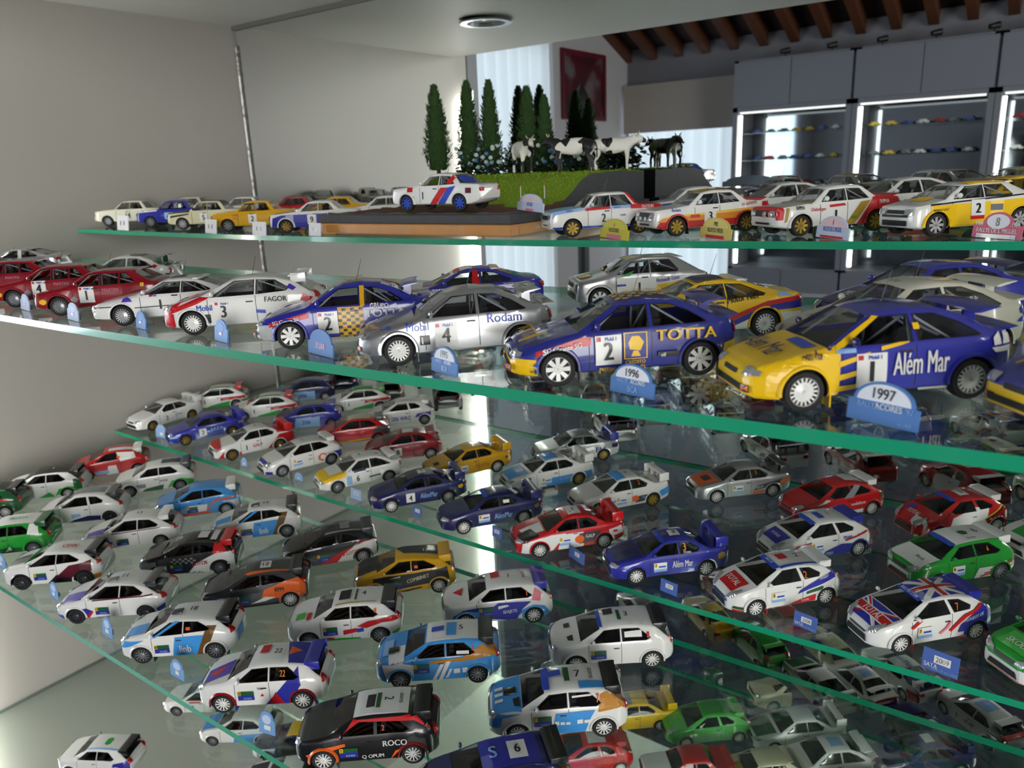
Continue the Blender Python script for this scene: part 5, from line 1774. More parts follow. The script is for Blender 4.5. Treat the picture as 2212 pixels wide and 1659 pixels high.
# ----- shelf 1, front row
C(1, 'saloon', 'ivory', 'ivory old saloon with number 14 at the left end of the top shelf', (235, 490), None, 36, rk='mini', rim='grey', L=[('p', '14', 'D', .50, .42), ('s', 'grey', 0, .40, .02, .40, .02, .50, 0, .50)])
C(1, 'saloon', 'blue', 'blue old saloon with white stripe on the top shelf', (327, 492), None, 36, rk='mini', rim='grey', L=[('s', 'white', .0, .56, .30, .62, .30, .66, .0, .62), ('t', 'white', .02, .15, .28, .15, .28, .45, .02, .45), ('s', 'lsky', .40, .30, .58, .30, .58, .56, .40, .56), ('p', '7', 'D', .48, .40), ('w', 'white', .60, .72, .64, .72, .64, .86, .60, .86)])
C(1, 'saloon', 'cream', 'cream old saloon with black roof and bonnet on the top shelf', (396, 497), None, 36, rk='mini', rim='silver', mirc='black', L=[('t', 'black', .0, -.97, .29, -.97, .29, .97, .0, .97), ('t', 'black', .42, -.62, .72, -.62, .72, .62, .42, .62), ('s', 'black', .0, .58, .30, .62, .30, .72, .0, .66), ('p', '5', 'E', .48, .42)])
C(1, 'saloon', 'dyellow', 'mustard yellow old saloon with black wheels on the top shelf', (494, 502), None, 36, rk='mini', rim='grey', L=[('p', '2', 'E', .50, .42), ('x', 'CIDLA', 'red', .26, .52, .08), ('x', 'TOTAL', 'red', .26, .42, .07), ('s', 'red', .30, .16, .40, .16, .40, .2, .30, .2), ('l', (.45, -.45), .68)])
C(1, 'esc2', 'white', 'white two-door saloon with blue lower flank left of the diorama', (620, 505), None, 37, rk='mini', rim='bronze', wing=None, L=[('s', 'blue', .02, .18, .66, .18, .66, .60, .14, .58, .04, .50), ('t', 'navy', .02, -.3, .28, -.3, .28, .3, .02, .3), ('p', '9', 'E', .48, .42)])
# second row, left of the diorama
C(1, 'saloon', 'ivory', 'ivory saloon standing behind the blue and cream ones on the top shelf', roof=(412, 422), head=36, det=0, rk='mini', rim='grey', L=[('p', '12', 'E', .5, .42)])
C(1, 'saloon', 'white', 'white saloon in the second row near the mirror corner of the top shelf', roof=(527, 416), head=36, det=0, rk='mini', rim='grey', L=[('p', '3', 'E', .5, .42), ('t', 'black', .03, -.4, .28, -.4, .28, .4, .03, .4)])
C(1, 'saloon', 'red', 'red saloon with black roof in the second row of the top shelf', roof=(636, 413), head=36, det=0, rk='mini', rim='grey', L=[('t', 'black', .40, -.66, .74, -.66, .74, .66, .40, .66), ('p', '8', 'E', .5, .42)])
C(1, 'esc2', 'dyellow', 'yellow two-door car in the second row left of the diorama', roof=(727, 421), head=37, det=0, rk='mini', rim='grey', wing=None, L=[('t', 'black', .03, -.5, .28, -.5, .28, .5, .03, .5)])
C(1, 'esc2', 'white', 'white low car with red sill half hidden behind the diorama car', roof=(832, 425), head=37, det=0, rk='mini', rim='grey', wing=None, L=[sill('red', .3, .04, .98)])
# diorama car, front row right of it
C(1, 'esc2', 'white', 'white two-door saloon with red and blue sash and blue wheels on the diorama', (886, 458), (986, 456), None, dz=.0222, det=2, rk='mini', rim='royal', wing=None, L=[
    ('s', 'red', .44, .16, .52, .16, .66, .62, .58, .62), ('s', 'royal', .53, .16, .61, .16, .75, .66, .66, .62), ('w', 'red', .64, .72, .70, .70, .74, .90, .70, .94), ('t', 'royal', .74, -.6, .80, -.6, .78, .6, .72, .6), ('s', 'red', .20, .52, .26, .52, .26, .64, .20, .64), ('p', '1', 'D', .38, .42), ('s', 'maroon', .86, .46, .92, .46, .92, .60, .86, .60), ('x', 'SG', 'red', .40, .66, .06), ('x', 'BMW', 'royal', .22, .34, .09)])
C(1, 'saloon', 'white', 'white and blue saloon with red tail flash and number 2 beside the diorama', (1238, 514), (1382, 501), None, det=2, rk='eight', rim='gold', L=[
    ('s', 'royal', 0, .12, .96, .12, .96, .24, .02, .26), ('s', 'lsky', .12, .60, .36, .64, .36, .70, .10, .66), ('s', 'red', .30, .60, .52, .62, .52, .68, .30, .66), ('s', 'lsky', .52, .62, .70, .62, .70, .70, .52, .70), ('s', 'red', .70, .60, 1.0, .58, 1.0, .66, .70, .70), ('w', 'red', .66, .97, .70, .97, .80, .70, .74, .70), ('t', 'red', .78, -.9, 1.0, -.9, 1.0, .9, .78, .9),
    ('t', 'lsky', .02, -.95, .28, -.95, .28, .95, .02, .95), ('p', '2', 'D', .46, .42), ('x', 'DATSUN', 'white', .80, .60, .09), ('x', 'SANYO', 'royal', .14, .60, .06), ('x', 'SANYO', 'royal', .55, .62, .06), ('x', 'TEAM', 'royal', .60, .44, .07)])
C(1, 'esc2', 'white', 'white two-door rally saloon with yellow and red side bands and number 3', (1463, 512), (1613, 500), None, det=2, rk='eight', rim='gold', flaps='black', wing='red', lip=('red', 'red'), L=[
    ('s', 'red', .0, .14, 1.0, .14, 1.0, .34, .04, .34), ('s', 'amber', .02, .34, 1.0, .34, 1.0, .52, .06, .42), ('s', 'yellow', .06, .42, .90, .52, .90, .57, .10, .46), ('t', 'gold', .42, -.62, .72, -.62, .72, .62, .42, .62), ('s', 'red', .92, .58, 1.0, .56, 1.0, .7, .92, .7), ('p', '3', 'E', .47, .42), ('x', 'Rodam', 'royal', .14, .56, .09), ('x', 'SG GIGANTE', 'red', .74, .60, .08, .1), ('s', 'red', .30, .40, .38, .40, .38, .47, .30, .47), ('l', (.5, .2, -.2, -.5), .56)])
C(1, 'esc2', 'white', 'white two-door rally saloon with red nose, gold stripe and red tail, number 1', (1730, 512), (1891, 496), None, det=2, rk='eight', rim='gold', flaps='black', wing='red', lip=('white', 'red'), L=[
    ('t', 'red', .0, -.97, .05, -.97, .05, .97, .0, .97), ('s', 'red', 0, .36, .045, .36, .06, .66, 0, .66), ('s', 'gold', .055, .30, .075, .32, .10, .68, .075, .68), ('s', 'gold', .53, .14, .60, .14, .74, .66, .66, .64), ('s', 'red', .62, .12, 1.0, .14, 1.0, .74, .76, .72), ('t', 'red', .78, -.95, 1.0, -.95, 1.0, .95, .78, .95), ('t', 'gold', .25, -.9, .28, -.9, .28, .9, .25, .9),
    ('p', '1', 'D', .46, .40), ('s', 'red', .41, .56, .53, .58, .53, .63, .41, .61), ('x', 'IVIMA', 'black', .14, .55, .09), ('x', 'Diabolique', 'red', .26, .50, .10, .02, .75), ('x', 'IVIMA', 'white', .80, .58, .11), ('x', 'REAL', 'green', .58, .30, .07, .1), ('l', (.52, .2), .66)])
C(1, 'r5t', 'white', 'white and yellow compact hatchback with wide rear arches and number 2', (2021, 513), (2198, 491), None, det=2, rk='mini', rim='silver', flaps='black', wing='white', lip=('yellow', 'yellow'), L=[
    ('s', 'yellow', .10, .14, .98, .14, .98, .66, .60, .62, .12, .60), ('s', 'black', .12, .60, .60, .66, .98, .72, .98, .74, .60, .69, .12, .63), ('s', 'black', .60, .44, .68, .44, .68, .56, .60, .56), ('s', 'black', .60, .26, .68, .26, .67, .38, .61, .38), ('s', 'white', .24, .09, .70, .09, .70, .17, .24, .17), ('t', 'yellow', .16, -.4, .26, -.4, .26, .3, .16, .3), ('t', 'yellow', .45, .30, .74, .30, .74, .66, .45, .66),
    ('p', '2', 'E', .50, .50), ('s', 'red', .445, .29, .555, .29, .555, .36, .445, .36), ('x', 'RENAULT GALP', 'black', .13, .49, .055, .03), ('f', 'black', -.52, .52, .52, .52, .52, .58, -.52, .58), ('y', 'RENAULT GALP', 'black', .08, 0, .08)])
# top shelf, second row on the right
C(1, 'esc2', 'white', 'white saloon with blue stripe behind the striped number 3 car', roof=(1497, 394), head=40, det=1, rk='eight', rim='grey', wing=None, L=[('s', 'royal', .02, .50, .70, .62, .70, .68, .02, .58), ('x', 'RODAM', 'navy', .15, .44, .09)])
C(1, 'escos', 'white', 'white coupe with a red round emblem on its door in the top second row', roof=(1690, 387), head=42, det=1, rk='multi', rim='white', wing=None, L=[('s', 'red', .40, .44, .44, .52, .62, .56, .62, .46), ('s', 'white', .43, .46, .49, .46, .49, .52, .43, .52), ('s', 'black', .60, .14, 1.0, .2, 1.0, .26, .60, .2), ('p', '7', 'D', .30, .36)])
C(1, 'escos', 'white', 'white coupe with red side bands and number 10 behind the number 1 car', roof=(1950, 371), head=43, det=1, rk='multi', rim='white', wing=None, L=[('s', 'red', .02, .14, .98, .14, .98, .26, .02, .26), ('s', 'pink', .02, .30, .98, .32, .98, .42, .02, .40), ('s', 'red', .04, .46, .98, .50, .98, .53, .04, .49), ('p', '10', 'E', .46, .44)])
C(1, 'r5t', 'yellow', 'yellow compact hatchback at the right end of the top shelf second row', roof=(2190, 360), head=44, det=1, rk='mini', rim='silver', wing='yellow', L=[sill('black', .3, .2, .8)])

# ----- shelf 3, front row
C(3, 'sedan', 'white', 'white saloon with bronze wheels at the left end of the middle shelf', (327, 933), (421, 905), None, rk='eight', rim='bronze', wing='white', L=[('p', '2', 'D', .42, .40), ('x', 'SUMOL', 'grey', .54, .40, .13)])
C(3, 'sedan', 'blue', 'blue saloon with bronze wheels second from left on the middle shelf', (405, 963), (503, 943), None, rk='eight', rim='bronze', wing='blue', L=[('p', '2', 'E', .42, .42), ('x', 'SMS', 'yellow', .88, .52, .14), ('x', 'SATA', 'lsky', .52, .42, .20, 0, 1), ('s', 'lsky', .02, .36, .10, .38, .10, .46, .02, .44)])
C(3, 'sedan', 'white', 'white saloon with red rear half and bronze wheels on the middle shelf', (503, 996), (607, 972), None, rk='eight', rim='bronze', wing='red', L=[('s', 'red', .52, .10, .62, .12, .80, .66, 1.0, .66, 1.0, .1, .60, .1), ('t', 'red', .72, -.9, 1.0, -.9, 1.0, .9, .78, .9), ('s', 'red', .03, .16, .32, .16, .30, .3, .10, .40), ('t', 'red', .02, -.9, .16, -.9, .08, .9, .02, .9), ('x', 'GALP', 'red', .46, .36, .18), ('p', '1', 'D', .38, .40), ('y', '1', 'black', .56, 0, .25, 1)])
C(3, 'focus', 'white', 'white hatchback with blue ends and a big orange ring on the middle shelf', (606, 1033), (723, 1003), None, rk='multi', rim='grey', wing='white', L=[('s', 'blue', 0, .06, .09, .06, .08, .28, 0, .30), ('s', 'blue', .76, .52, .98, .5, .98, .2, .90, .16, .84, .46), ('s', 'blue', .3, .10, .72, .10, .72, .16, .3, .13), ('s', 'orange', .66, .34, .70, .26, .745, .26, .775, .34, .775, .46, .745, .54, .70, .54, .66, .46), ('s', 'white', .69, .34, .71, .31, .735, .31, .75, .35, .75, .45, .735, .49, .71, .49, .69, .46), ('t', 'blue', .02, -.9, .06, -.9, .06, .9, .02, .9), ('p', '5', 'C', .40, .42), ('x', 'repsol', 'black', .53, .42, .08), ('y', '5', 'navy', .55, 0, .2, 1)])
C(3, 'escos', 'white', 'white rally car with yellow bonnet patches and number 6 on the middle shelf', (730, 1067), (843, 1042), None, rk='twelve', rim='grey', wing='white', L=[('s', 'yellow', .03, .40, .30, .54, .31, .66, .28, .70, .03, .56), ('t', 'yellow', .02, -.92, .13, -.92, .13, .92, .02, .92), ('t', 'yellow', .13, .55, .28, .6, .28, .95, .13, .95), ('s', 'lsky', .30, .22, .36, .22, .36, .52, .30, .52), ('s', 'dgreen', .56, .34, .70, .36, .70, .41, .56, .39), ('p', '6', 'D', .43, .40), ('s', 'navy', .39, .60, .53, .62, .53, .67, .39, .65), ('y', '6', 'black', .52, 0, .2, 1)])
C(3, 'sedan', 'navy', 'dark blue saloon with number 4 and pale lettering on the middle shelf', (845, 1109), (972, 1088), None, rk='twelve', rim='white', wing='navy', L=[('s', 'yellow', .905, .50, .935, .46, .96, .50, .96, .58, .935, .60, .905, .56), ('p', '4', 'E', .40, .40), ('x', 'AlémMar', 'lsky', .50, .34, .24, 0, .6), ('t', 'dgrey', .40, -.5, .64, -.5, .64, .5, .40, .5), roofp('white', .52, .60, -.25, .25), ('y', '4', 'black', .56, 0, .18, 1), ('s', 'amber', .02, .44, .06, .46, .06, .51, .02, .49)])
C(3, 'sedan', 'navy', 'dark blue saloon with gold emblem on its rear wing, beside the white light strip reflection', (1001, 1156), (1135, 1133), None, rk='twelve', rim='white', wing='navy', L=[('s', 'bronze', .905, .50, .935, .46, .96, .50, .96, .58, .935, .60, .905, .56), ('p', '2', 'C', .40, .40), ('x', 'AlémMar', 'lsky', .50, .34, .24, 0, .6), ('w', 'white', .60, .76, .66, .76, .66, .84, .60, .84), ('t', 'royal', .43, -.52, .47, -.55, .47, .55, .43, .52), ('s', 'amber', .02, .44, .06, .46, .06, .51, .02, .49)])
C(3, 'sedan', 'red', 'red and white saloon with black door panel and orange ring on the middle shelf', (1165, 1207), (1308, 1185), None, rk='twelve', rim='white', wing='red', L=[('s', 'white', .03, .10, .30, .12, .44, .62, .30, .62, .05, .46), ('t', 'white', .06, -.1, .26, -.3, .26, .6, .10, .6), ('t', 'black', .03, .2, .16, .1, .20, .9, .04, .9), ('s', 'white', .36, .14, .60, .14, .60, .60, .40, .60), ('s', 'dgrey', .56, .26, .76, .30, .76, .58, .56, .56), ('s', 'orange', .52, .36, .545, .29, .585, .29, .605, .36, .605, .44, .585, .51, .545, .51, .52, .44), ('s', 'white', .84, .34, .98, .40, .96, .62, .84, .56), ('s', 'red', .88, .46, .92, .46, .92, .52, .88, .52), roofp('white', .50, .62, -.4, .4), ('p', '1', 'C', .43, .40), ('x', 'GALP', 'white', .62, .42, .13), ('y', '1', 'black', .56, 0, .25, 1), ('y', 'I', 'red', .53, .2, .2, 1)])
C(3, 'sedan', 'blue', 'bright blue saloon with orange 3 in its window, right of the red and white saloon', (1373, 1264), (1528, 1245), None, rk='twelve', rim='white', wing='blue', L=[('s', 'gold', .895, .46, .93, .42, .965, .48, .96, .58, .93, .62, .895, .58), ('p', '3', 'C', .40, .40), ('x', 'Além Mar', 'white', .50, .36, .25, 0, .52), ('x', '3', 'amber', .60, .76, .22, 0, .9), ('x', 'F.Fontes', 'white', .60, .70, .07), ('t', 'navy', .05, -.6, .26, -.7, .26, .7, .05, .6), ('t', 'royal', .43, -.52, .47, -.55, .47, .55, .43, .52), roofp('white', .53, .62, -.25, .25), ('y', '3', 'black', .575, 0, .22, 1), ('y', 'SSS', 'gold', .49, 0, .16), STAR(.10, .42, .02, 'lsky')])
C(3, 'p207', 'white', 'white hatchback with red bonnet and orange number 2 in the rear window', (1628, 1335), (1788, 1307), None, rk='twelve', rim='white', wing='white', flaps='red', L=[
    hood('red', .05, .20, -.55, .55), ('f', 'royal', -.5, .52, .5, .52, .5, .58, -.5, .58), ('s', 'red', .03, .14, .12, .12, .14, .18, .03, .22), ('s', 'dgreen', .03, .24, .12, .20, .16, .26, .04, .30), ('s', 'blue', .58, .40, .92, .66, .96, .80, .78, .72, .60, .48), ('s', 'dgreen', .66, .36, .82, .44, .80, .52, .66, .42), ('s', 'red', .50, .14, .76, .18, .74, .34, .56, .22), ('t', 'royal', .42, -.52, .47, -.55, .47, .55, .42, .52), ('t', 'royal', .47, .50, .80, .48, .80, .60, .47, .62), ('t', 'red', .52, -.3, .60, -.3, .60, .1, .52, .1),
    ('p', '2', 'C', .41, .40), ('x', '2', 'orange', .64, .74, .20, 0, .9), ('y', 'TOTAL', 'white', .13, 0, .20), ('x', 'PEUGEOT', 'white', .77, .68, .07, .15), ('x', 'TOTAL', 'white', .61, .20, .08, .12), ('y', '2', 'navy', .68, 0, .25, 1), ('y', 'RALLYE', 'white', .447, 0, .1)])
C(3, 'p207', 'white', 'white hatchback with union flag roof and bonnet, number 7', (1944, 1414), (2108, 1384), None, rk='twelve', rim='white', wing='blue', flaps='red', lip=('white', 'blue'), L=[
    hood('blue', .04, .225, -.80, .80), ('t', 'white', .03, -.75, .08, -.75, .23, .62, .23, .80), ('t', 'white', .03, .75, .03, .55, .20, -.80, .23, -.70), ('t', 'red', .035, -.70, .055, -.72, .23, .70, .22, .76), ('t', 'red', .03, .66, .04, .60, .215, -.78, .225, -.72), ('t', 'white', .09, -.8, .17, -.8, .17, .8, .09, .8), ('t', 'red', .10, -.8, .16, -.8, .16, .8, .10, .8),
    ('t', 'blue', .455, -.60, .80, -.56, .80, .56, .455, .60), ('t', 'white', .455, -.60, .50, -.60, .80, .46, .80, .56, .76, .56, .455, -.50), ('t', 'white', .455, .60, .455, .50, .77, -.56, .80, -.56, .80, -.46, .50, .60), ('t', 'white', .59, -.58, .67, -.58, .67, .58, .59, .58), ('t', 'white', .455, -.14, .80, -.14, .80, .14, .455, .14), ('t', 'red', .61, -.58, .65, -.58, .65, .58, .61, .58), ('t', 'red', .455, -.08, .80, -.08, .80, .08, .455, .08), ('t', 'royal', .41, -.52, .455, -.55, .455, .55, .41, .52),
    ('s', 'blue', .68, .28, .98, .30, .99, .80, .86, .78, .70, .44), ('s', 'red', .60, .36, .72, .66, .92, .84, .90, .78, .74, .60, .62, .32), ('s', 'red', .30, .52, .38, .66, .36, .70, .28, .56), ('s', 'red', .66, .10, .98, .18, .98, .24, .66, .16), ('s', 'pink', .53, .30, .60, .44, .62, .56, .60, .56, .57, .44, .52, .34),
    ('p', '7', 'C', .40, .40), ('x', '7', 'orange', .66, .76, .18, 0, .8), ('x', 'PEUGEOT UK', 'white', .72, .50, .10, .22, .75), ('y', 'TOTAL', 'white', .13, 0, .22), ('y', 'RALLYRC.COM', 'white', .43, 0, .09), ('y', '7', 'black', .63, 0, .3, 1)])
C(3, 'hatch', 'green', 'green and white hatchback cut by the right edge, low on the middle shelf', (2272, 1500), (2440, 1462), None, rk='twelve', rim='white', wing='white', L=[('f', 'white', -.8, .2, .8, .2, .8, .6, -.8, .6), ('f', 'red', -.7, .22, .7, .22, .7, .28, -.7, .28), ('s', 'white', 0, .10, .20, .10, .10, .46, 0, .42), ('t', 'lgreen', .06, -.6, .22, -.6, .22, .6, .06, .6), ('y', 'SKODA', 'white', .13, 0, .2), roofp('white', .45, .8, -.55, .55)])
# ----- shelf 3, second and third rows
CAST = [('s', 'green', .34, .10, 1.0, .14, 1.0, .44, .72, .40, .44, .24), ('s', 'red', .60, .44, .98, .50, .96, .62, .60, .56), ('t', 'green', .44, .30, .74, .30, .74, .56, .44, .56), ('p', '1', 'E', .36, .42), ('x', 'Castrol', 'white', .64, .48, .10)]
C(3, 'focus', 'white', 'white hatchback with green sill and red tail, furthest left in the middle shelf back row', (440, 889), (512, 883), None, rk='twelve', rim='grey', wing='red', L=CAST + [('s', 'purple', .02, .46, .24, .54, .24, .64, .02, .56)])
C(3, 'focus', 'white', 'white hatchback with green sill and red tail, second in the middle shelf back row', (562, 909), (621, 903), None, rk='twelve', rim='grey', wing='red', L=CAST + [('s', 'purple', .02, .42, .20, .50, .20, .60, .02, .52)])
C(3, 'focus', 'white', 'white and green hatchback with red nose near the mirror on the middle shelf', (752, 895), (822, 888), None, rk='twelve', rim='grey', wing='green', L=CAST + [('s', 'red', .02, .40, .16, .46, .16, .58, .02, .52), ('t', 'green', .44, -.5, .74, -.5, .74, .5, .44, .5)])
P206 = [('s', 'lsky', .30, .12, .68, .12, .68, .56, .34, .56), ('x', '206', 'purple', .42, .28, .24, 0, 1.0)]
C(3, 'p207', 'navy', 'dark blue small hatchback with pale doors in the middle shelf back row', (645, 868), (704, 868), None, rk='twelve', rim='white', wing='navy', L=P206)
C(3, 'p207', 'blue', 'blue small hatchback with silver doors behind the red and white saloon', (640, 932), (717, 926), None, rk='twelve', rim='grey', wing='blue', L=P206 + [hood('navy'), roofp('grey', .44, .74)])
C(3, 'p207', 'white', 'white small hatchback with purple lettering close to the mirror on the middle shelf', (840, 924), (918, 918), None, rk='twelve', rim='grey', wing='white', L=[('x', '206 WRC', 'purple', .36, .28, .24, 0, .8), ('s', 'purple', .70, .36, .94, .40, .94, .56, .74, .52), ('s', 'red', .20, .42, .30, .46, .30, .54, .20, .50)])
C(3, 'focus', 'red', 'red hatchback with yellow sill line and dark tail in the middle shelf second row', (738, 968), (818, 958), None, rk='twelve', rim='grey', wing='dgrey', L=[('s', 'yellow', .30, .16, .80, .24, .80, .30, .30, .2), ('s', 'dgrey', .74, .30, 1.0, .2, 1.0, .70, .80, .70), roofp('cream', .44, .74)])
C(3, 'p207', 'dred', 'dark red small hatchback behind the yellow saloon on the middle shelf', (858, 1003), (932, 993), None, rk='twelve', rim='white', wing='dred', L=[('p', '8', 'E', .42, .40), ('s', 'pink', .36, .12, .62, .12, .62, .22, .36, .22), roofp('white', .5, .64, -.4, .4)])
C(3, 'sedan', 'dyellow', 'yellow saloon in front of the bright light strip reflection', (965, 1045), (1080, 1020), None, rk='twelve', rim='white', wing='dyellow', L=[('s', 'grey', .32, .12, .72, .12, .72, .2, .32, .18), ('s', 'navy', .895, .50, .92, .46, .94, .52, .92, .58), ('p', '7', 'C', .38, .38), ('x', 'AlémMar', 'ochre', .52, .34, .24, 0, .6), ('t', 'black', .08, .1, .14, .1, .14, .5, .08, .5)])
C(3, 'sedan', 'silver', 'silver and white saloon with purple letters right of the light strip reflection', (1190, 1018), (1304, 996), None, rk='twelve', rim='gold', wing='blue', L=[('s', 'white', .03, .12, .98, .12, .98, .46, .04, .44), ('x', 'FM', 'purple', .70, .36, .26, 0, 1.2), ('s', 'red', .62, .78, .65, .78, .65, .84, .62, .84), ('p', '9', 'C', .40, .40), ('s', 'navy', .90, .48, .98, .46, .98, .60, .90, .62)])
C(3, 'sedan', 'white', 'white saloon with light blue bonnet and sides on the middle shelf second row', (1138, 1070), (1253, 1048), None, rk='twelve', rim='gold', wing='white', L=[('s', 'sky', .40, .12, .98, .16, .96, .46, .46, .44), hood('sky'), ('t', 'white', .14, -.2, .22, -.2, .22, .2, .14, .2), ('t', 'sky', .45, -.5, .60, -.5, .60, .5, .45, .5), ('x', 'ACORIANO', 'lsky', .56, .30, .15, .03, .8), ('p', '4', 'C', .42, .36)])
C(3, 'sedan', 'white', 'white saloon with gold wheels, blue patches and orange ring', (1290, 1118), (1414, 1094), None, rk='eight', rim='gold', wing='white', L=[('s', 'sky', .06, .12, .30, .16, .40, .44, .26, .36), ('s', 'sky', .82, .26, 1.0, .34, 1.0, .56, .88, .50), ('s', 'dgrey', .60, .24, .80, .26, .80, .46, .60, .44), ('s', 'orange', .56, .34, .58, .28, .615, .28, .635, .34, .635, .42, .615, .48, .58, .48, .56, .42), ('t', 'sky', .44, -.55, .54, -.55, .54, .55, .44, .55), ('x', 'Galp', 'lsky', .665, .36, .10), ('p', '2', 'C', .45, .38), ('x', '2', 'orange', .64, .78, .16), ('y', '2', 'black', .58, 0, .22, 1)])
C(3, 'sedan', 'silver', 'silver saloon with orange bonnet and orange sill, right of the gold wheeled one', (1548, 1089), (1669, 1075), None, rk='twelve', rim='white', wing='dgrey', L=[hood('orange', .04, .24, -.7, .7), ('t', 'dgrey', .12, -.3, .20, -.3, .20, .3, .12, .3), ('s', 'dgrey', .58, .30, .84, .42, .90, .60, .64, .46), ('s', 'orange', .58, .18, .80, .26, .78, .34, .58, .26), ('s', 'orange', .88, .44, .98, .48, .98, .60, .88, .56), ('p', '5', 'C', .42, .40), ('x', 'REPSOL', 'white', .62, .36, .08, .2), ('x', '5', 'amber', .61, .80, .14)])
C(3, 'focus', 'red', 'red hatchback with white sill and pale lettering below the right end of the front shelf', (1762, 1135), (1882, 1114), None, rk='twelve', rim='white', wing='white', L=[('s', 'white', .06, .10, .98, .10, .98, .30, .50, .26, .10, .34), ('w', 'grey', .50, .66, .60, .66, .72, .92, .66, .95), ('s', 'white', .20, .56, .30, .60, .40, .70, .32, .70), ('t', 'white', .62, -.6, .80, -.6, .80, .4, .62, .2), ('x', 'vodafone', 'white', .58, .42, .14, .04, .9), ('p', '3', 'C', .40, .36), ('s', 'dgreen', .92, .52, .96, .52, .96, .66, .92, .66)])
C(3, 'p207', 'white', 'white hatchback with blue bonnet and red front wheel arch, small 1 on the flank', (1720, 1226), (1855, 1203), None, rk='twelve', rim='white', wing='blue', lip=('red', 'blue'), L=[
    ('s', 'red', .08, .22, .30, .26, .36, .60, .20, .56), ('s', 'blue', .46, .12, .92, .20, .88, .40, .66, .44, .50, .30), hood('blue', .06, .20, -.6, .6), ('t', 'royal', .41, -.52, .455, -.55, .455, .55, .41, .52), ('t', 'royal', .52, -.3, .58, -.3, .58, .3, .52, .3), ('p', '1', 'C', .42, .44), ('x', 'Mobil', 'royal', .68, .56, .12, .05), ('x', '1', 'black', .82, .58, .12), ('x', 'ITEJO', 'white', .50, .20, .11, .03), ('y', '1', 'black', .64, 0, .25, 1), ('s', 'red', .70, .50, .94, .66, .93, .70, .69, .54), ('y', 'MORAIS', 'white', .13, 0, .12)])
C(3, 'p207', 'red', 'red and white hatchback with white number lettering at the right of the middle shelf', (2023, 1172), (2155, 1152), None, rk='twelve', rim='white', wing='white', L=[('s', 'white', .30, .10, .70, .10, .74, .76, .60, .80, .36, .60), ('s', 'yellow', .70, .40, .90, .70, .92, .76, .88, .76, .70, .48), ('s', 'black', .72, .40, .92, .72, .91, .76, .70, .44), ('t', 'white', .02, .3, .10, .2, .10, .9, .02, .8), ('t', 'royal', .12, -.6, .20, -.6, .20, -.3, .14, -.3), ('t', 'royal', .41, -.52, .455, -.55, .455, .55, .41, .52), roofp('white', .54, .64, -.3, .3), ('x', '207', 'white', .74, .30, .26, .1, .85), ('y', 'TOTAL', 'white', .11, 0, .18), ('y', '3', 'black', .59, 0, .25, 1)])
C(3, 'hatch', 'green', 'white roofed green hatchback with red flame marks right of the middle shelf', (2022, 1278), (2160, 1253), None, rk='twelve', rim='grey', wing='white', L=[('t', 'white', .04, -.8, .24, -.8, .24, .8, .04, .8), ('t', 'white', .42, -.62, .86, -.62, .86, .62, .42, .62), ('f', 'white', -.5, .4, .5, .4, .5, .62, -.5, .62), ('f', 'red', -.7, .26, .7, .26, .7, .36, -.7, .36), ('s', 'white', .56, .12, .98, .14, .98, .40, .60, .40), ('s', 'red', .66, .22, .98, .34, .98, .38, .66, .26), ('s', 'red', .70, .30, .98, .48, .98, .51, .72, .35), ('s', 'red', .62, .16, .90, .24, .90, .28, .62, .2), ('t', 'royal', .385, -.55, .43, -.6, .43, .6, .385, .55), ('p', '6', 'C', .40, .42), ('y', 'Skoda', 'black', .14, .35, .13), ('t', 'dgreen', .56, .0, .58, -.16, .63, -.16, .65, .0, .63, .16, .58, .16), ('x', '6', 'amber', .68, .78, .14), ('y', '6', 'dgreen', .72, 0, .28, 1), ('y', 'Skoda', 'dgreen', .6, .45, .12, 1)])
C(3, 'hatch', 'white', 'white and green hatchback of which only the nose shows at the right edge', (2262, 1236), (2400, 1205), None, rk='twelve', rim='white', wing='green', L=[hood('green', .06, .24, -.5, .5), ('s', 'green', .1, .4, .3, .5, .3, .62, .1, .56)])

# ----- shelf 4
C(4, 'hatch', 'dgreen', 'dark green hatchback cut by the left edge at the back of the lower shelf', (-60, 1135), (15, 1120), None, rk='twelve', rim='white', wing='black', L=[('s', 'red', .60, .56, .86, .62, .86, .70, .62, .66), roofp('black', .44, .86)])
C(4, 'hatch', 'white', 'white hatchback with dark roof and green rear arches, far left of the lower shelf', (49, 1091), (150, 1079), None, rk='twelve', rim='white', wing='black', lip=('white', 'lgreen'), L=[('t', 'black', .40, -.62, .86, -.62, .86, .62, .40, .62), ('s', 'green', .42, .10, .66, .14, .60, .34), ('s', 'green', .66, .16, .72, .44, .86, .50, .99, .40, .99, .14, .9, .14, .84, .40), ('s', 'lsky', .28, .28, .38, .28, .38, .52, .28, .52), ('s', 'dgreen', .90, .40, .99, .36, .99, .70, .90, .74), ('x', 'SKODA', 'white', .56, .46, .10), ('y', '1', 'white', .62, 0, .25, 1)])
C(4, 'p207', 'red', 'pinkish red hatchback furthest back on the lower shelf', (197, 1040), (295, 1025), None, rk='twelve', rim='white', wing='white', L=[('s', 'white', .44, .10, .60, .12, .58, .50, .48, .50), ('s', 'lsky', .28, .20, .48, .20, .48, .34, .28, .34), ('t', 'white', .50, .05, .80, .05, .80, .5, .50, .5), ('w', 'white', .64, .62, .84, .70, .82, .90, .60, .95), ('w', 'orange', .60, .74, .64, .74, .64, .82, .60, .82)])
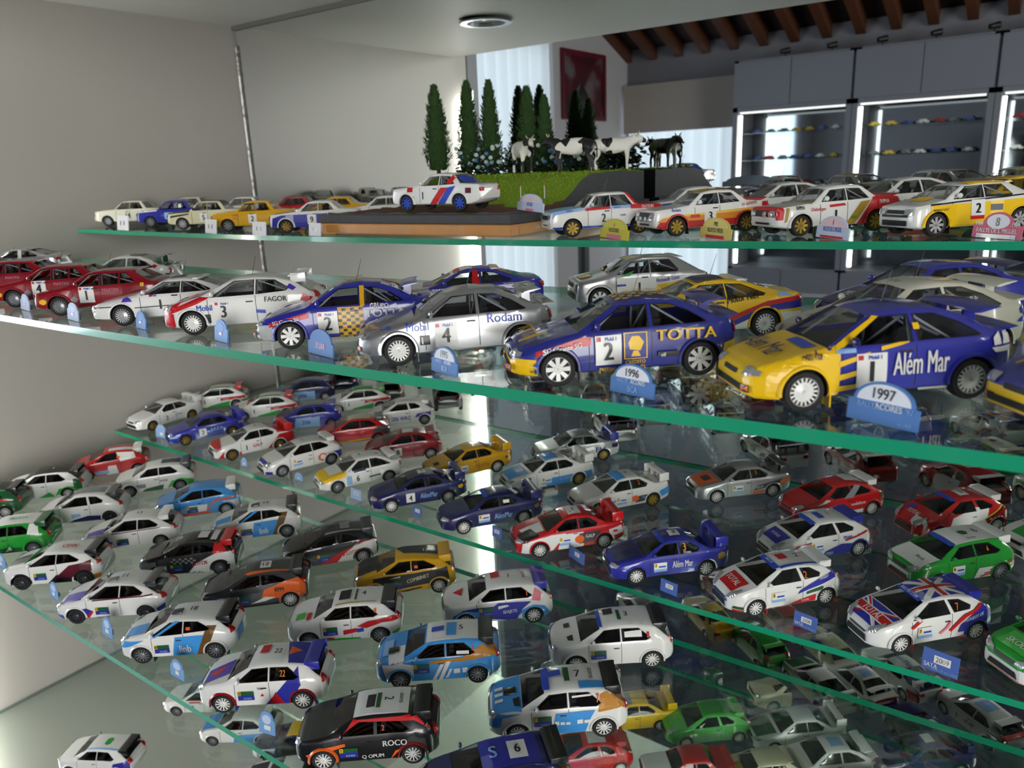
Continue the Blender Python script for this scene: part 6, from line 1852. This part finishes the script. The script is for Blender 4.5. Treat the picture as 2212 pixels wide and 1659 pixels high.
C(4, 'hatch', 'white', 'white hatchback with bright green tail right of the pinkish red one', (286, 1075), (389, 1061), None, rk='twelve', rim='grey', wing='dgrey', lip=('white', 'lgreen'), L=[('s', 'lgreen', .66, .16, .72, .44, .86, .50, .99, .40, .99, .14, .9, .14, .84, .40), ('s', 'dgreen', .34, .16, .60, .12, .62, .34, .40, .26), ('t', 'dgrey', .60, -.4, .84, -.4, .84, .3, .60, .3), ('s', 'grey', .28, .30, .40, .30, .40, .44, .28, .44), ('x', 'SKODA', 'black', .58, .46, .10)])
C(4, 'fiesta', 'sky', 'light blue hatchback with orange arch and white spoiler on the lower shelf', (380, 1129), (486, 1114), None, rk='twelve', rim='white', wing='white', L=[('s', 'orange', .04, .10, .66, .10, .64, .22, .30, .26, .08, .36), ('s', 'orange', .60, .20, .70, .56, .94, .60, .94, .66, .70, .62, .58, .24), ('s', 'white', .80, .54, .98, .54, .99, .2, .90, .2), ('s', 'white', .40, .26, .60, .26, .62, .50, .40, .50), ('p', '4', 'B', .44, .36)])
C(4, 'p207', 'white', 'white hatchback with navy lower door and black spoiler on the lower shelf', (128, 1146), (240, 1130), None, rk='twelve', rim='black', wing='dgrey', L=[('s', 'navy', .34, .10, .76, .10, .80, .30, .60, .34, .44, .24), ('s', 'lsky', .42, .30, .52, .34, .52, .44, .42, .44), ('t', 'grey', .42, -.5, .78, -.5, .78, .3, .42, .3), ('s', 'red', .62, .08, .66, .08, .66, .12, .62, .12)])
C(4, 'focus', 'white', 'white hatchback with pink sill lettering and blue front arch on the lower shelf', (233, 1197), (351, 1183), None, rk='twelve', rim='grey', wing='white', L=[('s', 'blue', .20, .40, .32, .24, .34, .36, .26, .48), ('s', 'red', .26, .22, .34, .14, .33, .26), ('s', 'maroon', .34, .62, .84, .68, .84, .71, .34, .65), ('t', 'purple', .06, .3, .26, .4, .26, .9, .08, .8), ('p', '9', 'B', .44, .34), ('y', '11', 'black', .60, 0, .25, 1)])
C(4, 'hatch', 'green', 'green hatchback with white roof cut by the left edge of the lower shelf', (-38, 1213), (76, 1199), None, rk='twelve', rim='grey', wing='dgreen', L=[('t', 'white', .40, -.62, .86, -.62, .86, .62, .40, .62), ('s', 'dgreen', .28, .10, .70, .10, .70, .30, .28, .34), ('w', 'white', .78, .70, .90, .66, .88, .94, .80, .96), ('y', 'SKODA', 'lgreen', .64, 0, .2, 1), ('s', 'white', .52, .18, .60, .24, .58, .36)])
C(4, 'fiesta', 'white', 'white hatchback with blue door and brown band, shown against the middle shelf edge', (503, 1178), (618, 1162), None, rk='twelve', rim='grey', wing='black', L=[('s', 'sky', .44, .12, .72, .12, .78, .66, .48, .64), ('s', 'brown', .66, .10, .74, .10, .86, .84, .78, .86), hood('sky', .05, .22, 0.05, .7), ('w', 'sky', .30, .64, .34, .66, .54, .95, .50, .96), ('x', 'linb', 'white', .53, .24, .28, .05, .7), ('p', '18', 'B', .39, .36), ('y', '14', 'black', .62, 0, .25, 1), ('v', .50, .1, 'black')])
C(4, 'fiesta', 'black', 'black roofed hatchback with white and red flank right of the light blue one', (662, 1237), (781, 1218), None, rk='twelve', rim='white', wing='dgrey', L=[('s', 'white', .54, .12, .98, .16, .98, .70, .78, .66, .60, .36), ('s', 'red', .34, .10, .54, .10, .62, .36, .80, .68, .92, .74, .60, .46, .40, .2), ('t', 'grey', .62, -.4, .72, -.4, .72, .3, .62, .3), ('t', 'grey', .46, .48, .84, .44, .84, .58, .46, .64), ('p', '7', 'B', .42, .36), ('x', 'LOTOS', 'red', .66, .34, .15, .16, .8), ('s', 'red', .63, .32, .645, .38, .63, .44, .615, .38)])
C(4, 'fiesta', 'white', 'white hatchback with maroon and black flank near the front edge on the lower shelf', (52, 1276), (183, 1266), None, rk='twelve', rim='dgrey', wing='black', lip=('black', 'black'), L=[('s', 'black', .44, .10, .70, .10, .72, .40, .56, .40), ('s', 'maroon', .54, .30, .70, .66, .92, .76, .92, .44, .84, .48, .72, .30), ('s', 'amber', .92, .16, .99, .2, .99, .34, .92, .34), hood('black', .05, .22, -.3, .5), ('y', 'OMV', 'red', .66, .1, .25, 1), ('p', '3', 'B', .40, .38)])
C(4, 'fiesta', 'black', 'black hatchback with chequered doors and red corner, white rear flank', (347, 1255), (476, 1243), None, rk='twelve', rim='grey', wing='red', L=[('s', 'white', .48, .10, .98, .14, .98, .70, .80, .70, .60, .44)] + check(.34, .60, .46, .64, 9, 3, 'grey') + check(.42, .66, .10, .2, 9, 3, 'dgrey') + [('w', 'red', .78, .72, .92, .70, .86, .96, .80, .97), ('t', 'white', .60, -.4, .70, -.4, .70, .3, .60, .3), ('t', 'white', .74, -.5, .80, -.5, .80, .5, .74, .5), ('p', '2', 'B', .40, .36), ('x', 'LOTOS', 'red', .56, .38, .16, .1, .85), ('s', 'grey', .0, .36, .20, .42, .20, .60, .02, .52)])
C(4, 'fiesta', 'dgrey', 'dark grey hatchback with orange rear flank and number 12 on its roof', (490, 1331), (624, 1313), None, rk='twelve', rim='white', wing='black', lip=('white', 'orange'), L=[('s', 'orange', .56, .34, .98, .30, .98, .80, .80, .78, .60, .60), ('s', 'white', 0, .08, .20, .2, .28, .30, .10, .46, 0, .42), ('s', 'white', .46, .24, .60, .40, .70, .36, .60, .28), ('s', 'black', .30, .08, .80, .08, .80, .2, .30, .2), ('t', 'orange', .42, .48, .46, .44, .84, .46, .84, .6, .46, .64), ('t', 'white', .56, -.35, .66, -.35, .66, .25, .56, .25), ('p', '12', 'B', .40, .38), ('x', 'RPM', 'black', .70, .52, .16), ('y', '12', 'black', .61, 0, .25, 1)])
C(4, 'focus', 'white', 'white hatchback with blue and red front stripe nearest the left front edge', (173, 1349), (315, 1340), None, rk='twelve', rim='dgrey', wing='dgrey', L=[('s', 'blue', .20, .40, .30, .46, .36, .36, .30, .20), ('s', 'red', .26, .12, .30, .12, .36, .34, .34, .36), ('s', 'maroon', .36, .64, .90, .70, .90, .73, .36, .67), ('t', 'purple', .06, .1, .26, .2, .26, .9, .08, .8), ('f', 'royal', .3, .2, .8, .2, .8, .4, .3, .3), ('s', 'blue', .88, .18, .99, .3, .99, .44, .90, .30), ('p', '11', 'B', .44, .36), ('x', 'CASA MILITAR', 'maroon', .38, .16, .06, 0, .9), ('y', '11', 'black', .60, 0, .25, 1), ('v', .5, .2, 'grey')])
C(4, 'fiesta', 'white', 'white hatchback with sky blue door, brown pillar and number 18 on the roof', (311, 1435), (468, 1424), None, rk='twelve', rim='grey', wing='black', L=[('s', 'sky', .46, .12, .72, .12, .78, .66, .50, .64), ('s', 'brown', .66, .10, .74, .10, .86, .84, .78, .86), hood('sky', .05, .22, 0.05, .75), ('s', 'sky', .02, .40, .10, .46, .24, .62, .06, .58), ('w', 'sky', .30, .64, .34, .66, .54, .95, .50, .96), ('r', 'sky', -.2, .4, .5, .4, .5, .8, -.2, .8), ('w', 'orange', .60, .78, .635, .78, .635, .84, .60, .84), ('x', 'linb', 'white', .53, .24, .28, .05, .7), ('p', '18', 'B', .38, .36), ('y', '18', 'black', .62, 0, .25, 1), ('v', .48, .1, 'dgrey')], flaps='black')
C(4, 'hatch', 'white', 'white and purple hatchback with red triangles and number 22 on its roof', (485, 1542), (656, 1533), None, rk='twelve', rim='white', wing='blue', flaps='blue', lip=('dred', 'dred'), L=[('s', 'blue', .52, .12, .70, .12, .82, .60, .80, .94, .70, .66), ('t', 'blue', .66, -.6, .86, -.6, .86, .62, .72, .62), ('s', 'blue', .26, .08, .74, .08, .74, .14, .26, .14), ('t', 'purple', .05, .0, .24, -.4, .24, .4, .05, .7), ('t', 'red', .06, .2, .20, -.1, .14, .4), ('s', 'red', .56, .18, .62, .46, .68, .18), ('t', 'orange', .70, -.3, .80, -.05, .70, .2), ('t', 'white', .57, -.3, .65, -.3, .65, .3, .57, .3), ('t', 'red', .46, -.5, .53, -.5, .53, .0, .46, .0), ('p', '22', 'B', .39, .40), ('x', 'Rádio', 'black', .485, .54, .07), ('s', 'red', .50, .38, .515, .44, .53, .38), ('x', '22', 'amber', .66, .78, .16), ('y', '22', 'black', .61, 0, .22, 1), ('r', 'red', .35, .55, .6, .55, .6, .75, .35, .75)])
C(4, 'hatch', 'black', 'black hatchback with white roof, orange front arch and red rear pillar, nearest the bottom edge', (706, 1666), (890, 1652), None, rk='twelve', rim='white', wing='black', flaps='black', lip=('orange', 'dred'), L=[('t', 'white', .42, -.62, .80, -.62, .80, .62, .42, .62), ('s', 'orange', .08, .34, .20, .50, .36, .56, .36, .50, .24, .42, .12, .22), ('w', 'red', .30, .66, .34, .68, .42, .93, .86, .96, .88, .90, .95, .70, .84, .88, .46, .90), ('t', 'black', .50, -.3, .56, -.3, .56, .3, .50, .3), ('t', 'dgreen', .57, -.35, .60, -.35, .60, .35, .57, .35), ('s', 'orange', .66, .14, .70, .34, .84, .50, .82, .44, .72, .32), ('p', '2', 'B', .38, .36), ('x', 'ROCO', 'white', .62, .46, .17, .04, .95), ('x', 'Q OPUM', 'white', .47, .22, .12, .03, .9), ('y', '2', 'black', .66, 0, .26), ('y', 'azores', 'black', .75, 0, .14), ('x', '2', 'orange', .62, .76, .12)])
C(4, 'fiesta', 'dyellow', 'black and yellow hatchback with cream lettering on the lower shelf', (812, 1297), (950, 1282), None, rk='twelve', rim='white', wing='dyellow', lip=('dyellow', 'dyellow'), L=[('s', 'black', .18, .40, .30, .20, .94, .40, .92, .74, .60, .66, .20, .62), ('t', 'black', .04, -.8, .24, -.8, .24, .5, .04, .6), ('t', 'black', .42, -.6, .84, -.5, .84, .3, .50, .1), ('s', 'black', .40, .10, .66, .22, .66, .26, .40, .15), ('s', 'cream', .34, .56, .46, .62, .46, .58), ('p', '6', 'B', .40, .34), ('x', 'COMBINET', 'cream', .52, .40, .15, .22, .8), ('w', 'orange', .60, .78, .635, .78, .635, .84, .60, .84), ('y', '12', 'white', .72, .0, .22, 1)])
C(4, 'hatch', 'white', 'white hatchback with red rear sweep, green sill and roof number 4', (672, 1402), (823, 1390), None, rk='twelve', rim='grey', wing='black', L=[('s', 'green', .30, .09, .66, .10, .64, .2, .46, .22, .30, .15), ('s', 'red', .62, .50, .72, .62, .96, .70, .98, .56, .84, .56, .70, .44), ('s', 'green', .92, .16, .99, .2, .99, .32, .92, .28), ('s', 'red', .50, .30, .62, .36, .62, .46, .50, .42), ('s', 'royal', .62, .34, .68, .36, .68, .46, .62, .44), ('s', 'red', .30, .2, .42, .2, .42, .24, .30, .24), ('t', 'black', .46, -.4, .56, -.4, .56, .3, .46, .3), ('t', 'dgreen', .60, -.4, .62, -.4, .62, .4, .60, .4), ('t', 'lgreen', .08, .2, .16, .2, .16, .6, .08, .6), ('t', 'red', .18, .3, .22, .3, .22, .8, .18, .8), ('t', 'gold', .44, .56, .80, .54, .80, .59, .44, .62), ('w', 'orange', .78, .80, .80, .80, .80, .88, .78, .88), ('p', '4', 'B', .39, .42), ('y', '4', 'black', .68, 0, .26, 1)])
C(4, 'hatch', 'white', 'white hatchback with purple flank and light blue wheel arches, number 1', (1008, 1362), (1154, 1347), None, rk='twelve', rim='white', wing='blue', lip=('sky', 'sky'), L=[('s', 'blue', .14, .34, .30, .30, .66, .12, .72, .44, .80, .62, .50, .64, .46, .56, .30, .56, .18, .54), ('s', 'sky', .26, .08, .72, .08, .72, .16, .26, .16), ('s', 'red', .56, .12, .70, .13, .70, .17, .56, .16), ('s', 'sky', .06, .16, .10, .40, .20, .52, .32, .46, .36, .2, .32, .16, .30, .36, .20, .45, .12, .36), ('s', 'sky', .66, .2, .72, .42, .82, .52, .92, .46, .98, .20, .94, .2, .90, .38, .82, .45, .74, .38), ('s', 'orange', .31, .10, .34, .24, .38, .10), ('s', 'white', .50, .48, .60, .54, .58, .58, .50, .56), ('s', 'pink', .80, .66, .88, .60, .90, .78, .84, .90), ('t', 'red', .10, -.1, .20, -.3, .18, .3), ('t', 'red', .46, -.5, .54, -.5, .54, .0, .46, .0), ('p', '1', 'B', .39, .44), ('x', 'SEAJETS', 'white', .54, .36, .12, .06, .85), ('x', '1', 'orange', .76, .76, .16), ('y', '1', 'black', .62, 0, .25, 1), ('y', 'azores', 'black', .76, 0, .14)])
C(4, 'hatch', 'sky', 'sky blue hatchback with white roof and amber rear pillar, number 5', (868, 1489), (1033, 1477), None, rk='twelve', rim='grey', wing='black', L=[('t', 'white', .42, -.62, .86, -.62, .86, .60, .42, .62), ('t', 'white', .10, .1, .24, .1, .24, .98, .12, .98), ('s', 'white', .10, .10, .30, .10, .32, .56, .22, .62, .06, .56), ('s', 'ochre', .44, .56, .70, .58, .86, .64, .98, .66, .95, .80, .88, .90, .80, .80, .70, .66, .44, .63), ('t', 'ochre', .84, .3, .97, .3, .97, .9, .86, .66), ('s', 'white', .44, .10, .47, .10, .56, .56, .53, .56), ('s', 'white', .50, .14, .53, .14, .61, .60, .575, .60), ('s', 'white', .56, .20, .58, .20, .62, .42, .60, .42), ('s', 'white', .63, .30, .68, .31, .68, .42, .63, .41), ('s', 'white', .70, .31, .74, .32, .74, .44, .70, .43), ('t', 'sky', .58, -.4, .66, -.4, .66, .4, .58, .4), ('t', 'lsky', .06, -.4, .14, -.4, .14, .5, .06, .5), ('t', 'royal', .46, -.2, .56, -.2, .56, .1, .46, .1), ('p', '5', 'B', .375, .46), ('x', '5', 'orange', .78, .80, .16), ('w', 'white', .66, .74, .76, .74, .76, .80, .66, .80), ('y', '5', 'black', .70, 0, .26, 1), ('v', .15, .3, 'black')])
C(4, 'hatch', 'white', 'all white hatchback with dark windows and roof number 3', (1250, 1455), (1405, 1445), None, rk='twelve', rim='white', wing='black', L=[('t', 'black', .46, -.5, .54, -.5, .54, -.1, .46, -.1), ('t', 'dgreen', .565, -.35, .595, -.35, .595, .3, .565, .3), ('t', 'royal', .40, -.52, .43, -.58, .43, .58, .40, .52), ('t', 'black', .14, .35, .19, .3, .19, .66, .15, .6), ('t', 'black', .13, -.5, .18, -.5, .18, -.2, .13, -.2), ('s', 'red', .345, .14, .355, .18, .365, .14), ('w', 'white', .60, .78, .74, .78, .74, .90, .60, .88), ('w', 'red', .78, .76, .80, .76, .80, .86, .78, .86), ('p', '3', 'B', .385, .42), ('y', '3', 'dgrey', .64, 0, .26, 1)])
C(4, 'hatch', 'white', 'white and sky blue hatchback with amber rear pillar and roof number 7', (1121, 1607), (1304, 1594), None, rk='twelve', rim='white', wing='black', flaps='black', L=[hood('sky', .03, .24, -.85, .92), ('s', 'sky', 0, .30, .08, .36, .10, .56, .24, .66, .02, .60), ('s', 'sky', .44, .12, .68, .10, .72, .44, .76, .64, .48, .60), ('t', 'sky', .66, .30, .84, .30, .84, .62, .66, .64), ('s', 'ochre', .78, .60, .96, .64, .93, .78, .86, .94, .80, .88), ('t', 'ochre', .85, .3, .97, .4, .97, .9, .86, .66), ('s', 'white', .47, .36, .50, .36, .50, .44, .47, .44), ('s', 'white', .51, .36, .54, .36, .54, .42, .51, .42), ('s', 'white', .55, .36, .58, .36, .58, .41, .55, .41), ('s', 'white', .63, .36, .67, .37, .67, .46, .63, .45), ('s', 'white', .68, .37, .73, .38, .73, .45, .68, .44), ('s', 'ochre', .30, .12, .42, .12, .44, .18, .30, .18), ('t', 'white', .05, .2, .11, .2, .11, .34, .05, .34), ('t', 'white', .05, -.1, .11, -.1, .11, .05, .05, .05), ('t', 'white', .05, -.4, .11, -.4, .11, -.25, .05, -.25), ('t', 'dgreen', .56, -.4, .60, -.4, .60, .3, .56, .3), ('t', 'royal', .40, -.52, .45, -.58, .45, .58, .40, .52), ('t', 'royal', .45, -.3, .54, -.3, .54, .0, .45, .0), ('p', '7', 'B', .385, .46), ('x', '7', 'orange', .77, .78, .18), ('w', 'white', .60, .86, .74, .88, .74, .91, .60, .89), ('y', '7', 'black', .66, 0, .3, 1), ('y', 'azores', 'dgrey', .76, 0, .16), ('v', .16, -.1, 'black'), ('t', 'black', .18, .35, .23, .3, .23, .75, .19, .7)])
C(4, 'fiesta', 'navy', 'dark blue hatchback with white roof panel 6 cut by the bottom edge', (1005, 1780), (1195, 1765), None, rk='twelve', rim='white', wing='black', L=[('t', 'blue', .42, -.6, .80, -.6, .80, .6, .42, .6), ('t', 'white', .60, -.35, .72, -.35, .72, .35, .60, .35), ('y', '6', 'black', .66, 0, .3, 1), ('y', 'S', 'lsky', .5, 0, .4, 1)])

# ----- shelf 6 and shelf 5, seen below and through the shelf above
C(6, 'sedan', 'white', 'white saloon beneath the lower shelf edge, nearest the bare side wall', (383, 1548), None, 34, det=0, rk='twelve', rim='grey', wing='white', L=[('s', 'red', .38, .58, .52, .60, .52, .66, .38, .64), ('p', '9', 'D', .42, .40), ('y', '9', 'black', .56, 0, .25, 1)])
C(6, 'focus', 'white', 'white saloon with sky blue bonnet beneath the lower shelf edge', (461, 1613), None, 34, det=0, rk='twelve', rim='grey', wing='white', L=[hood('sky'), ('s', 'sky', .46, .14, .86, .2, .84, .56, .50, .48)])
C(6, 'sedan', 'dgrey', 'dark car with yellow roof behind the sky blue bonnet under the lower shelf', (580, 1648), None, 34, det=0, rk='twelve', rim='white', wing='yellow', L=[('t', 'yellow', .42, -.6, .68, -.6, .68, .6, .42, .6), ('s', 'white', 0, .1, .25, .1, .3, .6, 0, .5)])
C(6, 'sedan', 'white', 'white car with black bonnet and yellow sill, bottom edge under the lower shelf', (560, 1730), None, 34, det=0, rk='twelve', rim='white', wing='white', L=[hood('dgrey'), ('s', 'yellow', .35, .2, .7, .26, .7, .32, .35, .26), ('s', 'navy', .4, .34, .8, .4, .8, .6, .4, .56)])
C(6, 'hatch', 'white', 'white roofed hatchback with blue tail at the bottom left of the picture', roof=(222, 1601), head=30, rk='twelve', rim='grey', wing='black', L=[('t', 'green', .60, -.2, .64, -.3, .68, -.2, .68, .2, .64, .3, .60, .2), ('s', 'blue', .72, .1, .99, .14, .99, .7, .80, .62), ('t', 'lsky', .42, .5, .86, .48, .86, .6, .42, .62)])
deep = [('sedan', 'yellow', (1368, 1506), 0, 'yellow saloon seen through the lower shelf behind the number 7 car', [('t', 'grey', .44, -.5, .5, -.5, .5, .5, .44, .5)]),
        ('p207', 'lgreen', (1535, 1528), 0, 'pale green hatchback seen through the lower shelf', [roofp('green', .45, .8)]),
        ('esc2', 'red', (1490, 1626), 0, 'red and white small car seen through the lower shelf', [('t', 'white', .0, -.9, .3, -.9, .3, .9, .0, .9), ('s', 'white', .1, .2, .6, .2, .6, .5, .1, .5)]),
        ('r5t', 'cream', (1655, 1632), 0, 'cream sports car seen through the lower shelf at the bottom edge', [('t', 'gold', .05, -.3, .25, -.3, .25, .3, .05, .3)]),
        ('sedan', 'white', (1850, 1695), 0, 'white saloon with blue roof letters and red tail at the bottom edge', [('y', 'CASTROL', 'royal', .55, 0, .26, 1), ('s', 'red', .8, .2, 1, .3, 1, .6, .85, .6), ('t', 'navy', .74, -.8, .98, -.8, .98, .8, .74, .8)]),
        ('escos', 'white', (1862, 1447), 1, 'white coupe with red and blue tail, reflected below the middle shelf', [('r', 'blue', -.8, .50, .8, .50, .8, .72, -.8, .72), ('t', 'lsky', .52, -.3, .66, -.3, .66, .3, .52, .3), ('r', 'red', -.8, .85, .8, .85, .8, .95, -.8, .95)]),
        ('focus', 'white', (2128, 1520), 1, 'white hatchback with red rear window lip, reflected at the right edge', [('p', '1', 'D', .4, .4), ('x', 'Além Mar', 'maroon', .5, .36, .2, .1, .5), ('r', 'red', -.6, .9, .6, .9, .6, 1.0, -.6, 1.0), ('t', 'lsky', .5, -.4, .68, -.4, .68, .4, .5, .4)]),
        ('sedan', 'navy', (2010, 1560), 1, 'dark blue saloon with white tail, reflected under the lower shelf', [('r', 'white', -.8, .4, .8, .4, .8, .8, -.8, .8), ('t', 'white', .5, -.3, .6, -.3, .6, .3, .5, .3)]),
        ('sedan', 'dgreen', (1560, 1475), 1, 'dark green and white saloon, reflected deep under the shelves', [('t', 'yellow', .1, -.4, .2, -.4, .2, .4, .1, .4)]),
        ('focus', 'white', (1455, 1450), 1, 'white hatchback with orange tail lamps, reflected deep under the shelves', [('r', 'orange', -.8, .7, -.5, .7, -.5, .9, -.8, .9)]),
        ('hatch', 'cream', (1690, 1500), 1, 'cream hatchback reflected deep under the shelves', []),
        ('p207', 'white', (760, 1395), 1, 'white hatchback with blue tail reflected behind the number 4 car', [('r', 'blue', -.8, .4, .8, .4, .8, .7, -.8, .7), ('v', .5, .2, 'black')]),
        ('hatch', 'blue', (622, 1322), 1, 'blue hatchback reflected between two white hatchbacks', [roofp('blue', .45, .8)]),
        ('sedan', 'white', (1150, 1350), 1, 'white saloon reflected beside the light strip below the middle shelf', []),
        ('focus', 'silver', (1260, 1420), 0, 'silver hatchback beneath the all white hatchback on the deep shelf', []),
        ('sedan', 'white', (1725, 1540), 0, 'white saloon in the dim row under the flag car', [hood('dgreen')]),
        ('p207', 'red', (1280, 1590), 0, 'red hatchback under the number 7 car on the deep shelf', [roofp('white', .5, .7)])]
for a_, c_, px, mir, lb, L_ in deep:
    C(5, a_, c_, lb, roof=None if mir else px, mroof=px if mir else None, head=40, det=0, rk='twelve', rim='white', L=L_)
